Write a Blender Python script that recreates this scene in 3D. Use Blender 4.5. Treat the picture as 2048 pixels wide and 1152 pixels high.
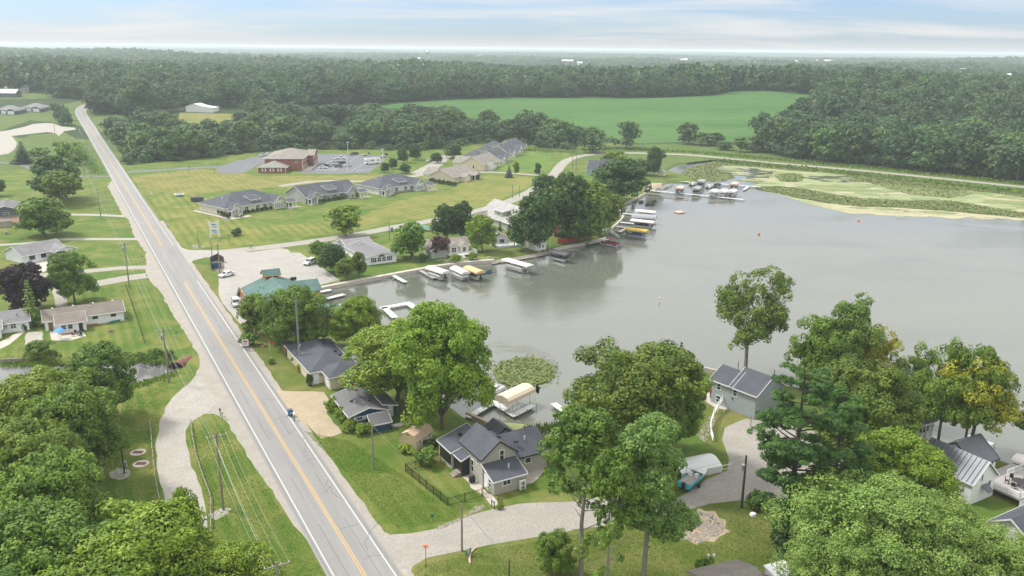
import bpy, math, random
import numpy as np
from mathutils import Vector, Matrix
from mathutils.geometry import delaunay_2d_cdt
random.seed(7); rng = np.random.default_rng(7)
scene = bpy.context.scene
for o in list(bpy.data.objects): bpy.data.objects.remove(o)
COL = scene.collection

# ------------------------------------------------------------------ camera
F = 1680.0; PITCH = math.atan(480/F); ROLL = math.radians(.56); CAMH = 62.8
cam_d = bpy.data.cameras.new('camera'); cam = bpy.data.objects.new('camera', cam_d); COL.objects.link(cam)
cam_d.sensor_width = 36; cam_d.lens = F/2048*36; cam_d.clip_start = 1; cam_d.clip_end = 60000
cam.matrix_world = Matrix.Translation((0, 0, CAMH)) @ Matrix.Rotation(math.pi/2-PITCH, 4, 'X') @ Matrix.Rotation(ROLL, 4, 'Z')
scene.camera = cam

# ------------------------------------------------------------------ sky, sun, exposure
SUN_ELEV = math.radians(52); SUN_AZ = math.atan2(-.93, .35)      # compass-like angle from +Y towards +X
world = bpy.data.worlds.new("World"); scene.world = world; world.use_nodes = True
wn, wl = world.node_tree.nodes, world.node_tree.links
wn.clear()
def N(nodes, t, **kw):
    n = nodes.new(t)
    for k, v in kw.items():
        if k.startswith('i_'):
            key = k[2:].replace('_', ' ')
            n.inputs[int(key) if key.isdigit() else key].default_value = v
        else: setattr(n, k, v)
    return n
wo = N(wn, 'ShaderNodeOutputWorld'); bg = N(wn, 'ShaderNodeBackground'); bg.inputs['Strength'].default_value = .11
sky = N(wn, 'ShaderNodeTexSky', sky_type='NISHITA', sun_disc=False, sun_elevation=SUN_ELEV, sun_rotation=SUN_AZ, altitude=200, air_density=1.0, dust_density=.4, ozone_density=1.5)
tc = N(wn, 'ShaderNodeTexCoord'); sx = N(wn, 'ShaderNodeSeparateXYZ')
wl.new(tc.outputs['Generated'], sx.inputs[0])
zz = N(wn, 'ShaderNodeMath', operation='MAXIMUM'); wl.new(sx.outputs['Z'], zz.inputs[0]); zz.inputs[1].default_value = 0
za = N(wn, 'ShaderNodeMath', operation='ADD'); wl.new(zz.outputs[0], za.inputs[0]); za.inputs[1].default_value = .09
dx = N(wn, 'ShaderNodeMath', operation='DIVIDE'); wl.new(sx.outputs['X'], dx.inputs[0]); wl.new(za.outputs[0], dx.inputs[1])
dy = N(wn, 'ShaderNodeMath', operation='DIVIDE'); wl.new(sx.outputs['Y'], dy.inputs[0]); wl.new(za.outputs[0], dy.inputs[1])
cx = N(wn, 'ShaderNodeCombineXYZ'); wl.new(dx.outputs[0], cx.inputs[0]); wl.new(dy.outputs[0], cx.inputs[1])
mp = N(wn, 'ShaderNodeMapping'); wl.new(cx.outputs[0], mp.inputs[0]); mp.inputs['Scale'].default_value = (.30, .55, 1); mp.inputs['Rotation'].default_value = (0, 0, .25); mp.inputs['Location'].default_value=(3.1,1.4,0)
n1 = N(wn, 'ShaderNodeTexNoise', i_Scale=1.0, i_Detail=9.0, i_Roughness=.58, i_Distortion=.5); wl.new(mp.outputs[0], n1.inputs['Vector'])
r1 = N(wn, 'ShaderNodeValToRGB'); wl.new(n1.outputs['Fac'], r1.inputs[0])
r1.color_ramp.elements[0].position = .44; r1.color_ramp.elements[0].color = (.12, .12, .12, 1)
r1.color_ramp.elements[1].position = .66; r1.color_ramp.elements[1].color = (1, 1, 1, 1)
# overhead the thin cloud thickens into a bright white overcast
ov = N(wn, 'ShaderNodeMapRange', i_From_Min=.05, i_From_Max=.22, i_To_Min=0.0, i_To_Max=.97); wl.new(zz.outputs[0], ov.inputs[0])
mx0 = N(wn, 'ShaderNodeMath', operation='MAXIMUM'); wl.new(r1.outputs[0], mx0.inputs[0]); wl.new(ov.outputs[0], mx0.inputs[1])
lowh = N(wn, 'ShaderNodeMapRange', i_From_Min=0.0, i_From_Max=.018, i_To_Min=.85, i_To_Max=0.0); wl.new(zz.outputs[0], lowh.inputs[0])
mx1 = N(wn, 'ShaderNodeMath', operation='MAXIMUM'); wl.new(mx0.outputs[0], mx1.inputs[0]); wl.new(lowh.outputs[0], mx1.inputs[1])
cb = N(wn, 'ShaderNodeMapRange', i_From_Min=.05, i_From_Max=.4, i_To_Min=5.5, i_To_Max=10.0); wl.new(zz.outputs[0], cb.inputs[0])
cc = N(wn, 'ShaderNodeVectorMath', operation='SCALE'); cc.inputs[0].default_value = (.985, .99, .985); wl.new(cb.outputs[0], cc.inputs['Scale'])
skm = N(wn, 'ShaderNodeMix', data_type='RGBA', blend_type='MULTIPLY'); skm.inputs['Factor'].default_value = 1
wl.new(sky.outputs[0], skm.inputs[6]); skm.inputs[7].default_value = (.52, .655, .97, 1)
mc = N(wn, 'ShaderNodeMix', data_type='RGBA'); wl.new(mx1.outputs[0], mc.inputs['Factor']); wl.new(skm.outputs[2], mc.inputs[6]); wl.new(cc.outputs[0], mc.inputs[7])
wl.new(mc.outputs[2], bg.inputs['Color']); wl.new(bg.outputs[0], wo.inputs[0])
sl = bpy.data.lights.new('sun', 'SUN'); sl.energy = 3.0; sl.angle = math.radians(10); sl.color = (1, .96, .9)
so = bpy.data.objects.new('sun', sl); COL.objects.link(so)
sd = Vector((math.sin(SUN_AZ)*math.cos(SUN_ELEV), math.cos(SUN_AZ)*math.cos(SUN_ELEV), math.sin(SUN_ELEV)))
so.rotation_euler = sd.to_track_quat('Z', 'Y').to_euler(); so.location = (0, 0, 300)
scene.view_settings.view_transform = 'Standard'; scene.view_settings.look = 'None'
scene.view_settings.gamma = 1; scene.view_settings.use_curve_mapping = False
scene.view_settings.exposure = 0.55
scene.cycles.max_bounces = 6; scene.cycles.volume_bounces = 1; scene.cycles.transparent_max_bounces = 6

# ------------------------------------------------------------------ photograph pixel (2048 x 1152) -> place on the ground
cp, sp, cr, sr = math.cos(PITCH), math.sin(PITCH), math.cos(ROLL), math.sin(ROLL)
def ss(a, b, x):
    t = min(1., max(0., (x-a)/(b-a))); return t*t*(3-2*t)
def gz(x, y):
    z = .8 + 17*ss(500, 880, y) - 5*ss(1000, 1500, y)
    z += 11*ss(560, 660, y)*math.exp(-((x-310)/130)**2)*(1-ss(800, 1000, y))
    if y > 900:
        k = ss(900, 1800, y)
        z += k*(9*math.sin(x/640+1.3)*math.cos(y/820) + 5*math.sin(x/270+y/410))
        z += 22*ss(5000, 11000, y)
    return z
def ray(px, py):
    u = (px-1024)/F; v = -(py-576)/F
    a = u*cr-v*sr; b = u*sr+v*cr
    return (a, cp+b*sp, b*cp-sp)
def P(px, py, z=None):
    r = ray(px, py)
    if z is not None:
        t = (z-CAMH)/r[2]; return Vector((r[0]*t, r[1]*t, z))
    t = 50.
    for i in range(6000):
        x, y, zz_ = r[0]*t, r[1]*t, CAMH+r[2]*t
        g = gz(x, y)
        if zz_-g < .01 or t > 14000: break
        t += max(.02, (zz_-g)*.6)
    return Vector((x, y, g))
def proj(x, y, z):
    dz = z-CAMH; f = y*cp-dz*sp; up = y*sp+dz*cp; a, b = x/f, up/f
    return 1024+(a*cr+b*sr)*F, 576-(-a*sr+b*cr)*F
def depth(p): return p[1]*cp-(p[2]-CAMH)*sp
def height_at(p, py2):
    lo, hi = 0, 90
    for _ in range(40):
        m = (lo+hi)/2
        if proj(p[0], p[1], p[2]+m)[1] > py2: lo = m
        else: hi = m
    return lo

# ------------------------------------------------------------------ helpers
def tag(o, label=None, cat=None, group=None, kind=None):
    if label: o['label'] = label
    if cat: o['category'] = cat
    if group: o['group'] = group
    if kind: o['kind'] = kind
    return o
def thing(name, label, cat, loc=(0, 0, 0), rz=0, group=None):
    o = bpy.data.objects.new(name, None); COL.objects.link(o); o.empty_display_size = .5
    o.location = loc; o.rotation_euler = (0, 0, rz); return tag(o, label, cat, group)
def copy_tree(o, parent=None):
    c = o.copy(); COL.objects.link(c); c.parent = parent
    for ch in [k for k in o.children]: copy_tree(ch, c)
    return c
def link(name, me, parent=None, loc=None, rz=None):
    o = bpy.data.objects.new(name, me); COL.objects.link(o); o.parent = parent
    if loc is not None: o.location = loc
    if rz is not None: o.rotation_euler = (0, 0, rz)
    return o
class MB:
    def __init__(s): s.v = []; s.f = []
    def poly(s, pts):
        n = len(s.v); s.v += [tuple(p) for p in pts]; s.f.append(tuple(range(n, n+len(pts)))); return s
    def box(s, x0, x1, y0, y1, z0, z1):
        n = len(s.v)
        s.v += [(x, y, z) for z in (z0, z1) for x, y in ((x0, y0), (x1, y0), (x1, y1), (x0, y1))]
        s.f += [(n, n+3, n+2, n+1), (n+4, n+5, n+6, n+7), (n, n+1, n+5, n+4), (n+1, n+2, n+6, n+5), (n+2, n+3, n+7, n+6), (n+3, n, n+4, n+7)]
        return s
    def slab(s, pts, t):                       # polygon with thickness t downward
        n = len(s.v); k = len(pts)
        s.v += [tuple(p) for p in pts] + [(p[0], p[1], p[2]-t) for p in pts]
        s.f.append(tuple(range(n, n+k))); s.f.append(tuple(range(n+2*k-1, n+k-1, -1)))
        for i in range(k):
            j = (i+1) % k; s.f.append((n+j, n+i, n+k+i, n+k+j))
        return s
    def loft(s, rings, cap=True):
        n = len(s.v); k = len(rings[0])
        for r in rings: s.v += [tuple(p) for p in r]
        for a in range(len(rings)-1):
            for i in range(k):
                j = (i+1) % k; s.f.append((n+a*k+i, n+a*k+j, n+(a+1)*k+j, n+(a+1)*k+i))
        if cap: s.f.append(tuple(range(n+k-1, n-1, -1))); s.f.append(tuple(range(n+(len(rings)-1)*k, n+len(rings)*k)))
        return s
    def tube(s, p, q, r0, r1=None, n=6):
        r1 = r0 if r1 is None else r1
        p, q = Vector(p), Vector(q); d = (q-p)
        if d.length < 1e-6: return s
        d.normalize(); a = d.orthogonal().normalized(); b = d.cross(a)
        cs = [(math.cos(2*math.pi*i/n), math.sin(2*math.pi*i/n)) for i in range(n)]
        return s.loft([[p+(a*c+b*t)*r0 for c, t in cs], [q+(a*c+b*t)*r1 for c, t in cs]])
    def path(s, pts, rs, n=6):
        for i in range(len(pts)-1): s.tube(pts[i], pts[i+1], rs[i], rs[i+1], n)
        return s
    def beam(s, p, q, w, h):                   # rectangular bar, w sideways, h vertical
        p, q = Vector(p), Vector(q); d = (q-p).normalized()
        a = Vector((-d.y, d.x, 0)); a = a.normalized() if a.length > 1e-4 else Vector((1, 0, 0)); b = d.cross(a)
        R = lambda c: [c+a*w/2+b*h/2, c-a*w/2+b*h/2, c-a*w/2-b*h/2, c+a*w/2-b*h/2]
        return s.loft([R(p), R(q)])
    def mesh(s, name, mats):
        me = bpy.data.meshes.new(name); me.from_pydata(s.v, [], s.f)
        for m in (mats if isinstance(mats, (list, tuple)) else [mats]): me.materials.append(m)
        return me
    def build(s, name, mat, parent=None, loc=None, rz=None, smooth=False):
        me = s.mesh(name, mat)
        if smooth: me.polygons.foreach_set('use_smooth', [True]*len(me.polygons))
        return link(name, me, parent, loc, rz)

# ------------------------------------------------------------------ materials
def newmat(name):
    m = bpy.data.materials.new(name); m.use_nodes = True
    nt = m.node_tree; b = nt.nodes['Principled BSDF']; return m, nt.nodes, nt.links, b
def coords(ns, ls, scale=(1, 1, 1), rot=0):
    t = N(ns, 'ShaderNodeTexCoord'); mpp = N(ns, 'ShaderNodeMapping'); ls.new(t.outputs['Object'], mpp.inputs[0])
    mpp.inputs['Scale'].default_value = scale; mpp.inputs['Rotation'].default_value = (0, 0, rot); return mpp.outputs[0]
def mixc(ns, ls, fac, a, b, mode='MIX'):
    m = N(ns, 'ShaderNodeMix', data_type='RGBA', blend_type=mode)
    for s_, i in ((fac, 0), (a, 6), (b, 7)):
        if isinstance(s_, (int, float)): m.inputs[i].default_value = s_
        elif isinstance(s_, tuple): m.inputs[i].default_value = (*s_[:3], 1)
        else: ls.new(s_, m.inputs[i])
    return m.outputs[2]
def noise(ns, ls, vec, scale, detail=4, lo=.3, hi=.7, rough=.55, dist=0):
    n = N(ns, 'ShaderNodeTexNoise', i_Scale=float(scale), i_Detail=float(detail), i_Roughness=rough, i_Distortion=float(dist)); ls.new(vec, n.inputs['Vector'])
    r = N(ns, 'ShaderNodeMapRange', i_From_Min=lo, i_From_Max=hi); ls.new(n.outputs['Fac'], r.inputs[0]); return r.outputs[0]
def bump(ns, ls, b, h, strength=.3, dist=.05):
    k = N(ns, 'ShaderNodeBump', i_Strength=strength, i_Distance=dist); ls.new(h, k.inputs['Height']); ls.new(k.outputs[0], b.inputs['Normal'])
def pm(name, c1, c2=None, scale=1.5, rough=.7, metal=0, bmp=.15, fine=12., streak=None):
    m, ns, ls, b = newmat(name); c2 = c2 or tuple(x*.8 for x in c1)
    v = coords(ns, ls, streak or (1, 1, 1))
    a = noise(ns, ls, v, scale, 5); f = noise(ns, ls, v, fine, 3)
    c = mixc(ns, ls, a, c1, c2); c = mixc(ns, ls, f, c, tuple(x*.88 for x in c2)) if bmp else c
    ls.new(c, b.inputs['Base Color']); b.inputs['Roughness'].default_value = rough; b.inputs['Metallic'].default_value = metal
    if bmp: bump(ns, ls, b, f, bmp, .03)
    return m
def lines(ns, ls, axis, period, duty=.12, rot=0):
    v = coords(ns, ls, (1, 1, 1), rot); s_ = N(ns, 'ShaderNodeSeparateXYZ'); ls.new(v, s_.inputs[0])
    d = N(ns, 'ShaderNodeMath', operation='DIVIDE'); ls.new(s_.outputs[axis], d.inputs[0]); d.inputs[1].default_value = period
    fr = N(ns, 'ShaderNodeMath', operation='FRACT'); ls.new(d.outputs[0], fr.inputs[0])
    lt = N(ns, 'ShaderNodeMath', operation='LESS_THAN'); ls.new(fr.outputs[0], lt.inputs[0]); lt.inputs[1].default_value = duty
    return lt.outputs[0]
def siding(name, c, axis='Z', period=.2):
    m, ns, ls, b = newmat(name); v = coords(ns, ls)
    l = lines(ns, ls, axis, period); d = noise(ns, ls, v, .7, 5)
    col = mixc(ns, ls, d, c, tuple(x*.9 for x in c)); col = mixc(ns, ls, l, col, tuple(x*.78 for x in c))
    ls.new(col, b.inputs['Base Color']); b.inputs['Roughness'].default_value = .6; bump(ns, ls, b, l, -.4, .03); return m
def shingle(name, c):
    m, ns, ls, b = newmat(name); v = coords(ns, ls)
    br = N(ns, 'ShaderNodeTexBrick', offset=.5, i_Scale=1., i_Mortar_Size=.012, i_Brick_Width=.45, i_Row_Height=.17); ls.new(v, br.inputs['Vector'])
    br.inputs['Color1'].default_value = (*[x*1.12 for x in c], 1); br.inputs['Color2'].default_value = (*[x*.86 for x in c], 1); br.inputs['Mortar'].default_value = (*[x*.6 for x in c], 1)
    a = noise(ns, ls, v, .45, 6, .3, .75); f = noise(ns, ls, v, 14, 3)
    col = mixc(ns, ls, a, br.outputs[0], tuple(min(1, x*1.35+.01) for x in c)); m1 = mixc(ns, ls, f, col, tuple(x*.75 for x in c))
    col = mixc(ns, ls, .45, col, m1)
    ls.new(col, b.inputs['Base Color']); b.inputs['Roughness'].default_value = .85; bump(ns, ls, b, f, .3, .03); return m
def lawn(name, ga, gb, straw, straw_amt=.35, ang=None, period=2.4, samt=.5):
    m, ns, ls, b = newmat(name); v = coords(ns, ls)
    big = noise(ns, ls, v, .045, 4, .38, .64, .6, .4); mid = noise(ns, ls, v, .32, 5, .3, .7); fine = noise(ns, ls, v, 3.2, 6, .25, .75, .7)
    dry = noise(ns, ls, v, .11, 6, .62-straw_amt*.5, .86-straw_amt*.5, .62, .8)
    c = mixc(ns, ls, big, ga, gb); c = mixc(ns, ls, mid, c, tuple((x+y)/2*.86 for x, y in zip(ga, gb)))
    if ang is not None:
        vv = coords(ns, ls, (1, 1, 1), -math.radians(ang)); w_ = N(ns, 'ShaderNodeTexWave', wave_type='BANDS', bands_direction='Y', i_Scale=.314/period, i_Distortion=.9, i_Detail=2.0, i_Detail_Scale=.25)
        ls.new(vv, w_.inputs['Vector']); rr = N(ns, 'ShaderNodeMapRange', i_From_Min=.3, i_From_Max=.7); ls.new(w_.outputs['Fac'], rr.inputs[0])
        patch = noise(ns, ls, v, .06, 3, .35, .6); ml = N(ns, 'ShaderNodeMath', operation='MULTIPLY'); ls.new(rr.outputs[0], ml.inputs[0]); ls.new(patch, ml.inputs[1])
        m2 = N(ns, 'ShaderNodeMath', operation='MULTIPLY'); ls.new(ml.outputs[0], m2.inputs[0]); m2.inputs[1].default_value = samt
        c = mixc(ns, ls, m2.outputs[0], c, straw)
    dm = N(ns, 'ShaderNodeMath', operation='MULTIPLY'); ls.new(dry, dm.inputs[0]); dm.inputs[1].default_value = .55
    c = mixc(ns, ls, dm.outputs[0], c, straw)
    ff = N(ns, 'ShaderNodeMath', operation='MULTIPLY'); ls.new(fine, ff.inputs[0]); ff.inputs[1].default_value = .72
    c = mixc(ns, ls, ff.outputs[0], c, tuple(x*.55 for x in ga))
    ls.new(c, b.inputs['Base Color']); b.inputs['Roughness'].default_value = .9; b.inputs['Specular IOR Level'].default_value = .15
    bump(ns, ls, b, fine, .7, .12); return m
def foliage(name, dark, light, var=.35, trans=.22):
    m, ns, ls, b = newmat(name)
    at = N(ns, 'ShaderNodeAttribute', attribute_name='tint', attribute_type='GEOMETRY'); oi = N(ns, 'ShaderNodeObjectInfo')
    c = mixc(ns, ls, at.outputs['Fac'], dark, light)
    h = N(ns, 'ShaderNodeHueSaturation'); ls.new(c, h.inputs['Color'])
    hr = N(ns, 'ShaderNodeMapRange', i_To_Min=.5-.036*var/.35, i_To_Max=.5+.0*var/.35); ls.new(oi.outputs['Random'], hr.inputs[0]); ls.new(hr.outputs[0], h.inputs['Hue'])
    wnn = N(ns, 'ShaderNodeTexWhiteNoise', noise_dimensions='1D'); ls.new(oi.outputs['Random'], wnn.inputs['W'])
    vr = N(ns, 'ShaderNodeMapRange', i_To_Min=1-var, i_To_Max=1+var); ls.new(wnn.outputs['Value'], vr.inputs[0]); ls.new(vr.outputs[0], h.inputs['Value'])
    ls.new(h.outputs[0], b.inputs['Base Color']); b.inputs['Roughness'].default_value = .55; b.inputs['Specular IOR Level'].default_value = .25
    tr = N(ns, 'ShaderNodeBsdfTranslucent'); g = N(ns, 'ShaderNodeMix', data_type='RGBA', blend_type='MULTIPLY'); g.inputs[0].default_value = 1
    ls.new(h.outputs[0], g.inputs[6]); g.inputs[7].default_value = (1.25, 1.35, .6, 1); ls.new(g.outputs[2], tr.inputs['Color'])
    ms = N(ns, 'ShaderNodeMixShader'); ms.inputs[0].default_value = trans
    ls.new(b.outputs[0], ms.inputs[1]); ls.new(tr.outputs[0], ms.inputs[2]); ls.new(ms.outputs[0], ns['Material Output'].inputs['Surface']); return m

M = {}
def road_mat():
    m, ns, ls, b = newmat('road_asphalt'); v = coords(ns, ls); s_ = coords(ns, ls, (1, 1, 1), -math.radians(118.2)); st = N(ns, 'ShaderNodeMapping'); ls.new(s_, st.inputs[0]); st.inputs['Scale'].default_value = (.035, 1, 1)
    a = noise(ns, ls, st.outputs[0], .9, 5, .3, .7, .6); p_ = noise(ns, ls, v, .07, 5, .42, .62); f = noise(ns, ls, v, 6, 4)
    c = mixc(ns, ls, a, (.285, .28, .27), (.205, .20, .20)); c = mixc(ns, ls, p_, c, (.245, .235, .22)); k = N(ns, 'ShaderNodeMath', operation='MULTIPLY'); ls.new(f, k.inputs[0]); k.inputs[1].default_value = .45
    ls.new(mixc(ns, ls, k.outputs[0], c, (.16, .155, .15)), b.inputs['Base Color']); b.inputs['Roughness'].default_value = .9; bump(ns, ls, b, f, .35, .03); return m
M['asphalt'] = road_mat()
M['asphalt_far'] = pm('side_road_asphalt', (.30, .285, .26), (.24, .23, .21), .25, .9, 0, .3, 4)
M['asphalt_new'] = pm('lot_asphalt', (.15, .155, .17), (.12, .125, .14), .2, .9, 0, .3, 4)
M['shoulder'] = pm('shoulder_gravel', (.37, .345, .305), (.28, .255, .22), .6, .95, 0, .6, 4)
M['gravel'] = pm('gravel', (.40, .375, .335), (.31, .29, .255), .45, .95, 0, .6, 3)
M['lot'] = pm('old_lot_paving', (.375, .355, .325), (.30, .285, .26), .22, .92, 0, .4, 3)
M['street'] = pm('street_paving', (.36, .335, .295), (.27, .25, .22), .22, .92, 0, .4, 3)
M['dirt'] = pm('sandy_dirt', (.43, .35, .25), (.33, .27, .18), .5, .95, 0, .6, 3)
M['clay'] = pm('orange_dirt', (.46, .27, .13), (.40, .31, .21), .8, .95, 0, .6, 4)
M['concrete'] = pm('concrete', (.50, .46, .40), (.42, .38, .33), .8, .85, 0, .25, 8)
M['white_line'] = pm('white_road_paint', (.72, .71, .68), (.55, .54, .52), 1.2, .7, 0, .2, 5)
M['yellow_line'] = pm('yellow_road_paint', (.62, .36, .07), (.50, .31, .10), 1.2, .7, 0, .2, 5)
M['crack'] = pm('crack_sealant', (.06, .06, .06), (.08, .08, .08), 2, .6, 0, 0)
ST = (.36, .29, .10)
M['lawn'] = lawn('lawn_grass', (.075, .155, .020), (.12, .175, .030), ST, .38)
M['lawn_road'] = lawn('striped_lawn_grass', (.095, .165, .022), (.15, .185, .03), ST, .36, 118, 3.2, .5)
M['lawn_near'] = lawn('near_lawn_grass', (.068, .145, .014), (.115, .175, .024), ST, .36, 118, 2.2, .26)
M['lawn_cond'] = lawn('condo_lawn_grass', (.10, .165, .025), (.17, .19, .04), ST, .45, 62, 3.2, .6)
M['lawn_pale'] = lawn('pale_lawn_grass', (.13, .165, .035), (.19, .195, .05), ST, .5, 118, 3, .4)
M['lawn_vivid'] = lawn('vivid_lawn_grass', (.06, .17, .02), (.12, .20, .03), ST, .25, 66, 3, .5)
M['meadow'] = lawn('meadow_grass', (.075, .145, .028), (.11, .16, .035), (.20, .19, .07), .42)
M['verge'] = lawn('verge_grass', (.10, .145, .025), (.13, .17, .03), (.32, .27, .11), .44)
M['forest_floor'] = lawn('woodland_ground', (.03, .06, .018), (.045, .07, .02), (.08, .08, .03), .3)
def soy():
    m, ns, ls, b = newmat('soybean_rows'); v = coords(ns, ls)
    v2 = coords(ns, ls, (.25, 1, 1), .15)
    a = noise(ns, ls, v2, .02, 7, .38, .62, .65); f = noise(ns, ls, v2, .22, 6, .35, .7, .7)
    c = mixc(ns, ls, a, (.055, .13, .032), (.085, .165, .045)); k = N(ns, 'ShaderNodeMath', operation='MULTIPLY'); ls.new(f, k.inputs[0]); k.inputs[1].default_value = .45
    c = mixc(ns, ls, k.outputs[0], c, (.022, .075, .022)); t = noise(ns, ls, v2, .012, 3, .68, .75)
    c = mixc(ns, ls, t, c, (.22, .24, .12)); ls.new(c, b.inputs['Base Color']); b.inputs['Roughness'].default_value = .9; b.inputs['Specular IOR Level'].default_value = .1
    bump(ns, ls, b, f, .8, .5); return m
M['soy'] = soy()
def water(name, c, rough=.06, big=.5):
    m, ns, ls, b = newmat(name); v = coords(ns, ls, (1, 1.6, 1), .5)
    b.inputs['Base Color'].default_value = (*c, 1); b.inputs['Roughness'].default_value = rough; b.inputs['IOR'].default_value = 1.55
    patch = noise(ns, ls, v, .02, 5, .42, .6, .6, .6)
    n_ = N(ns, 'ShaderNodeTexNoise', i_Scale=1.1, i_Detail=4.0, i_Roughness=.6); ls.new(v, n_.inputs['Vector'])
    ml = N(ns, 'ShaderNodeMath', operation='MULTIPLY'); ls.new(n_.outputs['Fac'], ml.inputs[0]); ls.new(patch, ml.inputs[1])
    bump(ns, ls, b, ml.outputs[0], big, .12)
    vs = coords(ns, ls, (.35, 1, 1), .35); rg = N(ns, 'ShaderNodeMapRange', i_To_Min=rough, i_To_Max=rough+.13); ls.new(noise(ns, ls, vs, .022, 6, .45, .7, .65, .8), rg.inputs[0]); ls.new(rg.outputs[0], b.inputs['Roughness'])
    cl = mixc(ns, ls, noise(ns, ls, v, .012, 4), c, tuple(x*1.18 for x in c)); ls.new(cl, b.inputs['Base Color']); return m
M['water'] = water('lake_water', (.105, .112, .092), .035, .42)
M['pond'] = water('creek_water', (.12, .12, .12), .05, .15)
def algae(name, c1, c2):
    m, ns, ls, b = newmat(name); v = coords(ns, ls, (.4, 1, 1), .35)
    a = noise(ns, ls, v, .10, 8, .42, .58, .7, 1.6); f = noise(ns, ls, v, .9, 6, .3, .7)
    c = mixc(ns, ls, a, c1, c2); k = N(ns, 'ShaderNodeMath', operation='MULTIPLY'); ls.new(f, k.inputs[0]); k.inputs[1].default_value = .35
    ls.new(mixc(ns, ls, k.outputs[0], c, tuple(x*.6 for x in c1)), b.inputs['Base Color'])
    if name == 'submerged_weed':
        al = N(ns, 'ShaderNodeMath', operation='MULTIPLY'); ls.new(noise(ns, ls, v, .25, 7, .48, .75, .7, 1.2), al.inputs[0]); al.inputs[1].default_value = .55; ls.new(al.outputs[0], b.inputs['Alpha']); b.inputs['Roughness'].default_value = .8; b.inputs['Specular IOR Level'].default_value = .2
    return m
M['algae'] = algae('algae_mat', (.26, .30, .11), (.17, .21, .07)); M['algae_tan'] = algae('tan_algae_mat', (.40, .36, .20), (.26, .25, .12))
M['silt'] = algae('submerged_weed', (.20, .20, .12), (.24, .23, .13))
M['weedbed'] = algae('weed_bed', (.13, .19, .04), (.20, .22, .06)); M['lily'] = foliage('lily_leaf', (.075, .115, .025), (.21, .245, .075), .1, .1)
M['mud'] = pm('dark_mud', (.12, .10, .075), (.17, .14, .10), .6, .9)
M['rock'] = pm('bank_rock', (.34, .30, .26), (.24, .21, .18), 1.5, .9, 0, .5, 6)
def bark(n, c): return pm(n, c, tuple(x*.6 for x in c), 3, .95, 0, .6, 10, (1, 1, .3))
M['bark'] = bark('tree_bark', (.17, .135, .10)); M['bark_pale'] = bark('pale_bark', (.30, .27, .22)); M['bark_dark'] = bark('pine_bark', (.075, .06, .05))
LF = dict(mid=((.055, .12, .014), (.175, .285, .035)), lime=((.085, .17, .012), (.23, .34, .03)), deep=((.026, .07, .014), (.075, .145, .028)),
    olive=((.055, .115, .012), (.17, .245, .03)), pine=((.028, .085, .016), (.085, .195, .035)), spruce=((.022, .05, .032), (.06, .105, .06)),
    blue=((.035, .065, .06), (.09, .14, .13)), purple=((.018, .010, .014), (.055, .026, .036)), gold=((.14, .18, .012), (.40, .39, .03)), ash=((.08, .165, .03), (.20, .33, .075)), pale=((.09, .17, .03), (.24, .34, .08)),
    far=((.026, .072, .026), (.085, .165, .048)), belt=((.034, .092, .024), (.12, .225, .05)), rust=((.12, .07, .03), (.25, .17, .07)), wine=((.05, .025, .025), (.12, .055, .05)))
for k_, (a_, b_) in LF.items(): M['leaf_'+k_] = foliage(k_+'_leaves', a_, b_, .34 if k_ in ('far', 'belt') else .14)
M['white'] = pm('white_paint', (.78, .78, .77), (.70, .70, .69), 1, .5, 0, .05); M['white_roof'] = pm('white_sheet', (.82, .82, .82), (.72, .72, .72), .8, .5, 0, .05)
M['w_siding'] = siding('white_siding', (.74, .75, .76)); M['cream'] = siding('cream_siding', (.66, .58, .42)); M['beige'] = siding('beige_siding', (.62, .57, .47))
M['greige'] = siding('greige_siding', (.40, .37, .32)); M['grey_s'] = siding('grey_siding', (.36, .37, .35)); M['sage'] = siding('sage_siding', (.34, .36, .29))
M['paleg'] = siding('pale_grey_siding', (.62, .63, .62)); M['bluegrey'] = siding('blue_grey_siding', (.30, .34, .35)); M['slate'] = siding('slate_siding', (.09, .105, .13))
M['blue'] = siding('blue_board_siding', (.015, .06, .125), 'X', .3); M['tan'] = siding('tan_board_siding', (.52, .43, .26), 'X', .3); M['skyblue'] = siding('light_blue_siding', (.28, .37, .46))
M['timber'] = siding('orange_timber', (.55, .25, .07), 'Z', .25); M['brownwood'] = siding('brown_boards', (.20, .09, .05), 'X', .3)
M['brick'] = pm('red_brick', (.33, .12, .08), (.24, .09, .065), 2, .9, 0, .3, 9); M['red'] = siding('red_boards', (.42, .03, .025), 'X', .25)
M['sh_dark'] = shingle('charcoal_shingles', (.055, .06, .075)); M['sh_grey'] = shingle('grey_shingles', (.12, .12, .125)); M['sh_brown'] = shingle('brown_shingles', (.15, .125, .105))
M['sh_pale'] = shingle('pale_grey_shingles', (.29, .285, .275)); M['sh_green'] = shingle('green_shingles', (.06, .125, .11)); M['sh_tan'] = shingle('tan_shingles', (.50, .36, .25))
M['sh_taupe'] = shingle('taupe_shingles', (.20, .18, .155)); M['sh_mid'] = shingle('mid_grey_shingles', (.17, .165, .17))
M['met_dark'] = pm('dark_metal_roofing', (.10, .11, .125), (.085, .09, .105), .6, .45, .3, .05); M['met_grey'] = pm('grey_metal_roofing', (.23, .22, .235), (.20, .19, .205), .5, .45, .2, .05)
M['black'] = pm('black_metal', (.018, .018, .02), (.025, .025, .027), 2, .4, .3, 0); M['rubber'] = pm('black_rubber', (.02, .02, .02), (.03, .03, .03), 2, .8, 0, 0)
M['galv'] = pm('galvanised_steel', (.48, .49, .50), (.38, .39, .40), 2, .4, .7, .1); M['rust'] = pm('rusty_steel', (.24, .09, .05), (.15, .06, .04), 1.5, .85, .2, .3)
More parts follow.
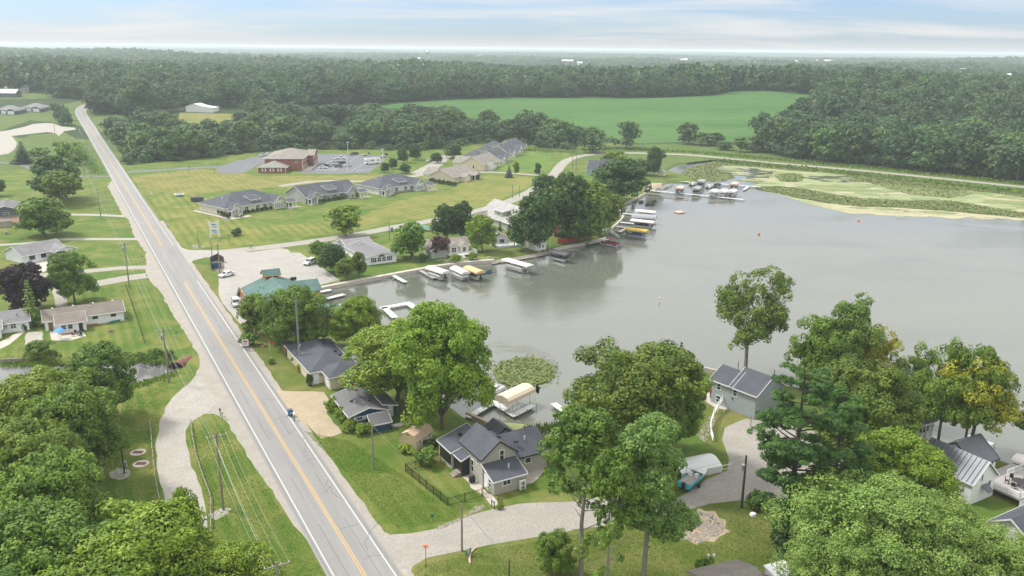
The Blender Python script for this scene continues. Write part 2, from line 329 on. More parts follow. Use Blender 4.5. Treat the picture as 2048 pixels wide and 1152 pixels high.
M['wood'] = pm('weathered_wood', (.34, .30, .25), (.22, .19, .16), 1.6, .9, 0, .4, 9, (1, 1, .2)); M['pole'] = pm('pole_wood', (.30, .255, .21), (.19, .16, .13), 2, .9, 0, .4, 9, (1, 1, .15)); M['pole_dark'] = pm('creosoted_pole', (.035, .03, .027), (.06, .05, .045), 2, .8, 0, .3)
M['deckw'] = pm('white_dock_decking', (.66, .66, .65), (.55, .55, .54), 1.5, .7, 0, .2, 8); M['deckg'] = pm('grey_dock_boards', (.42, .40, .37), (.32, .30, .28), 1.5, .8, 0, .3, 8)
M['canvas'] = pm('tan_canvas', (.68, .57, .45), (.62, .51, .40), 1, .8, 0, .1); M['canvas_w'] = pm('off_white_canvas', (.76, .73, .68), (.68, .65, .60), .8, .7, 0, .1); M['canvas_o'] = pm('apricot_canvas', (.68, .42, .22), (.60, .38, .20), .8, .8, 0, .1)
M['canvas_b'] = pm('black_canvas', (.05, .05, .058), (.07, .07, .08), .8, .7, 0, .1); M['canvas_g'] = pm('grey_canvas', (.33, .34, .36), (.28, .29, .31), .8, .7, 0, .1); M['canvas_y'] = pm('yellow_canvas', (.78, .55, .06), (.70, .48, .05), .8, .7, 0, .1)
M['canvas_p'] = pm('pink_canvas', (.66, .45, .36), (.6, .4, .33), .8, .7, 0, .1); M['canvas_r'] = pm('maroon_canvas', (.28, .07, .08), (.22, .05, .06), .8, .7, 0, .1); M['canvas_t'] = pm('teal_cover', (.02, .24, .20), (.03, .19, .16), .8, .6, 0, .1)
M['plastic_b'] = pm('blue_plastic', (.02, .09, .22), (.02, .07, .18), 1, .4, 0, 0); M['teal'] = pm('turquoise_gelcoat', (.05, .36, .42), (.05, .32, .38), 1, .2, 0, 0); M['orange'] = pm('orange_paint', (.75, .16, .03), (.65, .14, .03), 1, .5, 0, 0)
M['skin'] = pm('skin', (.45, .28, .2), (.42, .26, .18), 3, .6, 0, 0); M['cloth_b'] = pm('blue_cloth', (.10, .17, .33), (.08, .14, .28), 3, .9, 0, 0); M['green'] = pm('green_paint', (.02, .20, .10), (.02, .17, .09), 1, .5, 0, 0)
M['sign_blue'] = pm('sign_blue_paint', (.04, .20, .38), (.04, .18, .34), 1, .5, 0, 0); M['umbrella'] = pm('bright_blue_canvas', (.04, .28, .62), (.035, .25, .55), 1, .7, 0, 0); M['redp'] = pm('red_paint', (.55, .03, .03), (.5, .03, .03), 1, .5, 0, 0)
def paint(n, c, r=.22):
    m, ns, ls, b = newmat(n); b.inputs['Base Color'].default_value = (*c, 1); b.inputs['Roughness'].default_value = r; b.inputs['Coat Weight'].default_value = .6; b.inputs['Metallic'].default_value = .1
    d = noise(ns, ls, coords(ns, ls), 1.2, 4); ls.new(mixc(ns, ls, d, c, tuple(x*.92 for x in c)), b.inputs['Base Color']); return m
M['car_white'] = paint('white_car_paint', (.80, .80, .80)); M['car_red'] = paint('red_car_paint', (.30, .008, .018)); M['car_black'] = paint('black_car_paint', (.02, .02, .024)); M['car_silver'] = paint('silver_car_paint', (.50, .51, .52)); M['car_maroon'] = paint('maroon_car_paint', (.09, .012, .02)); M['car_grey'] = paint('grey_car_paint', (.14, .15, .16))
def glass(n, c, r=.08):
    m, ns, ls, b = newmat(n); b.inputs['Roughness'].default_value = r; b.inputs['Specular IOR Level'].default_value = .6
    d = noise(ns, ls, coords(ns, ls), .9, 2); ls.new(mixc(ns, ls, d, c, tuple(x*1.8+.01 for x in c)), b.inputs['Base Color']); return m
M['glass'] = glass('window_glass', (.022, .026, .03)); M['glass_pale'] = glass('pale_window_glass', (.16, .21, .21)); M['lamp'] = glass('lamp_glass', (.5, .5, .48), .15); M['tail'] = glass('tail_lamp_glass', (.3, .01, .01), .2)

# ------------------------------------------------------------------ the ground: one constrained triangulation cut into lawn, roads, drives, field
def W(pts): return [(p.x, p.y) for p in (P(*q) for q in pts)]
LAKE_PX = [(625,586),(664,578),(700,571),(790,554),(876,538),(935,530),(989,526),(1022,520),(1072,512),(1108,503),(1140,496),(1174,490),(1196,484),(1212,474),(1222,464),(1238,449),(1248,438),(1240,424),(1246,411),(1270,402),(1296,387),(1322,374),(1342,366),(1400,367),(1375,352),(1335,342),(1360,330),(1430,322),(1540,332),(1738,352),(1900,370),(2048,387),(2300,415),(2600,520),(2700,800),(2600,1010),(2300,985),(2048,935),(1960,905),(1880,880),(1800,838),(1700,800),(1600,775),(1500,760),(1428,749),(1376,737),(1345,762),(1300,800),(1210,838),(1160,852),(1100,866),(1020,871),(978,856),(931,834),(905,814),(880,797),(840,776),(790,742),(760,702),(720,667),(690,642),(655,614),(640,600)]
CREEK_PX = [(-300,760),(-100,735),(0,733),(50,731),(110,729),(200,728),(245,723),(300,724),(344,729),(347,742),(300,758),(262,770),(230,785),(120,805),(0,790),(-300,830)]
LAKE = [tuple(P(*q, z=0).xy) for q in LAKE_PX]; CREEK = [tuple(P(*q, z=0).xy) for q in CREEK_PX]
def inside(p, poly):
    x, y = p; c = False; j = len(poly)-1
    for i in range(len(poly)):
        xi, yi = poly[i]; xj, yj = poly[j]
        if (yi > y) != (yj > y) and x < (xj-xi)*(y-yi)/(yj-yi)+xi: c = not c
        j = i
    return c
def dseg(p, poly):
    P0 = np.array(p); A = np.array(poly); B = np.roll(A, -1, 0); d = B-A
    t = np.clip(((P0-A)*d).sum(1)/((d*d).sum(1)+1e-9), 0, 1); q = A+d*t[:, None]
    return float(np.sqrt(((P0-q)**2).sum(1)).min())
def dens(poly, step, jit, closed=True):
    out = []; n = len(poly)
    for i in range(n if closed else n-1):
        a, b = Vector(poly[i]), Vector(poly[(i+1) % n]); L = (b-a).length; k = max(1, int(L/step)); nrm = Vector((-(b-a).y, (b-a).x)).normalized() if L > 0 else Vector((0, 1))
        for j in range(k):
            p = a+(b-a)*j/k
            if j: p = p+nrm*random.uniform(-jit, jit)
            out.append((p.x, p.y))
    if not closed: out.append(tuple(poly[-1]))
    return out
def smooth_line(pts, step=4):
    pts = [Vector(p) for p in pts]; out = []
    for i in range(len(pts)-1):
        p0, p1, p2, p3 = pts[max(0, i-1)], pts[i], pts[i+1], pts[min(len(pts)-1, i+2)]
        k = max(1, int((p2-p1).length/step))
        for j in range(k):
            t = j/k; out.append(.5*((2*p1)+(p2-p0)*t+(2*p0-5*p1+4*p2-p3)*t*t+(3*p1-p0-3*p2+p3)*t**3))
    out.append(pts[-1]); return out
def strip(line, w0, w1=None):
    """polygon between offsets -w0 (left) and +w1 (right) of a polyline"""
    w1 = w0 if w1 is None else w1; Lf, Rt = [], []
    for i, p in enumerate(line):
        d = (line[min(i+1, len(line)-1)]-line[max(i-1, 0)]).normalized(); n = Vector((-d.y, d.x))
        Lf.append(tuple(p+n*w0)); Rt.append(tuple(p-n*w1))
    return Lf+Rt[::-1]
ra, rb = Vector(P(730, 1152, .8).xy), Vector(P(206, 300, .8).xy); rd = (rb-ra).normalized()
main_line = smooth_line([ra-rd*90, ra, ra+rd*120, ra+rd*300, rb] + [Vector(P(*q).xy) for q in ((183,262),(168,238),(161,224),(166,214),(182,207),(215,202))], 8)
N_LINE = smooth_line([Vector(P(*q).xy) for q in ((330,508),(400,507),(500,498),(600,486),(700,471),(800,452),(870,440),(950,423),(1020,402),(1070,378),(1105,352),(1122,331),(1140,318),(1175,310),(1250,306),(1340,308),(1400,311.5),(1534,324.5),(1738,342.5),(2048,374),(2400,412))], 6)
def sl(pts, w, step=4): return strip(smooth_line([Vector(P(*q).xy) for q in pts], step), w)
REG = [  # name, material, polygon(s) in metres; later entries lie above earlier ones
 ('lawn','lawn_pale', W([(262,352),(400,338),(520,352),(600,352),(740,350),(830,350),(760,362),(620,372),(450,380),(330,400),(300,400)])),
 ('lawn','lawn_road', W([(275,372),(330,385),(440,395),(400,430),(560,450),(700,440),(700,464),(560,480),(440,496),(380,498),(340,482)])),
 ('lawn','lawn_cond', W([(700,440),(800,400),(900,380),(950,352),(1085,354),(1060,372),(1000,400),(930,420),(860,432),(780,446),(700,464)])),
 ('lawn','lawn_vivid', W([(1000,305),(1050,302),(1112,312),(1100,342),(985,341),(960,338),(985,325)])),
 ('lawn','lawn_near', W([(575,838),(640,880),(690,870),(740,880),(800,860),(930,900),(1090,960),(1060,1000),(1005,1012),(937,1031),(870,1057),(818,1066),(775,1066),(700,980)])),
 ('lawn','lawn_near', W([(330,580),(270,568),(200,573),(110,600),(0,700),(0,722),(100,715),(240,712),(395,712)])),
 ('lawn','lawn_near', W([(235,800),(262,775),(345,750),(395,720),(352,786),(318,850),(312,900),(330,1010),(350,1120),(200,1120),(200,900)])),
 ('lawn','lawn_near', W([(372,862),(408,828),(426,827),(451,841),(503,923),(546,981),(604,1067),(660,1152),(420,1200),(414,1060),(395,960)])),
 ('verge','verge', W([(540,690),(470,600),(400,525),(385,522),(377,532),(470,660),(560,790),(648,784),(600,740)])),
 ('verge','verge', W([(930,1100),(1072,1074),(1240,1046),(1421,1008),(1484,1001),(1600,1030),(1620,1200),(800,1260),(826,1132),(856,1115)])),
 ('verge','verge', W([(1360,830),(1415,800),(1480,812),(1520,832),(1490,838),(1452,856),(1446,880),(1460,920),(1420,900),(1400,860)])),
 ('meadow','meadow', W([(1140,300),(1180,292),(1400,285),(1540,305),(1760,335),(2048,362),(2300,390),(2300,420),(2048,392),(1738,356),(1540,338),(1430,326),(1330,345),(1345,366),(1290,350),(1200,318),(1150,325)])),
 ('meadow','meadow', W([(-60,345),(0,300),(60,270),(130,265),(200,300),(225,350),(210,352),(80,340)])),
 ('forest_floor','forest_floor', W([(215,262),(258,330),(400,317),(520,303),(640,299),(830,299),(940,285),(1040,288),(1150,300),(1160,284),(1050,262),(900,250),(700,240),(560,232),(400,228),(330,240),(250,250)])),
 ('forest_floor','forest_floor', W([(1500,300),(1560,314),(1640,327),(1750,336),(1850,347),(1950,358),(2048,370),(2300,400),(2300,150),(1625,150),(1620,189),(1622,232),(1560,255)])),
 ('lawn','meadow', W([(-80,266),(-80,228),(0,225),(100,214),(150,204),(190,197),(235,205),(220,230),(300,228),(330,262),(258,262),(230,270),(226,310),(200,262),(150,250),(60,240),(0,262)])),
 ('soybean_field','soy', W([(558,222),(640,217),(767,211),(812,205),(900,200),(1024,196),(1291,197),(1424,192),(1461,183),(1536,182),(1618,190),(1622,232),(1560,255),(1500,288),(1400,283),(1280,287),(1200,272),(1100,252),(1000,244),(900,230),(800,225)])),
 ('hay_field','lawn_pale', W([(360,225),(475,228),(480,240),(430,252),(380,268),(350,262)])),
 ('hay_field','meadow', W([(-80,164),(20,166),(60,172),(104,181),(106,196),(70,198),(-80,198)])),
 ('gravel_lot','gravel', W([(-60,270),(0,263),(19,260),(47,254),(66,248),(89,246),(108,247),(124,253),(150,255.5),(152,259),(129,262),(117,272),(111,266),(94,264),(59,268),(23,272),(34,285),(30,297),(17,307),(-60,320)])),
 ('path','asphalt_new', sl([(-20,322),(47,331),(77,344),(130,353),(203,353),(222,352)], 1.5)),
 ('side_road','asphalt_new', sl([(256,344),(320,340),(380,336),(440,333)], 3.2)),
 ('parking_lot','asphalt_new', W([(430,336),(476,321),(521,311),(560,312),(519,330),(483,346),(440,346)])),
 ('parking_lot','asphalt_new', W([(598,346),(634,317),(631,308),(695,308),(776,312),(758,330),(738,345),(670,348)])),
 ('driveway','street', W([(818,347),(855,329),(882,314),(892,309),(903,312),(888,327),(850,352)])),
 ('driveway','street', sl([(560,372),(640,362),(760,362),(840,350)], 2.2)),
 ('driveway','street', sl([(940,344),(1000,345),(1096,352)], 2.0)),
 ('driveway','gravel', sl([(60,428),(140,429),(200,430),(262,433)], 1.7)),
 ('driveway','gravel', sl([(-40,492),(60,486),(120,479),(200,478),(285,478)], 1.5)),
 ('driveway','street', sl([(-40,556),(75,551),(187,541),(240,536),(300,534)], 2.1)),
 ('driveway','street', sl([(90,575),(194,567),(253,556),(330,547)], 3.0)),
 ('driveway','street', W([(103,572),(128,570),(136,612),(112,616)])),
 ('gravel_shoulder','shoulder', W([(215,372),(236,413),(245,429),(258,440),(268,472),(280,490),(291,503),(293,520),(290,535),(292,548),(300,562),(318,580),(339,617),(370,666),(398,712),(399,735),(379,766),(352,788),(390,830),(408,828),(426,827),(451,841),(503,923),(546,981),(576,1033),(604,1067),(660,1150),(720,1240),(800,1240),(600,900),(420,620),(300,440),(230,352)])),
 ('gravel_drive','gravel', W([(352,788),(330,815),(318,850),(312,900),(317,950),(330,1010),(340,1060),(335,1152),(420,1160),(415,1060),(410,1010),(395,960),(380,920),(371,862),(380,845),(408,828),(440,800),(400,760),(379,766)])),
 ('gravel_shoulder','shoulder', strip(main_line[:42], -3.0, 5.3)),
 ('dirt_driveway','dirt', W([(530,780),(648,784),(657,798),(653,827),(684,866),(666,872),(642,877),(619,854),(594,834),(570,830)])),
 ('street','street', W([(760,1060),(780,1069),(818,1067),(870,1058),(905,1046),(937,1032),(970,1022),(1005,1014),(1040,1007),(1072,1005),(1150,1003),(1162,998),(1200,994),(1245,992),(1300,1000),(1340,1004),(1366,990),(1415,958),(1455,941),(1458,918),(1444,878),(1450,855),(1490,837),(1560,846),(1700,880),(1760,900),(1800,960),(1642,1007),(1628,1030),(1565,1016),(1484,1000),(1421,1007),(1357,1024),(1300,1036),(1220,1049),(1162,1058),(1072,1074),(982,1089),(919,1102),(854,1115),(826,1132),(812,1160),(800,1180)])),
 ('street','street', strip(N_LINE, 2.9)),
 ('parking_lot','lot', W([(340,486),(378,500),(450,500),(500,504),(560,496),(577,499),(581,505),(600,505),(680,560),(622,574),(640,600),(560,630),(499,653),(486,655),(445,606),(437,588),(438,555),(446,530),(440,518),(413,514),(386,521),(376,530),(372,540),(330,500)])),
 ('road','asphalt', strip(main_line, 4.15)),
 ('beach','mud', W([(1296,372),(1322,366),(1345,366),(1322,376),(1296,388)])),
 ('beach','dirt', W([(1286,374),(1300,366),(1325,366),(1318,374),(1290,386)])),
 ('concrete_patio','concrete', W([(917,946),(930,941),(965,969),(968,982),(985,990),(998,1007),(985,1014),(966,990),(941,975),(940,967)])),
 ('concrete_patio','concrete', W([(1048,948),(1090,934),(1084,948),(1066,966),(1051,968)])),
 ('concrete_patio','concrete', W([(1396,792),(1420,783),(1470,806),(1452,820),(1428,814)])),
 ('concrete_patio','concrete', W([(99,663),(140,660),(168,664),(172,672),(140,681),(103,681)])),
 ('concrete_patio','concrete', W([(0,684),(40,662),(52,661),(20,688),(0,698)])),
 ('concrete_patio','concrete', W([(62,519),(105,510),(112,530),(85,545),(62,540)])),
 ('gravel_pad','gravel', W([(49,676),(56,664),(84,663),(88,680),(66,690),(49,690)])),
 ('gravel_pad','gravel', W([(218,945),(236,936),(262,940),(258,954),(240,960),(222,956)])),
 ('gravel_pad','gravel', W([(416,1030),(440,1016),(462,1016),(455,1028),(430,1040)])),
 ('gravel_pad','mud', W([(420,525),(440,520),(449,530),(446,548),(425,540)])),
 ('rubble_patch','dirt', W([(1346,1058),(1362,1046),(1370,1030),(1384,1030),(1398,1016),(1410,1022),(1430,1022),(1438,1036),(1452,1040),(1450,1056),(1462,1064),(1440,1072),(1428,1084),(1404,1080),(1392,1090),(1374,1078),(1356,1078)])),
 ('rubble_patch','clay', W([(1372,1062),(1384,1048),(1402,1046),(1414,1054),(1408,1064),(1390,1070)])),
 ('mulch_bed','mud', W([(405,417),(412,419),(460,440),(458,444),(404,421)])),
]
mains = set()
verts, edges, faces = [], [], []
def area2(pl): return sum(pl[i][0]*pl[(i+1) % len(pl)][1]-pl[(i+1) % len(pl)][0]*pl[i][1] for i in range(len(pl)))
def add_poly(poly):
    poly = list(poly)
    if area2(poly) < 0: poly = poly[::-1]
    n = len(verts); verts.extend(Vector(p) for p in poly); faces.append(list(range(n, n+len(poly))))
EXT = [(-9000, -60), (9000, -60), (14000, 16000), (-14000, 16000)]
add_poly(EXT)
lake_d = dens(LAKE, 3.5, .35); creek_d = dens(CREEK, 2.5, .3)
add_poly(lake_d); add_poly(creek_d)
for nm, mt, pl in REG:
    soft = nm in ('lawn', 'verge', 'meadow', 'forest_floor', 'gravel_shoulder', 'gravel_lot', 'gravel_drive', 'dirt_driveway', 'gravel_pad', 'rubble_patch', 'beach')
    j = .24 if soft else (.12 if nm in ('street', 'parking_lot', 'driveway', 'path') else 0)
    far_ = min(p[1] for p in pl) > 380
    add_poly(dens(pl, 12 if far_ else (2. if soft else 3.), j) if j else pl)
def free(x, y): verts.append(Vector((x, y)))
for yy in np.arange(470, 1000, 16):
    for xx in np.arange(-yy*.95, yy*.95, 16): free(xx+random.uniform(-2, 2), yy+random.uniform(-2, 2))
for yy in np.arange(1000, 3000, 70):
    for xx in np.arange(-yy*.9, yy*.9, 80): free(xx, yy)
for yy in np.arange(3000, 15000, 500):
    for xx in np.arange(-yy*.85, yy*.85, 500): free(xx, yy)
for pl in (lake_d, creek_d):
    A = sum(pl[i][0]*pl[(i+1) % len(pl)][1]-pl[(i+1) % len(pl)][0]*pl[i][1] for i in range(len(pl)))
    for i, p in enumerate(pl):
        d = (Vector(pl[(i+1) % len(pl)])-Vector(pl[i-1])).normalized(); n = Vector((d.y, -d.x))*(1 if A > 0 else -1)
        for o_ in (.9, 2.2): q = Vector(p)+n*o_; free(q.x, q.y)
rv, re_, rf, ov_, oe_, of_ = delaunay_2d_cdt(verts, edges, faces, 1, 1e-5, True)
def vz(x, y):
    z = gz(x, y)
    if y < 480:
        d = min(dseg((x, y), LAKE), dseg((x, y), CREEK))
        if d < 2.5: z = -.25 + (z+.25)*ss(-.2, 2.2, d)
    return z
Z = [vz(v.x, v.y) for v in rv]
print('CDT', len(verts), len(rv), len(rf), [sum(1 for s_ in of_ if k in s_) for k in range(8)])
buckets = {}
for f, src in zip(rf, of_):
    if not src: continue
    s_ = max(src)
    if s_ in (1, 2) : continue
    if 1 in src or 2 in src:
        c = sum((rv[i] for i in f), Vector((0, 0)))/len(f)
        if REG[s_-3][0] not in ('street',) or inside(c, LAKE) or inside(c, CREEK): continue
    buckets.setdefault(s_, []).append(f)
def ground_obj(name, mat, fl, extra=0):
    idx = {}; vs = []; fs = []
    for f in fl:
        g = []
        for i in f:
            if i not in idx: idx[i] = len(vs); vs.append((rv[i].x, rv[i].y, Z[i]+extra))
            g.append(idx[i])
        a, b, c = (Vector(vs[k]) for k in g[:3])
        if (b-a).cross(c-a).z < 0: g = g[::-1]
        fs.append(g)
    me = bpy.data.meshes.new(name); me.from_pydata(vs, [], fs); me.materials.append(M[mat]); o = link(name, me); tag(o, kind='structure'); return o
for s_, fl in sorted(buckets.items()):
    if s_ == 0:
        near = [f for f in fl if min(rv[i].y for i in f) < 560]; farf = [f for f in fl if min(rv[i].y for i in f) >= 560]
        ground_obj('ground', 'lawn', near); ground_obj('terrain', 'forest_floor', farf)
    else: ground_obj(REG[s_-3][0], REG[s_-3][1], fl)
def sheet(name, mat, poly, z, kind='structure'):
    o = MB().poly([(x, y, z) for x, y in poly]).build(name, M[mat]); return tag(o, kind=kind)
sheet('lake_water', 'water', LAKE_W := [(x+(x-130)*.01, y+(y-300)*.01) for x, y in LAKE], 0)
sheet('creek_water', 'pond', [(x, y) for x, y in dens(CREEK, 500, 0)], 0)
sheet('lake_bed', 'mud', [(-100, 90), (900, 90), (900, 560), (-100, 560)], -1.5)

# painted markings: thin sheets just above the asphalt
def ribbon(line, off, w, lift, name, mat, gap=None, z0=None):
    mb = MB(); acc = 0
    for i in range(len(line)-1):
        a, b = line[i], line[i+1]; 
        if gap and int(acc/gap) % 2: acc += (b-a).length; continue
        acc += (b-a).length
        da = (line[min(i+1, len(line)-1)]-line[max(i-1, 0)]).normalized(); db = (line[min(i+2, len(line)-1)]-line[i]).normalized()
        na, nb = Vector((-da.y, da.x)), Vector((-db.y, db.x))
        q = [a+na*(off-w/2), a+na*(off+w/2), b+nb*(off+w/2), b+nb*(off-w/2)]
        mb.poly([(p.x, p.y, gz(p.x, p.y)+(lift if p.y < 470 else lift+.07)) for p in q[::-1]])
    o = mb.build(name, M[mat]); return tag(o, kind='structure')
iS = next(i for i, p in enumerate(main_line) if proj(p.x, p.y, .8)[1] < 566); iE = next(i for i, p in enumerate(main_line) if proj(p.x, p.y, .8)[1] < 497)
for sgn in (1, -1):
    ribbon(main_line, sgn*3.35, .13, .006, 'edge_line', 'white_line') if sgn > 0 else (ribbon(main_line[:iS+1], -3.35, .13, .006, 'edge_line', 'white_line'), ribbon(main_line[iE:], -3.35, .13, .006, 'edge_line', 'white_line'))
    ribbon(main_line[:iS+1], sgn*.16, .13, .006, 'centre_line', 'yellow_line'); ribbon(main_line[iE:], sgn*.16, .13, .006, 'centre_line', 'yellow_line')
# sealed cracks across the old asphalt
mb = MB()
def wig(p, d, n, step, w=.07):
    p = Vector(p); ang = math.atan2(d[1], d[0])
    for _ in range(n):
        ang += random.uniform(-.6, .6); q = p+Vector((math.cos(ang), math.sin(ang)))*step; nn = Vector((-(q-p).y, (q-p).x)).normalized()*w/2
        mb.poly([(*(p-nn), .8065), (*(q-nn), .8065), (*(q+nn), .8065), (*(p+nn), .8065)]); p = q
        ang += (math.atan2(d[1], d[0])-ang)*.3
cross = Vector((-rd.y, rd.x))
for k in range(26):
    c = ra+rd*(4+k*9+random.uniform(-3, 3)); side = random.choice((-1, 1))
    wig(c+cross*side*random.uniform(.3, 1), (cross*side)[:], random.randint(5, 9), .42)
for a in ((850,800),(690,1000),(735,1100),(615,905),(470,690)):
    wig(P(*a, z=.8).xy, rd[:], 12, .6)
tag(mb.build('crack_sealant', M['crack']), kind='stuff')
# lengthwise seams in the two lanes
for off in (-1.75, 1.75, 3.75, -3.75):
    pts = main_line[:50]; ribbon(dens([tuple(p) for p in pts], 500, 0, False) and pts, off, .06, .004, 'pavement_seam', 'crack', 9 if abs(off) < 3 else None)
# stall lines of the three car parks
def bay_lines(pairs, w=.11, n='parking_line'):
    mb = MB()
    for (a, b) in pairs:
        p, q = P(*a), P(*b); d = (q-p).normalized(); s_ = Vector((-d.y, d.x, 0))*w/2; u = Vector((0, 0, .006 if p.y < 470 else .05))
        mb.poly([p-s_+u, q-s_+u, q+s_+u, p+s_+u])
    tag(mb.build(n, M['white_line']), kind='structure')
bay_lines([((570+i*6.3,501+i*0.0+i*1.2+4),(598+i*7.6-14,508+i*6.6-2)) for i in range(0)] + [((583+i*9.3,515.5+i*7),(603+i*9.3,507+i*7)) for i in range(9)] +
    [((438,570+i*5),(462,566+i*5)) for i in range(4)] + [((516,531+i*4.5),(546,528+i*4.5)) for i in range(7)] + [((626,555),(640,568)),((650,552),(664,560))])
bay_lines([((632+i*8,341),(640+i*8+6,334)) for i in range(5)] + [((640,340),(672,341))] + [((668,341),(730,305)),((700,343),(745,318))] + [((636,340-i*5),(628+22,337-i*5)) for i in range(3)] + [((712+i*10,343-i*1),(722+i*10,338)) for i in range(3)] + [((480+i*2,344-i*4),(502+i*3,342-i*4)) for i in range(5)], .16)

# water plants
def blob(cx_, cy_, rx, ry, n=26, j=.2, rot=0):
    out = []
    for i in range(n):
        t = 2*math.pi*i/n; r = 1+random.uniform(-j, j)
        x, y = rx*math.cos(t)*r, ry*math.sin(t)*r; out.append((cx_+x*math.cos(rot)-y*math.sin(rot), cy_+x*math.sin(rot)+y*math.cos(rot)))
    return out
def mat_sheet(name, mat, px, z, step=3, j=1.4):
    return sheet(name, mat, dens([tuple(P(*q, z=0).xy) for q in px], step, j), z, 'stuff')
mat_sheet('algae_mat', 'algae', [(1432,331),(1480,332),(1560,336),(1640,341),(1698,348),(1690,352),(1620,352),(1600,356),(1650,362),(1760,370),(1850,377),(1930,383),(2048,398),(2300,430),(2300,500),(2048,438),(1950,432),(1850,431),(1800,434),(1760,428),(1700,427),(1660,418),(1620,410),(1580,396),(1560,390),(1520,378),(1500,372),(1520,366),(1540,352),(1545,342),(1500,336),(1450,336)], .015)
mat_sheet('tan_algae_mat', 'algae_tan', [(1615,403),(1680,411),(1760,414),(1850,415),(1930,423),(2048,437),(2300,495),(2300,503),(2048,441),(1960,434),(1900,437),(1850,432),(1790,432),(1740,428),(1690,425),(1650,415)], .025)
mat_sheet('algae_mat', 'algae', [(1940,384),(1970,384),(2010,390),(2048,396),(2200,415),(2200,432),(2048,420),(2000,412),(1960,402),(1930,396)], .030)
WB = [[(1342,362),(1380,336),(1430,322),(1470,327),(1540,333),(1640,340),(1738,353),(1900,371),(2048,388),(2048,393),(1960,384),(1880,378),(1760,368),(1700,364),(1700,352),(1660,346),(1580,341),(1500,333),(1450,331),(1432,336),(1460,345),(1470,356),(1440,364),(1400,364)],
      [(1510,373),(1560,373),(1600,377),(1660,388),(1720,397),(1800,402),(1900,402),(1980,415),(2048,426),(2048,436),(1960,428),(1880,421),(1800,416),(1720,413),(1650,405),(1600,397),(1560,388),(1515,379)],
      [(1548,350),(1590,346),(1606,352),(1604,362),(1580,365),(1560,362)], [(1620,372),(1680,370),(1740,376),(1790,384),(1760,390),(1700,386),(1650,380)], [(1700,356),(1790,360),(1900,376),(1950,388),(1900,396),(1820,390),(1760,372)]]
for i, w_ in enumerate(WB): mat_sheet('weed_bed', 'weedbed', w_, .035+.006*i, 2.5, 1.2)
mat_sheet('algae_mat', 'silt', [(960,690),(1000,684),(1040,688),(1090,700),(1112,718),(1118,735),(1095,730),(1075,712),(1040,706),(1000,706),(975,712)], .012, 3, .6)
mat_sheet('algae_mat', 'silt', [(950,836),(975,842),(1000,832),(1030,838),(1060,840),(1090,846),(1160,838),(1165,852),(1100,865),(1020,870),(980,855)], .013, 2, .3)
mat_sheet('algae_mat', 'algae', [(985,850),(1010,845),(1060,850),(1110,850),(1100,864),(1022,869),(990,858)], .018, 1.5, .25)
def leaf_mesh(name, pos, nrm, size, mat, tint=None, aspect=.55, jit=.35, long=None):
    n = len(pos); nrm = nrm/np.linalg.norm(nrm, axis=1)[:, None]
    r = rng.normal(size=(n, 3)) if long is None else long+rng.normal(size=(n, 3))*.25
    t = r-(r*nrm).sum(1)[:, None]*nrm; t /= np.linalg.norm(t, axis=1)[:, None]+1e-9; b = np.cross(nrm, t)
    s_ = size*(1+rng.uniform(-jit, jit, n)); a = t*s_[:, None]; b = b*(s_*aspect)[:, None]
    V = np.empty((n, 4, 3), np.float32); V[:, 0] = pos-a; V[:, 1] = pos-b+a*.1; V[:, 2] = pos+a; V[:, 3] = pos+b+a*.1
    me = bpy.data.meshes.new(name); me.vertices.add(n*4); me.vertices.foreach_set('co', V.ravel())
    me.loops.add(n*4); me.loops.foreach_set('vertex_index', np.arange(n*4, dtype=np.int32))
    me.polygons.add(n); me.polygons.foreach_set('loop_start', np.arange(0, n*4, 4, dtype=np.int32)); me.update(calc_edges=True)
    if tint is None: tint = rng.uniform(0, 1, n)
    at = me.attributes.new('tint', 'FLOAT', 'FACE'); at.data.foreach_set('value', tint.astype(np.float32))
    me.materials.append(mat); return me
def scatter_poly(poly, n):
    A = np.array(poly); lo, hi = A.min(0), A.max(0); out = []
    while len(out) < n:
        p = rng.uniform(lo, hi)
        if inside(p, poly): out.append(p)
    return np.array(out)
def patches(name, mat, px, n, z, r0, r1, label):
    pl = [tuple(P(*q, z=0).xy) for q in px]; mb = MB()
    for i, (x, y) in enumerate(scatter_poly(pl, n)):
        r = random.uniform(r0, r1); mb.poly([(a, b, z+i*.0002) for a, b in blob(x, y, r*random.uniform(1.2, 3), r, 18, .32, random.uniform(-.5, 0.1))])
    tag(mb.build(name, M[mat]), label, 'algae', None, 'stuff')
MARSH = [(1440,334),(1560,340),(1700,356),(1850,374),(2048,396),(2300,430),(2300,480),(2048,430),(1850,426),(1700,415),(1600,392),(1520,374)]
patches('algae_mat', 'algae_tan', MARSH, 90, .08, .8, 3.4, 'pale tan algae patches between the lily beds'); patches('weed_bed', 'weedbed', MARSH, 110, .11, .6, 3.2, 'scattered green weed patches in the marshy bay'); patches('open_water_patch', 'mud', MARSH, 14, .14, .3, 1.1, 'dark open gaps in the algae of the marshy bay')
patches('algae_mat', 'algae_tan', [(1600,402),(1700,424),(1850,434),(2048,440),(2300,500),(2300,494),(2048,432),(1850,426),(1700,414)], 60, .05, .8, 2.4, 'ragged tan edge of the algae towards the lake')
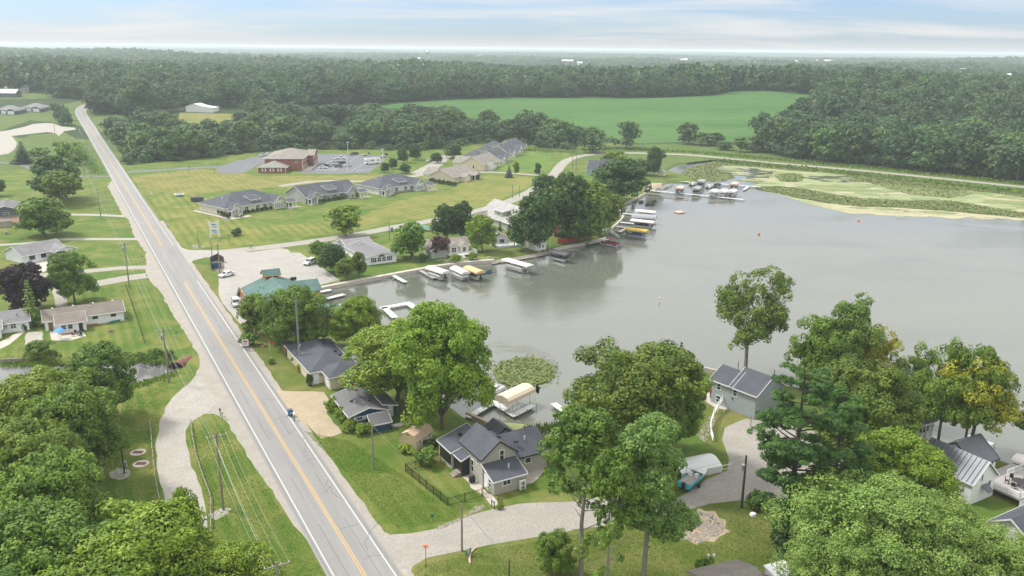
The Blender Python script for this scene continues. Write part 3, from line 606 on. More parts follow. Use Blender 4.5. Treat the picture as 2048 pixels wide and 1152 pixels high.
# lily pads floating off the near dock, and the big bed by the north bank
lp = [tuple(P(*q, z=0).xy) for q in ((985,742),(1000,727),(1030,718),(1065,715),(1090,722),(1108,736),(1110,752),(1095,765),(1060,774),(1020,773),(995,762))]
p2_ = scatter_poly(lp, 4700); st_ = p2_[rng.integers(0, 4700, 500)]; p2_ = np.r_[p2_, st_+(st_-p2_.mean(0))*rng.uniform(.02, .35, (500, 1))]; tn = np.clip(rng.normal(.5, .3, 5200), 0, 1)
tag(link('lily_pads', leaf_mesh('lily_pads', np.c_[p2_, rng.uniform(.03, .32, 5200)], np.c_[rng.normal(0, .3, (5200, 2)), np.ones(5200)], .26, M['lily'], tn, .8)), 'round bed of lily pads floating off the near dock', 'lily pads', None, 'stuff')
for w_, n_ in ((WB[1], 16000), (WB[0], 9000), (WB[2], 1500), (WB[4], 3000)):
    pl = [tuple(P(*q, z=0).xy) for q in w_]; q_ = scatter_poly(pl, n_)
    tag(link('lily_pads', leaf_mesh('lily_pads', np.c_[q_, rng.uniform(.06, .3, n_)], np.c_[rng.normal(0, .3, (n_, 2)), np.ones(n_)], .45, M['lily'], None, .8)), 'green lily pads and marsh weed along the north bank', 'lily pads', None, 'stuff')

# ------------------------------------------------------------------ trees
def unit(n): v = rng.normal(size=(n, 3)); return v/np.linalg.norm(v, axis=1)[:, None]
def crown_mesh(name, lobes, n, size, mat, sub=9, squash=.8, up=.45, aspect=.55, droop=0, subr=.46, low=-.45):
    L = np.array(lobes, float); wgt = L[:, 3]**2; wgt /= wgt.sum(); ps, ns_, tn = [], [], []
    for (cx_, cy_, cz, r), w_ in zip(L, wgt):
        k = max(6, int(n*w_)); ds = unit(sub*3); ds = ds[ds[:, 2] > low][:sub]; m = len(ds)
        sc = np.array([cx_, cy_, cz])+ds*r*.62*np.array([1, 1, squash]); sr_ = r*subr*rng.uniform(.75, 1.25, m); st = rng.uniform(.1, .8, m)
        i = rng.integers(0, m, k); d = unit(k)+ds[i]*.75; d /= np.linalg.norm(d, axis=1)[:, None]
        p = sc[i]+d*(sr_[i]*rng.uniform(.7, 1.1, k))[:, None]*np.array([1, 1, squash])
        p[:, 2] -= droop*rng.uniform(0, 1, k)
        ps.append(p); ns_.append(d*.8+np.array([0, 0, up])+unit(k)*.55); tn.append(np.clip(st[i]+rng.normal(0, .22, k), 0, 1))
    p = np.concatenate(ps)
    return leaf_mesh(name, p, np.concatenate(ns_), size, mat, np.concatenate(tn), aspect)
def limbs(Ht, R, n, trunk_h, r0, spread=1., seed=0, wob=.12, fork=True):
    """a tapered trunk with limbs; returns mesh builder and the points where foliage sits"""
    rd_ = random.Random(seed); mb = MB(); pts = []
    top = Vector((rd_.uniform(-.4, .4), rd_.uniform(-.4, .4), trunk_h)); mb.path([Vector((0, 0, -.3)), Vector((0, 0, .5)), top], [r0*1.35, r0, r0*.75], 8)
    for i in range(n):
        a = 2*math.pi*i/n+rd_.uniform(-.4, .4); el = rd_.choice((.35, .8, 1.15)) if i else 1.5
        d = Vector((math.cos(a)*math.cos(el), math.sin(a)*math.cos(el), math.sin(el)))
        ln = 1/math.sqrt((math.cos(el)/(R*.72))**2+(math.sin(el)/((Ht-trunk_h)*.8))**2)
        st = top*(rd_.uniform(.75, 1) if i else 1); cur = st; prev = st; rr = r0*.5; seg = 4
        for k in range(seg):
            nx = st+d*ln*(k+1)/seg*spread+Vector((rd_.uniform(-1, 1), rd_.uniform(-1, 1), rd_.uniform(-.5, 1)))*ln*wob
            mb.tube(cur, nx, rr, rr*.68, 5); 
            if k >= 1:
                for _ in range(2 if fork else 1):
                    e = nx+Vector((rd_.uniform(-1, 1), rd_.uniform(-1, 1), rd_.uniform(-.3, .8))).normalized()*ln*.3
                    mb.tube(nx, e, rr*.45, rr*.15, 4); pts.append(e)
            cur = nx; rr *= .68
        pts.append(cur)
    return mb, pts
PROTO = {}
def proto(key, Ht, R, trunk, crown): PROTO[key] = (Ht, R, trunk, crown)
def broad(key, Ht, R, leaf, n, size, nl=9, th=.25, lobr=.30, barkm='bark', seed=1, sub=9, fill=True, squash=.85, up=.45, wob=.12, lobv=.25):
    mb, pts = limbs(Ht, R, nl, Ht*th, Ht*.014+.08, seed=seed, wob=wob); rd_ = random.Random(seed+50); lobes = []
    for p in pts:
        r = R*lobr*rd_.uniform(1-lobv, 1+lobv); lobes.append((p.x, p.y, min(p.z, Ht-r*.9), r))
    if fill:
        c = Vector((0, 0, Ht*(1+th)/2)); 
        for i in range(14):
            a = rd_.uniform(0, 6.28); e = rd_.uniform(-.3, 1.4)
            p = c+Vector((math.cos(a)*math.cos(e)*R*.72, math.sin(a)*math.cos(e)*R*.72, math.sin(e)*(Ht-c.z)*.78)); lobes.append((p.x, p.y, p.z, R*lobr*1.05))
    tm = mb.mesh('trunk', M[barkm]); cm = crown_mesh('crown', lobes, n, size, M[leaf], sub, squash, up)
    proto(key, Ht, R, tm, cm)
broad('maple', 17, 8, 'leaf_lime', 56000, .235, 10, .13, .30, seed=3)
broad('maple_b', 16, 8, 'leaf_lime', 46000, .24, 8, .2, .33, seed=13)
broad('oak', 19, 9, 'leaf_olive', 58000, .235, 10, .2, .28, seed=5)
broad('green', 17, 8, 'leaf_mid', 50000, .235, 9, .22, .30, seed=8)
broad('green_b', 16, 7, 'leaf_mid', 36000, .24, 8, .25, .31, seed=9)
broad('feather', 17, 9, 'leaf_pale', 60000, .165, 10, .2, .24, seed=21, sub=14, squash=.75)
broad('ash', 22, 5.2, 'leaf_ash', 40000, .20, 9, .40, .34, 'bark_pale', 23, 11, True, .8, .45)
broad('open', 20, 8, 'leaf_olive', 17000, .22, 9, .36, .23, 'bark_pale', 35, 8, False, .85, .4, .2, .35)
broad('open_g', 18, 8, 'leaf_mid', 28000, .22, 10, .3, .24, 'bark', 33, 8, False, .8, .4, .2, .35)
broad('gold', 18, 8, 'leaf_gold', 15000, .22, 8, .4, .23, 'bark', 36, 7, False, .8, .4, .2, .35)
broad('mid_a', 15, 7, 'leaf_mid', 7000, .48, 8, .2, .32, seed=41); broad('mid_b', 14, 6, 'leaf_lime', 6500, .46, 7, .22, .34, seed=42)
broad('mid_c', 14, 7, 'leaf_deep', 7500, .48, 8, .18, .32, seed=43); broad('mid_d', 16, 7, 'leaf_olive', 6500, .48, 8, .22, .31, seed=44)
broad('mid_purple', 12, 6, 'leaf_purple', 9000, .40, 8, .15, .33, seed=45); broad('mid_wine', 7, 4, 'leaf_wine', 2600, .35, 6, .2, .33, seed=46)
broad('mid_dense', 15, 7, 'leaf_deep', 10000, .42, 9, .15, .33, seed=47)
for i_, (lf, sd_) in enumerate((('leaf_far', 61), ('leaf_far', 62), ('leaf_belt', 63), ('leaf_far', 64), ('leaf_belt', 65), ('leaf_belt', 66))):
    broad('far_%d' % i_, 18, 7.5, lf, 1900, .85, 6, .15, .36, seed=sd_, sub=7, up=.5)
broad('dist_a', 18, 8, 'leaf_far', 420, 1.7, 4, .12, .42, seed=71, sub=5, up=.6); broad('dist_b', 19, 8, 'leaf_far', 420, 1.7, 4, .12, .42, seed=72, sub=5, up=.6)
def conifer(key, Ht, R, leaf, n, size, lv, tip=.05, aspect=.3, barkm='bark_dark', droop=.25, seed=1, base=.06, per=9):
    rd_ = random.Random(seed); mb = MB(); mb.path([(0, 0, -.3), (0, 0, Ht*.5), (0, 0, Ht*.97)], [Ht*.016, Ht*.01, .03], 7); pos, nr, lg, tn = [], [], [], []
    tot = 0; W_ = [(1-k/lv)*1.0+.06 for k in range(lv)]; sw = sum(w_*w_ for w_ in W_)
    for k in range(lv):
        z = Ht*(base+(1-base)*k/lv); r = R*W_[k]*rd_.uniform(.85, 1.1); nb = max(5, int(per*(W_[k]+.35)))
        for b in range(nb):
            a = 2*math.pi*(b+rd_.uniform(-.3, .3))/nb; rr = r*rd_.uniform(.75, 1.12); m = max(10, int(n*W_[k]**2/sw/nb))
            t = rng.uniform(.15, 1, m)**.75; side = rng.normal(0, .16, m)*rr*(1.15-t)*1.3
            x = math.cos(a)*t*rr-math.sin(a)*side; y = math.sin(a)*t*rr+math.cos(a)*side; zz_ = z-droop*rr*t+.12*rr*t*t+rng.normal(0, .06+.02*rr, m)
            pos.append(np.c_[x, y, zz_]); nr.append(np.c_[rng.normal(0, .4, (m, 2)), np.ones(m)]+np.array([math.cos(a), math.sin(a), 0])*.5); lg.append(np.tile([math.cos(a), math.sin(a), -.15], (m, 1))); tn.append(np.clip(t*.7+rng.normal(0, .2, m), 0, 1)*.9)
    cm = leaf_mesh('crown', np.concatenate(pos), np.concatenate(nr), size, M[leaf], np.concatenate(tn), aspect, .35, np.concatenate(lg))
    proto(key, Ht, R, mb.mesh('trunk', M[barkm]), cm)
conifer('spruce', 11, 3, 'leaf_spruce', 6000, .30, 16, seed=2); conifer('blue_spruce', 9, 3.2, 'leaf_blue', 5000, .32, 13, seed=3); conifer('thin_spruce', 9, 1.3, 'leaf_pale', 2600, .22, 16, seed=4, per=6)
conifer('arborvitae', 6, 1.2, 'leaf_deep', 1800, .22, 12, seed=5, droop=-.4, per=8)
def pine(key, Ht, R, n, seed, th=.22):
    rd_ = random.Random(seed); mb = MB(); mb.path([(0, 0, -.4), (.1, 0, Ht*.3), (-.15, .1, Ht*.65), (0, 0, Ht*.97)], [Ht*.021, Ht*.017, Ht*.010, .05], 8); lobes = []
    z = Ht*th
    while z < Ht*.97:
        k = (z/Ht-th)/(1-th); env = R*(1.0-.25*abs(k-.3)-.72*max(0, k-.45)**1.1*1.3)*rd_.uniform(.55, 1.1)
        for b in range(rd_.choice((2, 3, 3, 4))):
            a = rd_.uniform(0, 6.28); r = env*rd_.uniform(.65, 1.05); e = Vector((math.cos(a)*r, math.sin(a)*r, z+r*rd_.uniform(.05, .28))); m_ = Vector((math.cos(a)*r*.5, math.sin(a)*r*.5, z+r*.02))
            mb.path([(0, 0, z), m_, e], [.14*(1-k)+.05, .08*(1-k)+.04, .03], 5)
            for q, s_ in ((e, .17), (m_*.3+e*.7+Vector((rd_.uniform(-.8, .8), rd_.uniform(-.8, .8), .2)), .2), (m_*.75+e*.25, .13)):
                lobes.append((q.x, q.y, q.z+.25, max(.8, R*s_*(1.1-.45*k))))
        z += Ht*rd_.uniform(.028, .045)
    cm = crown_mesh('crown', lobes, n, .27, M['leaf_pine'], 8, .42, .9, .3, 0, .5, -.2); proto(key, Ht, R, mb.mesh('trunk', M['bark_dark']), cm)
pine('pine', 24, 7, 38000, 4, .2); pine('pine_b', 22, 6.5, 26000, 9, .25)
def tall():
    rd_ = random.Random(3); mb = MB(); lobes = []
    mb.path([(0, 0, -.3), (.2, .1, 9), (-.3, 0, 18), (.1, .2, 25)], [.34, .26, .17, .06], 8)
    for z in [5, 6.5, 8, 9.5, 11, 12.5, 14, 15.5, 17, 18.5, 20, 21.2, 22.3, 23.2, 24]:
        for b in range(2 if z < 12 else 3):
            a = rd_.uniform(0, 6.28); r = (2.2 if z < 10 else 3.6)*rd_.uniform(.5, 1.1)*(1.25-max(0, z-18)*.11); e = Vector((math.cos(a)*r, math.sin(a)*r, z+r*.5))
            mb.path([(0, 0, z), e*.6+Vector((0, 0, z*.4)), e], [.1, .06, .02], 4)
            if rd_.random() < (.7 if z < 14 else 1): lobes.append((e.x, e.y, e.z, (1.0 if z < 12 else 1.55)*rd_.uniform(.8, 1.2)))
    for i in range(16):
        a = rd_.uniform(0, 6.28); p = Vector((math.cos(a)*2.2, math.sin(a)*2.2, rd_.uniform(19, 25))); lobes.append((p.x, p.y, p.z, 1.5))
    proto('tall', 26, 4.5, mb.mesh('trunk', M['bark_pale']), crown_mesh('crown', lobes, 13000, .26, M['leaf_mid'], 8, .9, .4))
tall()
def shrub(key, leaf, n, size, R=1.5, Ht=1.6, seed=1):
    rd_ = random.Random(seed); lobes = [(rd_.uniform(-.5, .5)*R, rd_.uniform(-.5, .5)*R, Ht*rd_.uniform(.3, .7), R*rd_.uniform(.4, .6)) for _ in range(9)]
    mb = MB()
    for l in lobes: mb.tube((0, 0, -.1), l[:3], .03, .012, 4)
    proto(key, Ht, R, mb.mesh('stem', M['bark']), crown_mesh('leaves', lobes, n, size, M[leaf], 7, .85, .5))
shrub('shrub', 'leaf_mid', 1500, .16, seed=1); shrub('shrub_lime', 'leaf_lime', 1500, .16, seed=2); shrub('shrub_deep', 'leaf_deep', 1500, .16, seed=3)
shrub('shrub_far', 'leaf_mid', 420, .42, 2.6, 3, seed=4); shrub('shrub_pale', 'leaf_pale', 1200, .15, seed=5); shrub('shrub_gold', 'leaf_gold', 700, .15, seed=6)
shrub('thicket', 'leaf_mid', 900, .5, 4, 4.5, seed=7); shrub('thicket_far', 'leaf_far', 600, .6, 4.5, 5, seed=8)
def plant(key, loc, H_, Wd, label, cat='tree', group=None, name=None, rz=None, lean=None):
    Ht, R, tm, cm = PROTO[key]
    nm = name or ('shrub' if key.startswith(('shrub', 'thicket')) else {'spruce': 'spruce_tree', 'blue_spruce': 'blue_spruce_tree', 'thin_spruce': 'weeping_spruce', 'arborvitae': 'arborvitae', 'pine': 'pine_tree', 'pine_b': 'pine_tree', 'maple': 'maple_tree', 'maple_b': 'maple_tree', 'oak': 'oak_tree'}.get(key, 'broadleaf_tree'))
    o = thing(nm, label, cat, loc, random.uniform(0, 6.28) if rz is None else rz, group); k = Wd/2/R/.97; o.scale = (k, k, H_/Ht)
    if lean: o.rotation_euler = (lean[0], lean[1], o.rotation_euler[2])
    sh = nm == 'shrub'
    link('stem' if sh else 'trunk', tm, o); link('foliage' if sh else 'crown', cm, o); return o
def TB(key, bx, by, ty, wpx, label, **kw):           # by the pixel of the foot of the trunk
    p = P(bx, by); H_ = height_at(p, ty); return plant(key, p, H_, wpx/F*depth(p), label, **kw)
def TT(key, tx, ty, H_, wpx, label, **kw):           # by the pixel of the tree top
    p = P(tx, ty, .8+H_); w_ = wpx/F*depth(p); return plant(key, Vector((p.x, p.y, gz(p.x, p.y))), H_, w_, label, **kw)
# --- trees of the lower left corner
TT('green_b', 188, 688, 14, 138, 'dark green maple at the creek, rightmost of the lower left trees', name='maple_tree')
TT('maple', 70, 742, 15, 230, 'bright green tree at the left edge just below the creek')
TT('green', 135, 770, 16, 185, 'mid green tree overhanging the striped lawn left of the gravel drive')
TT('oak', 20, 850, 17, 250, 'big ragged tree with bare dead twigs at the left edge', name='broadleaf_tree')
TT('green', 85, 905, 16, 215, 'shady green tree behind the bottom left corner tree')
TT('maple_b', 255, 1022, 14, 300, 'bright green tree at the bottom edge reaching across the gravel drive')
TT('green', 40, 1030, 15, 300, 'darker green tree filling the bottom left corner')
TT('maple_b', 180, 1085, 13, 300, 'leafy green crown cut by the bottom edge left of the crossarm pole')
TT('maple_b', 352, 985, 13, 95, 'slim leafy top poking up over the gravel drive', name='broadleaf_tree')
TT('maple_b', 470, 1108, 10, 190, 'low green crown at the bottom edge under the crossarm pole')
TB('green_b', 88, 732, 680, 62, 'round dark bush tree on the creek bank behind the ranch house', name='bushy_tree')
# --- left side gardens
TB('mid_purple', 52, 622, 528, 98, 'dark purple maple beside the ranch house drive', name='purple_maple')
TB('thin_spruce', 66, 652, 556, 34, 'thin weeping spruce in front of the purple maple')
TB('green_b', 150, 606, 503, 88, 'dense green maple beside the ranch house drive', name='maple_tree')
TB('mid_a', 90, 474, 397, 104, 'spreading green tree between the slate house and the white porch house')
TB('mid_c', 112, 400, 313, 90, 'tall dark green oak on the lawn left of the road', name='oak_tree')
TB('mid_d', 128, 410, 340, 74, 'yellow green tree standing in front of the tall dark oak')
TB('spruce', 47, 327, 281, 42, 'dark blue green spruce on the lawn below the gravel turnaround')
TB('mid_c', -4, 392, 356, 30, 'dark tree cut off at the left edge above the slate house')
for (x, y, t, w_, lb) in ((82,312,293,46,'low dark bushy tree right of the spruce'),(140,322,282,52,'bushy tree left of the guardrail'),(160,330,300,34,'small bush beside the guardrail end'),(118,300,280,30,'small round bush above the dark bushes')): TB('thicket', x, y, t, w_, lb, cat='bush')
for i, (x, y, t) in enumerate(((112,225,203),(122,233,208),(130,241,212),(118,240,222),(137,250,222),(126,249,228))): TB('thicket_far', x, y, t, 22, 'bush in the thick row beside the far bend of the road', cat='bush', group='bushes in the row by the far bend')
TB('mid_d', 244, 222, 186, 40, 'pale green tree on the right of the far road bend'); TB('mid_c', 212, 218, 176, 44, 'dark tree at the far road bend'); TB('mid_c', 285, 235, 160, 58, 'tallest dark tree right of the far road bend')
for i, (x, y) in enumerate(((252,232),(262,238),(276,234))): TB('blue_spruce', x, y, y-17, 15, 'small blue spruce below the tall dark tree', cat='tree', group='small blue spruces by the far bend')
# --- middle ground
TB('mid_b', 692, 472, 411, 66, 'round bright maple beside the street above the grey roofed cottage', name='maple_tree')
TB('shrub_deep', 473, 471, 458, 26, 'single dark round bush on the condo lawn', cat='bush')
TB('mid_a', 640, 527, 483, 42, 'green bushy tree at the corner of the car park'); TB('mid_dense', 667, 545, 487, 54, 'dark dense tree beside the car park stalls'); TB('mid_d', 693, 558, 517, 44, 'yellow green tree beside the lakeside wall'); TB('mid_a', 719, 553, 505, 30, 'narrow green tree against the white cottage wall')
TB('mid_a', 823, 517, 446, 72, 'rounded tree between the white cottage and the deck house'); TB('mid_dense', 895, 480, 410, 62, 'dark tree left of the light green linden', name='maple_tree'); TB('mid_dense', 925, 478, 403, 44, 'dark tree top rising right behind its dark neighbour')
TB('mid_b', 965, 503, 431, 58, 'light green linden on the lakeside lawn', name='linden_tree'); TB('mid_wine', 880, 514, 472, 42, 'wine red tree beside the deck house', name='plum_tree'); TB('arborvitae', 1000, 470, 440, 13, 'slim arborvitae behind the white cabin'); TB('arborvitae', 479, 592, 574, 12, 'clipped arborvitae at the green roofed restaurant')
TB('mid_c', 1068, 500, 390, 92, 'dark lakeside oak left of the tall trunk', name='oak_tree'); TB('mid_c', 1135, 484, 350, 104, 'tallest lakeside oak with a pale bare trunk', name='oak_tree'); TB('mid_a', 1180, 484, 366, 84, 'lakeside tree right of the tallest oak'); TB('mid_d', 1220, 468, 386, 58, 'smaller yellow green tree at the bend of the shore'); TB('mid_a', 1158, 478, 422, 50, 'low bushy tree over the red fence steps'); TB('mid_c', 1090, 410, 350, 60, 'dark tree behind the lakeside oaks')
TB('mid_dense', 1238, 404, 318, 112, 'broad dark tree at the corner of the marina bay'); TB('mid_a', 1205, 385, 340, 60, 'green tree left of the broad dark marina tree'); TB('mid_b', 1228, 342, 302, 50, 'bright tree beside the light blue house'); TB('mid_c', 1308, 352, 294, 34, 'small dark tree near the white marina shed'); TB('mid_a', 1282, 350, 318, 40, 'low tree left of the small dark marina tree')
TB('blue_spruce', 1018, 355, 329, 19, 'blue spruce beside the condo side road'); TB('mid_b', 1033, 350, 324, 12, 'small lollipop tree right of the blue spruce'); TB('mid_c', 1075, 351, 326, 13, 'small lollipop tree near the street corner')
for (x, y, t, w_, lb) in ((770,345,325,17,'small round tree left behind the right dark condo'),(786,338,316,19,'small round tree second behind the right dark condo'),(806,326,295,22,'slim oval tree on the condo lawn'),(830,320,287,25,'tallest oval tree on the condo lawn'),(811,347,328,24,'low round tree at the condo drive'),(873,326,306,24,'round tree at the end of the condo drive'),(906,316,288,34,'broad round tree beside the cream condos')): TB('mid_dense', x, y, t, w_, lb)
# --- belt of trees along the restaurant and the near shore
TB('mid_d', 512, 668, 588, 66, 'thin yellowish tree beside the parked grey pickup'); TB('green', 600, 705, 572, 128, 'big green tree in front of the green roofed restaurant'); TB('green', 560, 690, 600, 70, 'darker tree left of the antenna tower')
TB('maple', 716, 708, 594, 104, 'bright maple between the restaurant and the shore'); TB('maple', 795, 800, 648, 222, 'left half of the big bright tree pair over the blue house'); TB('maple', 884, 858, 608, 196, 'tallest bright lakeside maple leaning over the water')
TB('shrub', 500, 692, 670, 40, 'leafy bush under the thin yellowish tree', cat='bush')
TB('oak', 1262, 925, 672, 268, 'huge dark olive tree on the near shore', name='broadleaf_tree'); TB('green_b', 1335, 905, 735, 130, 'right shoulder tree of the huge olive tree'); TB('shrub_far', 1150, 860, 815, 80, 'waterside bush at the foot of the huge olive tree', cat='bush')
TB('ash', 1286, 1165, 832, 152, 'tall light green tree standing alone in front of the huge olive tree', name='ash_tree'); TB('tall', 1162, 1160, 820, 130, 'tall sparse tree with a long bare trunk beside the street', name='ash_tree'); TB('tall', 1210, 1240, 905, 90, 'second sparse tree with a thin trunk cut by the bottom edge', name='ash_tree')
TB('green_b', 1110, 1150, 1062, 80, 'low bushy growth around the sparse tree trunks', name='bushy_tree')
TB('spruce', 1358, 762, 681, 42, 'lone spruce on the shore left of the grey lake house'); TB('open', 1490, 752, 522, 172, 'leaning open crowned poplar behind the grey lake house', name='poplar_tree')
TB('open_g', 1668, 800, 597, 180, 'broad open oak on the shore behind the pines', name='oak_tree'); TB('green', 1650, 812, 660, 130, 'dense lower tree under the open oak'); TB('gold', 1745, 812, 648, 104, 'half yellow maple right of the open oak', name='maple_tree')
TB('open_g', 1808, 838, 712, 92, 'small gnarled tree above the metal roofed house'); TB('oak', 1708, 950, 722, 220, 'large yellow green tree behind the pines', name='broadleaf_tree')
TB('pine', 1572, 1085, 728, 205, 'tall dark pine in front of the parking area'); TB('pine_b', 1655, 1060, 780, 150, 'second pine right of the tall dark pine')
TB('open_g', 1874, 898, 690, 140, 'dark oak with yellow tips in front of the white house', name='oak_tree', rz=1.0); TB('gold', 1935, 915, 700, 180, 'tall leaning oak turning yellow over the white house', name='oak_tree'); TB('open_g', 1925, 915, 688, 130, 'green crowned oak beside the yellow one', name='oak_tree')
TB('open', 2056, 905, 800, 90, 'tree cut off at the right edge above the white house'); TB('maple', 1780, 1055, 868, 190, 'vivid lime tree between the pines and the white house', name='maple_tree'); TB('maple_b', 1838, 1075, 903, 132, 'vivid lime tree touching the white house roof', name='maple_tree')
TT('feather', 1750, 958, 15, 330, 'wide pale feathery tree in the lower right', name='willow_tree'); TT('feather', 1868, 988, 15, 280, 'pale feathery tree right of its wide neighbour', name='willow_tree'); TT('feather', 2000, 1068, 12, 240, 'pale feathery tree in the bottom right corner', name='willow_tree'); TT('feather', 1680, 1065, 11, 200, 'feathery low tree at the bottom edge right of the roofs', name='willow_tree')
TB('mid_dense', 1590, 1135, 1040, 110, 'dark undergrowth tree at the foot of the pines', name='bushy_tree'); TB('green_b', 1640, 1150, 1075, 90, 'dark bush between the pines and the feathery trees', name='bushy_tree')
TB('shrub', 1508, 1022, 985, 36, 'bush at the foot of the black pole', cat='bush'); TB('shrub', 1418, 1162, 1118, 60, 'bush beside the bottom roof', cat='bush')
# --- garden shrubs
SH = [('shrub',845,930,898,56,'rounded shrub inside the black garden fence corner'),('shrub_lime',812,905,890,34,'pale ground shrub in front of the tan shed'),('shrub_lime',668,822,795,34,'left hedge shrub along the blue house wall'),('shrub_lime',684,842,815,34,'middle hedge shrub along the blue house wall'),('shrub_lime',700,862,838,30,'hedge shrub at the corner of the blue house'),('shrub_lime',724,868,846,30,'shrub below the left window of the blue house'),('shrub_lime',738,865,845,26,'shrub beside the small blue lean shed'),
 ('shrub',592,725,712,22,'shrub by the cream house side wall'),('shrub_gold',600,742,728,18,'yellowish shrub by the cream house side wall'),('shrub_deep',620,770,748,18,'round shrub at the cream house door'),('shrub',545,727,718,18,'low shrub in the island bed of the front lawn'),('shrub_deep',634,505,493,22,'bush on the grass tip of the car park'),('shrub',498,665,650,26,'bush at the foot of the yellowish tree'),
 ('shrub_lime',910,525,508,24,'left bush below the white deck'),('shrub_lime',945,520,504,22,'right bush below the white deck'),('shrub_deep',848,523,508,20,'dark bush left of the deck house'),('shrub_deep',1130,473,458,50,'hedge bush above the red fence'),('shrub',1200,466,445,40,'bush on the bank beside the shore steps'),('shrub_lime',1168,470,455,30,'bright bush by the white steps'),
 ('shrub_deep',108,522,508,18,'left porch bush of the white house'),('shrub_deep',118,518,505,16,'middle porch bush of the white house'),('shrub_deep',126,514,502,16,'right porch bush of the white house'),('shrub_deep',104,537,525,18,'round bush on the patio steps'),('shrub_gold',60,640,628,20,'yellow bush beside the left edge house'),('shrub_deep',48,660,648,14,'dark bush beside the left edge house corner'),
 ('shrub',312,720,700,32,'weedy bush on the creek bank near the pole'),('shrub',285,722,705,28,'left weedy bush on the creek bank'),('shrub',335,715,702,26,'weedy bush above the rusty culvert'),('shrub_lime',183,533,524,22,'low shrub bed on the striped left lawn'),('shrub_lime',1000,1018,1008,14,'small shrub at the black gate posts'),('shrub_deep',862,895,878,30,'dark shrub behind the tan shed')]
for k_, x, y, t, w_, lb in SH: TB(k_, x, y, t, w_, lb, cat='shrub')
for i in range(9): TB('shrub_deep', 412+i*5.4+random.uniform(-1, 1), 416+i*2.6, 406+i*2.6, 9, 'dark foundation bush along the left condo end wall', cat='shrub', group='foundation bushes of the left condo')
for i in range(11): TB('shrub_deep', 488+i*9, 427-i*1.55, 421-i*1.55, 9, 'low dark bush in the bed along the left condo front', cat='shrub', group='bed bushes before the left condo')
for i in range(9): TB('shrub_deep', 640+i*9, 405-i*1.3, 397-i*1.3, 9, 'low dark bush in the bed along the middle condo front', cat='shrub', group='bed bushes before the middle condo')
for i in range(7): TB('shrub_deep', 862+i*8, 365+i*1.3, 356+i*1.3, 9, 'dark bush along the cream condo end wall', cat='shrub', group='foundation bushes of the cream condo')
def grass_clumps(px, n, h, mat, label):
    pl = [tuple(P(*q).xy) for q in px]; q_ = scatter_poly(pl, n)
    tag(link('grass_tufts', leaf_mesh('grass_tufts', np.c_[q_, np.full(n, .8+h*.3)], np.c_[rng.normal(0, .8, (n, 2)), rng.uniform(.3, 1, n)], h, M[mat], None, .5)), label, 'grass', None, 'stuff')
grass_clumps([(608,862),(700,882),(800,945),(890,1015),(950,1010),(900,1042),(795,1058),(710,965)], 16000, .085, 'leaf_mid', 'grass blades of the lawn in front of the greige house')
grass_clumps([(830,1135),(930,1108),(1240,1052),(1350,1040),(1360,1085),(1440,1090),(1470,1010),(1600,1035),(1600,1200),(830,1230)], 26000, .09, 'leaf_olive', 'grass blades of the rough lawn below the street')
grass_clumps([(380,870),(440,845),(500,935),(600,1075),(650,1150),(440,1160),(415,1010)], 12000, .085, 'leaf_mid', 'grass blades of the island beside the gravel drive')
grass_clumps([(245,800),(345,755),(310,860),(305,960),(320,1060),(215,1060),(235,900)], 9000, .085, 'leaf_mid', 'grass blades left of the gravel drive')
# reeds at the near shore
rp = [tuple(P(*q, z=0).xy) for q in ((1045,866),(1100,860),(1160,845),(1165,858),(1100,874),(1050,874))]; q_ = scatter_poly(rp, 1500)
tag(link('reeds', leaf_mesh('reeds', np.c_[q_, rng.uniform(.5, 1.5, 1500)], np.c_[rng.normal(0, 1, (1500, 2)), rng.normal(0, .1, 1500)], .55, M['leaf_mid'], None, .08, .4, np.tile([0, 0, 1.], (1500, 1)))), 'tall reeds at the waterline behind the grey house', 'reeds', None, 'stuff')
# rough grass tufts along banks and verges
def tufts(name, lines_, n, h, mat, label, wd=1.5):
    ps = []
    for ln in lines_:
        pts = [Vector(P(*q).xy) for q in ln]
        for i in range(len(pts)-1):
            L_ = (pts[i+1]-pts[i]).length; k = int(n*L_)
            t = rng.uniform(0, 1, k); a, b = np.array(pts[i]), np.array(pts[i+1]); ps.append(a+(b-a)*t[:, None]+rng.normal(0, wd, (k, 2)))
    p = np.concatenate(ps); z = np.array([vz(x, y) for x, y in p]); p = np.c_[p, z+h*.4]
    tag(link(name, leaf_mesh(name, p, np.c_[rng.normal(0, 1, (len(p), 2)), rng.uniform(.1, .8, len(p))], h, M[mat], None, .5)), label, 'weeds', None, 'stuff')
tufts('creek_weeds', [[(0,722),(60,724),(130,722),(245,716),(340,722)],[(262,776),(300,764),(350,748)]], 30, .35, 'leaf_mid', 'rough green weeds along the creek banks', .8)
tufts('ditch_weeds', [[(150,285),(172,320),(195,348)]], 12, .4, 'leaf_mid', 'rough green weeds in the roadside ditch', 2)
tufts('bank_weeds', [[(1160,300),(1250,298),(1400,305),(1540,318),(1740,336),(2048,366)],[(1430,320),(1540,330),(1738,349),(2048,384)],[(1060,300),(1150,305)]], 12, .7, 'leaf_mid', 'rough green weeds along the north road', 3)

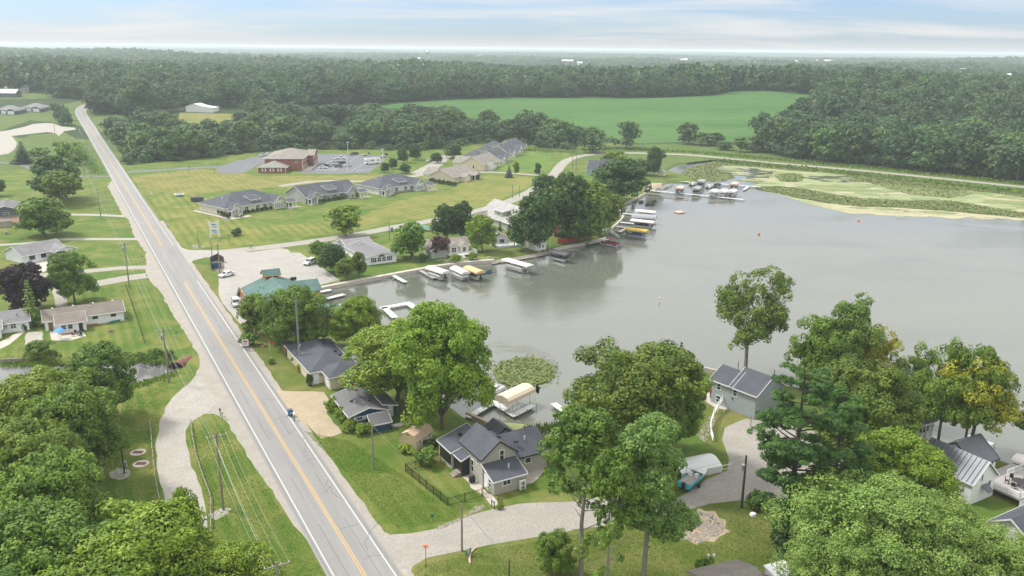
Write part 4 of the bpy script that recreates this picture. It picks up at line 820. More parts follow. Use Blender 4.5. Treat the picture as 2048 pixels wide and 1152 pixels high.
# --- woods: candidate spots, the 300 that show largest become trees of their own, the rest one forest
cand = []
def fill_area(px, sp_, H0, keep=None, far=False, hv=.2):
    pl = W(px); A = np.array(pl); lo, hi = A.min(0), A.max(0); y = lo[1]
    while y < hi[1]:
        x = lo[0]
        while x < hi[0]:
            q = (x+random.uniform(-.45, .45)*sp_, y+random.uniform(-.45, .45)*sp_)
            if inside(q, pl): cand.append((q[0], q[1], H0*random.uniform(1-hv, 1+hv), px[0], sp_))
            x += sp_
        y += sp_
A_BELT = [(222,268),(258,327),(400,316),(520,301),(640,297),(770,297),(880,297),(940,284),(1040,288),(1150,298),(1155,284),(1060,268),(960,262),(830,256),(700,262),(560,240),(480,240),(420,262),(330,262),(300,250),(250,256)]
A_BELT2 = [(480,240),(560,236),(700,234),(840,236),(960,248),(960,256),(700,252),(560,246)]
fill_area(A_BELT, 11.5, 13, hv=.35); fill_area(A_BELT2, 17, 12, hv=.3)
A_HILL = [(1508,298),(1560,311),(1640,324),(1750,332),(1850,343),(1950,354),(2060,366),(2300,395),(2300,260),(2100,180),(1640,180),(1630,232),(1566,255)]
fill_area(A_HILL, 13, 18, hv=.25)
A_BACK = [(190,236),(300,228),(440,224),(556,217),(640,212),(700,211),(812,203),(900,198),(1024,194),(1291,195),(1424,190),(1461,182),(1536,181),(1618,188),(1630,170),(1600,160),(1000,160),(200,165),(150,190),(190,205)]
fill_area(A_BACK, 13, 19, hv=.25)
A_LEFT = [(-80,160),(20,164),(60,170),(104,179),(106,193),(150,198),(190,198),(200,165),(-80,150)]
fill_area(A_LEFT, 12, 18)
CLEAR = [W([(342,212),(494,220),(490,252),(450,264),(402,286),(370,286),(336,266)]), W([(652,258),(702,258),(694,292),(662,294)]), W([(200,225),(262,238),(240,262),(205,262)])]
SOYP = W([(558,222),(640,217),(767,211),(812,205),(900,200),(1024,196),(1291,197),(1424,192),(1461,183),(1536,182),(1618,190),(1622,232),(1560,255),(1500,288),(1400,283),(1280,287),(1200,272),(1100,252),(1000,244),(900,230),(800,225)])
cand = [c for c in cand if not (c[3] == A_BELT[0] and c[1] > 520 and random.random() < .22) and not any(inside(c[:2], q) for q in CLEAR) and not inside(c[:2], SOYP)]
extra = [(1252,296,243,46),(1376,288,246,34),(1404,290,264,34),(1430,291,265,30),(1480,304,275,28),(1185,305,256,46),(1520,302,268,34),(1585,262,228,38),(1450,300,283,26)]
def visible_key(c):
    p = (c[0], c[1], gz(c[0], c[1])); d = depth(p); return -(c[2]/d)*(1.6 if c[3] in (A_HILL[0], A_BELT[0]) and front(c) else 1)
def front(c):
    # a tree shows well when no taller row stands just nearer to the camera
    k = (c[0]/c[1]); return not any(abs(o[0]/o[1]-k) < .006 and 4 < c[1]-o[1] < 60 and o[2] > c[2]*.8 for o in near_c)
near_c = [c for c in cand if c[1] < 760]
cand.sort(key=visible_key)
GRP = {A_BELT[0]: 'broadleaf tree in the belt of woods behind the brick building', A_BELT2[0]: 'broadleaf tree in the row at the edge of the bean field', A_HILL[0]: 'broadleaf tree in the wood on the right hillside', A_BACK[0]: 'broadleaf tree in the long wood beyond the bean field', A_LEFT[0]: 'broadleaf tree in the wood behind the far left clearing'}
for x, y, t, w_ in extra: TB('far_%d' % random.randrange(6), x, y, t, w_*1.15, 'broadleaf tree standing along the near edge of the bean field', group='broadleaf trees at the near edge of the bean field')
NI = 185
for c in cand[:NI]:
    lb = GRP[c[3]]
    plant('far_%d' % random.choice((0, 1, 3, 1, 4) if c[3] == A_HILL[0] else (2, 4, 5, 2, 1)), Vector((c[0], c[1], gz(c[0], c[1]))), c[2], c[4]*random.uniform(1.15, 1.6), lb, group='trees: '+lb.replace('broadleaf tree in ', ''))
for i in range(26):      # understorey along the foot of the hillside wood
    t = i/25; px = 1515+t*560; py = 303+t*62+random.uniform(-3, 3)
    TB('thicket_far', px, py, py-random.uniform(12, 26), random.uniform(24, 44), 'leafy bush along the foot of the hillside wood', cat='bush', group='bushes along the foot of the hillside wood')
for i in range(30):
    px = 265+i*30+random.uniform(-8, 8); py = np.interp(px, [265, 400, 520, 640, 880, 940, 1150], [328, 318, 303, 299, 299, 287, 300])+random.uniform(-2, 1)
    TB('thicket_far', px, py, py-random.uniform(10, 20), random.uniform(20, 34), 'leafy bush along the foot of the belt of woods', cat='bush', group='bushes along the foot of the belt of woods')
# everything farther: point sets instanced with tree crowns, one object each
def gn_forest(name, pts, src, label):
    n = len(pts); P_ = np.array([p[:3] for p in pts], np.float32); S_ = np.array([p[3] for p in pts], np.float32)
    me = bpy.data.meshes.new(name); me.vertices.add(n); me.vertices.foreach_set('co', P_.ravel())
    a = me.attributes.new('sc', 'FLOAT_VECTOR', 'POINT'); a.data.foreach_set('vector', np.array([(p[4] if len(p) > 4 else p[3],)*2+(p[3],) for p in pts], np.float32).ravel()); r = me.attributes.new('rz', 'FLOAT', 'POINT'); r.data.foreach_set('value', rng.uniform(0, 6.28, n).astype(np.float32))
    o = link(name, me); g = bpy.data.node_groups.new(name, 'GeometryNodeTree')
    g.interface.new_socket('Geometry', in_out='INPUT', socket_type='NodeSocketGeometry'); g.interface.new_socket('Geometry', in_out='OUTPUT', socket_type='NodeSocketGeometry')
    nn = g.nodes; gi, go = nn.new('NodeGroupInput'), nn.new('NodeGroupOutput'); ip = nn.new('GeometryNodeInstanceOnPoints'); oi = nn.new('GeometryNodeObjectInfo'); oi.inputs['Object'].default_value = src; oi.transform_space = 'ORIGINAL'
    s1 = nn.new('GeometryNodeInputNamedAttribute'); s1.data_type = 'FLOAT_VECTOR'; s1.inputs['Name'].default_value = 'sc'; s2 = nn.new('GeometryNodeInputNamedAttribute'); s2.data_type = 'FLOAT'; s2.inputs['Name'].default_value = 'rz'
    cx2 = nn.new('ShaderNodeCombineXYZ'); L = g.links
    L.new(gi.outputs[0], ip.inputs['Points']); L.new(oi.outputs['Geometry'], ip.inputs['Instance']); L.new(s1.outputs[0], ip.inputs['Scale']); L.new(s2.outputs[0], cx2.inputs[2]); L.new(cx2.outputs[0], ip.inputs['Rotation']); L.new(ip.outputs[0], go.inputs[0])
    md = o.modifiers.new('scatter', 'NODES'); md.node_group = g
    tag(o, label, 'forest', None, 'stuff'); return o
srcs = {}
def src_obj(key):     # a real tree of the wood lends its crown
    if key not in srcs:
        p = P(*{'far_1': (1700, 200), 'far_3': (900, 180), 'dist_a': (500, 150), 'dist_b': (1300, 150)}[key]); t = plant(key, Vector((p.x, p.y, gz(p.x, p.y))), 18, 15, 'broadleaf tree in the long wood beyond the bean field', group='trees: the long wood beyond the bean field'); srcs[key] = next(k for k in t.children if k.name.startswith('crown'))
    return srcs[key]
restc = cand[NI:]
for key, part in (('far_1', restc[0::2]), ('far_3', restc[1::2])):
    gn_forest('woodland', [(c[0], c[1], gz(c[0], c[1])-.5, c[2]/18, c[4]*random.uniform(1.1, 1.6)/15) for c in part], src_obj(key), 'dense woodland of broadleaf crowns behind the first trees')
fp = []
y = 840.
OPEN = [(-230, 2600, 260, 120), (420, 1900, 120, 50), (900, 2500, 240, 80), (-500, 1700, 60, 40), (150, 3100, 300, 90), (-900, 3600, 380, 160), (900, 4200, 500, 160), (-100, 5000, 700, 200)]
while y < 3200:
    sp_ = 11+y*.003; x = -y*.78
    while x < y*.78:
        q = (x+random.uniform(-.5, .5)*sp_, y+random.uniform(-.5, .5)*sp_)
        if (y > 1130 or not (inside(q, SOYP) or any(inside(q, W_) for W_ in (SOYP,)))) and not any(((q[0]-a)/c)**2+((q[1]-b)/d)**2 < 1 for a, b, c, d in OPEN) and not (y < 1000 and (any(abs(q[0]-c[0]) < 5 and abs(q[1]-c[1]) < 5 for c in ()))):
            pj = proj(q[0], q[1], gz(*q))
            if pj[1] < 192 or q[1] > 1000: fp.append((q[0], q[1], gz(*q)-1, random.uniform(.7, 1.3)*(1+.3*math.sin(x/90)*math.cos(y/130)), sp_/11*random.uniform(.7, 1.15)))
        x += sp_
    y += sp_
fp = [f for f in fp if not (f[1] < 900 and f[0] < -230 and f[0] > -420)]
gn_forest('distant_forest', fp[0::2], src_obj('dist_a'), 'distant forest fading into haze towards the horizon'); gn_forest('distant_forest', fp[1::2], src_obj('dist_b'), 'distant forest fading into haze towards the horizon')
hp = []
y = 3200.
while y < 13000:
    sp_ = y*.0085; x = -y*.74
    while x < y*.74:
        q = (x+random.uniform(-.5, .5)*sp_, y+random.uniform(-.5, .5)*sp_)
        if not any(((q[0]-a)/c)**2+((q[1]-b)/d)**2 < 1 for a, b, c, d in OPEN): hp.append((q[0], q[1], gz(*q)-sp_*.35, random.uniform(1.2, 1.7), sp_/9))
        x += sp_
    y += sp_
gn_forest('horizon_forest', hp, src_obj('dist_a'), 'far forest along the horizon')

# ------------------------------------------------------------------ buildings
WIN = {}
def win_mesh(w, h, nx, ny, frame, glass_, fr=.11, dep=.06):
    key = (w, h, nx, ny, frame, glass_)
    if key not in WIN:
        f = MB(); f.box(-w/2-fr, w/2+fr, -dep, .02, -fr, 0); f.box(-w/2-fr, w/2+fr, -dep, .02, h, h+fr); f.box(-w/2-fr, -w/2, -dep, .02, 0, h); f.box(w/2, w/2+fr, -dep, .02, 0, h)
        for i in range(1, nx): f.box(-w/2+w*i/nx-.035, -w/2+w*i/nx+.035, -dep+.01, .01, 0, h)
        for i in range(1, ny): f.box(-w/2, w/2, -dep+.015, .005, h*i/ny-.03, h*i/ny+.03)
        p = MB().poly([(-w/2, -.015, 0), (w/2, -.015, 0), (w/2, -.015, h), (-w/2, -.015, h)])
        WIN[key] = (f.mesh('window', M[frame]), p.mesh('pane', M[glass_]))
    return WIN[key]
ROT = {'F': 0, 'B': math.pi, 'L': -math.pi/2, 'R': math.pi/2}
class House:
    def __init__(s, name, label, A, B=None, ang=None, cat='house', z=None, frame='white'):
        p = P(*A) if not isinstance(A, Vector) else A
        if B is not None: q = P(*B); s.L = (q.xy-p.xy).length; a = math.atan2(q.y-p.y, q.x-p.x)
        if ang is not None: a = math.radians(ang)
        s.t = thing(name, label, cat, p, a); s.fr = frame
    def part(s, mb, name, mat): return mb.build(name, M[mat], s.t)
    def block(s, x0, x1, y0, y1, h, wall, roof, kind='gx', rise=2., over=.45, z0=-.3, fas='white', th=.16, wallname='wall'):
        up = .05; mb = MB(); ed = []
        sw = kind in ('gy', 'sL', 'sR')
        m = (lambda u, v, z: (v, u, z)) if sw else (lambda u, v, z: (u, v, z))
        u0, u1, v0, v1 = (y0, y1, x0, x1) if sw else (x0, x1, y0, y1)
        vm = (v0+v1)/2; sl_ = rise/((v1-v0)/2) if kind in ('gx', 'gy') else rise/(v1-v0)
        if kind in ('gx', 'gy'):
            prof = [(v0, z0), (v1, z0), (v1, h), (vm, h+rise), (v0, h)]
            mb.loft([[m(u0, v, z) for v, z in prof], [m(u1, v, z) for v, z in prof]])
            e = h-over*sl_+up; a, b = u0-over, u1+over; r = MB()
            t_ = th
            for sg, ve in ((1, v0-over), (-1, v1+over)):
                pts = [m(a, ve, e), m(b, ve, e), m(b, vm+sg*.0, h+rise+up), m(a, vm, h+rise+up)]; r.slab(pts, t_)
            ed = [(m(a-.02, v0-over, e-.07), m(a-.02, vm, h+rise+up-.07)), (m(a-.02, v1+over, e-.07), m(a-.02, vm, h+rise+up-.07)), (m(b+.02, v0-over, e-.07), m(b+.02, vm, h+rise+up-.07)), (m(b+.02, v1+over, e-.07), m(b+.02, vm, h+rise+up-.07)), (m(a, v0-over-.02, e-.07), m(b, v0-over-.02, e-.07)), (m(a, v1+over+.02, e-.07), m(b, v1+over+.02, e-.07))]
        elif kind == 'hip':
            mb.box(x0, x1, y0, y1, z0, h); a, b, c, d = x0-over, x1+over, y0-over, y1+over; r = MB(); e = h+up; k = min(b-a, d-c)/2
            if b-a >= d-c: R0, R1 = (a+k, (c+d)/2, e+rise), (b-k, (c+d)/2, e+rise); P4 = [[(a, c, e), (b, c, e), R1, R0], [(b, d, e), (a, d, e), R0, R1], [(a, d, e), (a, c, e), R0], [(b, c, e), (b, d, e), R1]]
            else: R0, R1 = ((a+b)/2, c+k, e+rise), ((a+b)/2, d-k, e+rise); P4 = [[(b, c, e), (b, d, e), R1, R0], [(a, d, e), (a, c, e), R0, R1], [(a, c, e), (b, c, e), R0], [(b, d, e), (a, d, e), R1]]
            for q in P4: r.poly(q)
            r.poly([(a, c, e-.02), (a, d, e-.02), (b, d, e-.02), (b, c, e-.02)])
            ed = [((a, c-.02, e-.1), (b, c-.02, e-.1)), ((a, d+.02, e-.1), (b, d+.02, e-.1)), ((a-.02, c, e-.1), (a-.02, d, e-.1)), ((b+.02, c, e-.1), (b+.02, d, e-.1))]
            hip = P4
        else:   # shed roofs: sF low in front, sB low at back, sL low left, sR low right
            lo_first = kind in ('sF', 'sL'); za, zb = (h, h+rise) if lo_first else (h+rise, h)
            prof = [(v0, z0), (v1, z0), (v1, zb), (v0, za)]; mb.loft([[m(u0, v, z) for v, z in prof], [m(u1, v, z) for v, z in prof]])
            k = (zb-za)/(v1-v0); a, b, c, d = u0-over, u1+over, v0-over, v1+over; zc, zd = za-over*k+up, zb+over*k+up; r = MB(); r.slab([m(a, c, zc), m(b, c, zc), m(b, d, zd), m(a, d, zd)], th)
            ed = [(m(a, c-.02, zc-.08), m(b, c-.02, zc-.08)), (m(a-.02, c, zc-.08), m(a-.02, d, zd-.08)), (m(b+.02, c, zc-.08), m(b+.02, d, zd-.08)), (m(a, d+.02, zd-.08), m(b, d+.02, zd-.08))]
        w_ = s.part(mb, wallname, wall); ro = s.part(r, 'roof', roof)
        if fas:
            f = MB()
            for p, q in ed: f.beam(p, q, .05, .2)
            s.part(f, 'fascia', fas)
        return ro
    def win(s, side, x, y, z, w, h, nx=2, ny=2, glass_='glass', fr=None, wall_parent=None):
        a, b = win_mesh(w, h, nx, ny, fr or s.fr, glass_); o = link('window', a, s.t, (x, y, z), ROT[side]); link('pane', b, o); return o
    def wins(s, side, lst, y, z, w, h, **k):
        for u in lst: s.win(side, *((u, y) if side in 'FB' else (y, u)), z, w, h, **k)
    def door(s, side, x, y, w=.95, h=2.05, mat='white', z=0, name='door', panels=0):
        d = MB().box(-w/2, w/2, -.05, .02, 0, h)
        if panels:
            for i in range(panels): d.box(-w/2+.06, w/2-.06, -.075, -.05, h*i/panels+.05, h*(i+1)/panels-.05)
        o = d.build(name, M[mat], s.t, (x, y, z), ROT[side]); t = MB().box(-w/2-.12, -w/2, -.06, .02, 0, h+.12).box(w/2, w/2+.12, -.06, .02, 0, h+.12).box(-w/2, w/2, -.06, .02, h, h+.12).build('door_trim', M['white'], o)
        MB().box(w/2-.16, w/2-.1, -.12, -.05, 1, 1.06).build('handle', M['galv'], o); return o
    def box(s, name, mat, *a): return s.part(MB().box(*a), name, mat)
    def posts(s, pts, z0, z1, w=.22, mat='white', name='post'):
        me = MB().box(-w/2, w/2, -w/2, w/2, z0, z1).mesh(name, M[mat])
        for x, y in pts: link(name, me, s.t, (x, y, 0))
    def vent(s, x, y, z, mat='white', r=.09, h=.45): s.part(MB().tube((x, y, z-.2), (x, y, z+h), r, r, 7), 'vent_pipe', mat)
    def boxvent(s, x, y, z, mat='black', k=.26): s.part(MB().box(x-k, x+k, y-k, y+k, z-.1, z+.16), 'roof_vent', mat)
    def rail(s, pts, z, h=.95, mat='white', closed=False, bal=True, name='railing'):
        mb = MB()
        for i in range(len(pts)-1):
            a, b = Vector((*pts[i], z)), Vector((*pts[i+1], z)); L_ = (b-a).length; u = Vector((0, 0, 1))
            mb.beam(a+u*h, b+u*h, .09, .07); mb.beam(a+u*.12, b+u*.12, .06, .06); k = max(1, round(L_/1.8))
            for j in range(k+1): q = a+(b-a)*j/k; mb.box(q.x-.06, q.x+.06, q.y-.06, q.y+.06, z-.02, z+h+.08)
            if bal:
                n_ = int(L_/.35)
                for j in range(1, n_): q = a+(b-a)*j/n_; mb.box(q.x-.02, q.x+.02, q.y-.02, q.y+.02, z+.14, z+h-.03)
        return s.part(mb, name, mat)

# the grey storey-and-a-half house in the foreground
h = House('house', 'greige two storey house with charcoal gable roofs in the foreground', (964, 972), ang=30)
h.block(0, 5.6, 0, 6.8, 4.5, 'greige', 'sh_dark', 'gy', 2.2, .35, fas='black'); h.block(.2, 5.4, -3.3, -.01, 2.35, 'greige', 'sh_dark', 'sF', 1.15, .3)
h.block(5.61, 11.5, .4, 8.2, 3.1, 'greige', 'sh_dark', 'gx', 2.1, .4, fas='black'); h.block(-1.6, 3.2, 6.81, 11.4, 2.9, 'greige', 'sh_dark', 'sL', 1.5, .3, wallname='porch_wall')
h.box('porch_shade_panel', 'black', -1.66, -1.6, 7.0, 11.0, .5, 2.5); h.box('porch_shade_panel', 'black', -1.3, 3., 11.4, 11.46, .5, 2.5)  # black panels on the closed wall stand in for the shade inside the porch
h.block(-1.3, -.01, 4.0, 6.8, 2.75, 'black', 'sh_dark', 'sL', .55, .25, wallname='porch_dark_fill'); h.block(6.6, 10, 8.21, 11.5, 2.9, 'greige', 'met_dark', 'gy', 1.3, .4, fas='black')  # black walls here paint the darkness under the small entrance roof
for k in range(3): h.box('step', 'wood', -1.9-.35*k, -1.3-.35*k, 4.2, 5.6, 0, .55-.18*k)
h.win('F', 3.3, 0, 3.45, .65, 1.5, 1, 2); h.win('L', 0, 3.0, 1.0, .75, 1.9, 1, 2); h.win('L', 0, 1.4, 3.1, .5, .9, 1, 2); h.win('L', 0, 3.9, 3.1, .5, .9, 1, 2); h.win('F', 2.3, -3.3, 1.25, 1.2, .75, 2, 1); h.win('F', 8.1, .4, 1.6, .9, .8, 1, 1); h.win('L', .2, -2.1, .9, .6, 1.1, 1, 2)
h.door('L', .2, -1.0, .9); h.box('corner_trim', 'white', -.02, .1, -.03, -.005, 0, 4.4); h.box('foundation', 'concrete', 5.6, 11.53, .36, .4, -.3, .35)
h.vent(3.4, -1.9, 3.2); h.vent(8.6, 2.4, 4.6); h.boxvent(4.2, 2.6, 5.9); h.boxvent(3.9, 5.2, 6.1); h.boxvent(6.9, 2.0, 4.7); h.boxvent(1.1, 9.5, 4.1)
rb_ = MB()
for i in range(14): rb_.beam((6.25+i*.31, 8.3, 4.2-abs(i-6.5)*.245+.35), (6.25+i*.31, 11.8, 4.2-abs(i-6.5)*.245+.35), .04, .05)
h.part(rb_, 'roof_ribs', 'met_dark')
def local(hs, x, y, z=0): return hs.t.matrix_basis @ Vector((x, y, z)) if False else Vector((hs.t.location.x+x*math.cos(hs.t.rotation_euler.z)-y*math.sin(hs.t.rotation_euler.z), hs.t.location.y+x*math.sin(hs.t.rotation_euler.z)+y*math.cos(hs.t.rotation_euler.z), hs.t.location.z+z))
GH = h
t = thing('heat_pump', 'white twin fan heat pump against the front wall of the greige house', 'heat pump', local(h, 4.7, -3.75), math.radians(30))
MB().box(-.5, .5, -.18, .18, .1, 1.5).build('case', M['white'], t)
for z_ in (.45, 1.12):
    f = MB(); f.tube((0, -.19, z_), (0, -.215, z_), .3, .3, 14); fo = f.build('fan_grille', M['galv'], t); MB().tube((0, -.22, z_), (0, -.235, z_), .1, .1, 8).build('fan_hub', M['black'], fo)
MB().box(-.45, -.35, -.2, .2, 0, .1).box(.35, .45, -.2, .2, 0, .1).build('foot', M['galv'], t)
t = thing('barbecue_grill', 'black covered grill beside the long wall of the greige house', 'grill', local(h, -.8, 1.6), math.radians(30))
MB().box(-.4, .4, -.3, .3, .15, .8).build('cabinet', M['black'], t); MB().loft([[(-.42, -.3, .8), (.42, -.3, .8), (.42, .3, .8), (-.42, .3, .8)], [(-.38, -.15, 1.1), (.38, -.15, 1.1), (.38, .2, 1.1), (-.38, .2, 1.1)]]).build('lid', M['rubber'], t)
tag(MB().box(-.6, .6, -.4, .4, 0, .03).build('doormat', M['canvas'], None, local(h, -.6, -1.2, .02), math.radians(120)), 'tan doormat at the side door of the greige house', 'doormat')

h = House('garden_shed', 'tan wooden garden shed with a barn roof on the grass', (800, 894), ang=-28, cat='shed')
g = [(0, 0), (3.2, 0), (3.2, 1.75), (2.75, 2.5), (1.6, 3.0), (.45, 2.5), (0, 1.75)]
h.part(MB().loft([[(x, 0, z) for x, z in g], [(x, 4.6, z) for x, z in g]]), 'wall', 'tan')
r = MB(); gg = [(-.15, 1.68), (.38, 2.58), (1.6, 3.1), (2.82, 2.58), (3.35, 1.68)]
for i in range(4): (xa, za), (xb, zb) = gg[i], gg[i+1]; r.slab([(xa, -.15, za), (xa, 4.75, za), (xb, 4.75, zb), (xb, -.15, zb)][::-1], .06)
h.part(r, 'roof', 'sh_tan'); h.win('R', 3.2, 1.0, .9, .5, .75, 1, 2, fr='white'); h.win('R', 3.2, 3.7, .9, .5, .75, 1, 2); h.door('R', 3.2, 2.35, 1.2, 1.7, 'tan', name='double_door'); h.box('gable_vent', 'black', 1.35, 1.85, -.03, 0, 2.45, 2.6)
for x in (0, 3.2): h.box('corner_trim', 'tan', x-.06, x+.06, -.06, 0, 0, 1.75)

h = House('house', 'small dark blue cottage with grey roof beside the sandy drive', (702, 857), ang=28)
h.block(0, 6.4, 0, 9.4, 2.4, 'blue', 'sh_grey', 'gy', .95, .5); h.block(6.41, 8.6, 1.5, 8.4, 2.1, 'blue', 'sh_grey', 'sR', .5, .3)
h.win('F', 1.6, 0, 1.25, .85, .55, 2, 1); h.win('F', 4.9, 0, 1.45, .85, .55, 2, 1)
for x, z in ((1.6, 1.2), (4.9, 1.4)):
    for s_ in (-.85, .85): h.box('shutter', 'white', x+s_-.25, x+s_+.25, -.05, 0, z, z+.7)
h.boxvent(1.6, 4.4, 2.95); h.boxvent(4.3, 3.0, 2.98); h.boxvent(3.4, 7.9, 3.3); h.vent(1.9, 3.4, 3.0); h.door('F', 7.5, 1.5, .9, 2.0)
h.part(MB().tube((2.4, 8.9, 3.2), (2.4, 8.7, 3.75), .03).tube((2.4, 8.7, 3.7), (2.35, 8.55, 3.75), .38, .3, 10), 'satellite_dish', 'white')
h = House('lean_shed', 'small blue lean shed with a curved dark roof against the blue cottage', local(h, 2.6, -3.3), ang=28, cat='shed')
h.block(0, 3.4, 0, 1.9, 1.45, 'blue', 'sh_grey', 'sF', .95, .15); h.box('corner_trim', 'white', -.03, .06, -.04, -.005, 0, 1.4)
tag(MB().box(-1.6, 1.6, -.6, .6, 0, .12).build('porch_step', M['concrete'], None, local(h, 5.4, 1.0), math.radians(28)), 'flat stone step beside the small blue lean shed', 'step')

h = House('house', 'cream house with a dark hip roof and two skylights', (661, 780), ang=30)
h.block(0, 6.3, 0, 6.2, 2.5, 'cream', 'sh_dark', 'hip', 1.5, .4); h.block(-2.3, 6.6, 4.2, 21, 2.5, 'cream', 'sh_dark', 'hip', 2.0, .4)
h.block(6.61, 9.2, 8, 16, 2.3, 'white', 'sh_grey', 'sR', .5, .3, wallname='porch_wall'); h.wins('R', [9.2, 11, 12.8, 14.6], 9.2, .6, 1.2, 1.4, nx=1, ny=1)
h.win('F', 3.7, 0, .9, .75, 1.1, 1, 2); h.door('L', 0, 1.9, 2.6, 2.0, 'white', name='garage_door', panels=4); h.door('F', -1.4, 4.2, .9, 2.0, 'w_siding')
for y_ in (9.4, 10.8): h.part(MB().poly([(-.75, y_, 3.33), (.15, y_, 3.72), (.15, y_+.75, 3.72), (-.75, y_+.75, 3.33)]).slab([(-.8, y_-.05, 3.32), (.2, y_-.05, 3.74), (.2, y_+.8, 3.74), (-.8, y_+.8, 3.32)], .12), 'skylight', 'white')
for x_, y_, z_ in ((1.7, 18.6, 3.9), (3.6, 14.5, 4.1), (4.3, 9.6, 3.9), (4.6, 7.6, 3.7)): h.boxvent(x_, y_, z_)
h.vent(-.6, 17, 3.4); h.vent(-1.2, 16.3, 3.2); h.vent(-1.3, 13.2, 3.1); CREAM = h
h.part(MB().path([Vector((-.5+.25*math.cos(a), 4.14, 1.7+.25*math.sin(a))) for a in [i*.785 for i in range(9)]], [.04]*9, 4), 'door_wreath', 'bark_dark') if 'bark_dark' in M else None
h = House('board_shed', 'low brown board shed with a flat dark roof behind the cream house', local(h, -2.4, 21.4), ang=30, cat='shed')
h.block(0, 7.0, 0, 3.2, 2.15, 'brownwood', 'sh_dark', 'sL', .25, .2, fas='brownwood')

h = House('restaurant', 'timber restaurant with a green shingle roof and a small cupola', (560, 640), ang=28, cat='restaurant')
h.block(-4, 9.5, -11.5, 21, 3.0, 'timber', 'sh_green', 'gy', 2.6, .6, fas='sh_green'); h.block(5, 12.8, 11.5, 19.5, 3.0, 'timber', 'sh_green', 'gx', 1.7, .5, fas='sh_green'); h.block(9.51, 13.5, -11, -1.5, 2.4, 'timber', 'sh_green', 'sR', .6, .4, fas='sh_green')
h.block(.9, 4.6, 19.2, 21.8, 6.2, 'timber', 'sh_green', 'gx', 1.0, .45, z0=4.5, fas='timber', wallname='cupola_wall')
h.wins('F', [1.9, 3.5], 19.2, 5.1, .7, .95, nx=2, ny=1, fr='brownwood'); h.wins('L', [20.5], .9, 5.1, .8, .95, nx=2, ny=1, fr='brownwood'); h.wins('L', [-6, -2, 3, 8, 13], -4, .9, 1.6, 1.3, fr='brownwood'); h.wins('F', [-1, 4], -11.5, .9, 1.6, 1.3, fr='brownwood'); h.door('L', -4, 18, 1.6, 2.1, 'brownwood')
h.posts([(-5, 17), (-5, 20.4)], 0, 3.1, .25, 'timber'); h.vent(-1.2, 15, 4.3, 'galv', .14, .5); h.vent(-.8, 13.2, 4.5, 'galv', .14, .5); h.vent(-2.4, 4, 3.9, 'white', .2, .5); RES = h
for i, x_ in enumerate((8.1, 8.9)): h.part(MB().box(x_-.35, x_+.35, 20.6, 21.3, 3.6, 4.3), 'rooftop_fan', 'black')

h = House('cottage', 'long white lakeside cottage with a light grey metal roof', (733, 531), ang=32)
h.block(0, 9.6, 0, 17, 2.4, 'w_siding', 'met_grey', 'gy', 1.1, .45); h.block(.6, 9.0, 17.01, 25, 2.5, 'w_siding', 'met_grey', 'gx', 1.2, .4); h.block(-1.8, .59, 19, 24, 2.2, 'w_siding', 'met_grey', 'sL', .3, .2)
h.wins('F', [2.6, 4.1, 5.6, 7.1], 0, .7, 1.15, 1.25, ny=2); h.box('shutter', 'black', 1.5, 1.85, -.05, 0, .65, 2.0); h.box('shutter', 'black', 7.85, 8.2, -.05, 0, .65, 2.0)
fan = [(4.85+1.1*math.cos(a), 2.12+.6*math.sin(a)) for a in [math.pi*i/8 for i in range(9)]]; h.part(MB().poly([(x, -.03, z) for x, z in fan]), 'fan_window', 'glass'); h.wins('L', [2.0, 6], 0, .9, .9, 1.2); h.vent(3.2, 13, 3.2); h.vent(3.9, 12, 3.3, 'black')
for i in range(0, 16): h.part(MB().beam((-.4, .2+i*1.06, 2.36), (4.8, .2+i*1.06, 3.62), .05, .06), 'roof_rib', 'met_grey')
h.door('L', 0, 14.5)

h = House('ranch_house', 'long white ranch house with a weathered brown roof', (92, 664), ang=31)
h.block(0, 16.2, .6, 8.6, 2.4, 'w_siding', 'sh_brown', 'gx', 1.5, .4); h.block(2.2, 8.0, -2.9, 1.5, 2.2, 'w_siding', 'sh_brown', 'sF', .9, .35)
h.wins('F', [10.2, 14.0], .6, 1.4, .9, .6, nx=2, ny=1, fr='black'); h.wins('F', [3.5, 4.8], -2.9, .9, .75, .9, nx=1, ny=2, fr='grey_s'); h.door('F', 6.9, -2.9, .85, 2.0, 'black'); h.door('F', 1.1, .6, .9, 1.9, 'brownwood')
for x_ in (2, 6.2, 10.4, 14.6): h.boxvent(x_, 5.3, 3.75, 'white', .2)
h.vent(9.6, 3.4, 3.3, 'concrete', .22); h.box('foundation_bed', 'brownwood', 8.1, 10.5, -.6, .55, -.2, .25); RANCH = h
h = House('house', 'white sided house at the left edge beside the ranch house', (35, 665), ang=31)
h.block(-13, 2.4, .8, 8.2, 2.4, 'w_siding', 'sh_mid', 'gx', 1.7, .5); h.block(-9, -3, -2.6, .79, 2.2, 'w_siding', 'sh_mid', 'sF', .7, .4); h.win('F', -.6, .8, .9, 1.0, 1.1); h.win('R', 2.4, 5, 1.2, .4, .8, 1, 2); h.door('R', 2.4, 1.9, .85); h.box('air_conditioner', 'galv', -2.5, -1.8, .1, .8, 1.2, 1.7); h.vent(.4, 2.4, 3.1, 'galv', .12, .8)
h = House('house', 'white house with a covered corner porch beside the road', (48, 528), ang=58)
h.block(0, 12.5, 0, 9.6, 2.5, 'w_siding', 'sh_mid', 'gx', 2.1, .5); h.block(8.0, 14.5, -3.0, 5.0, 2.5, 'w_siding', 'sh_mid', 'gy', 1.3, .4, z0=2.3, wallname='porch_gable')
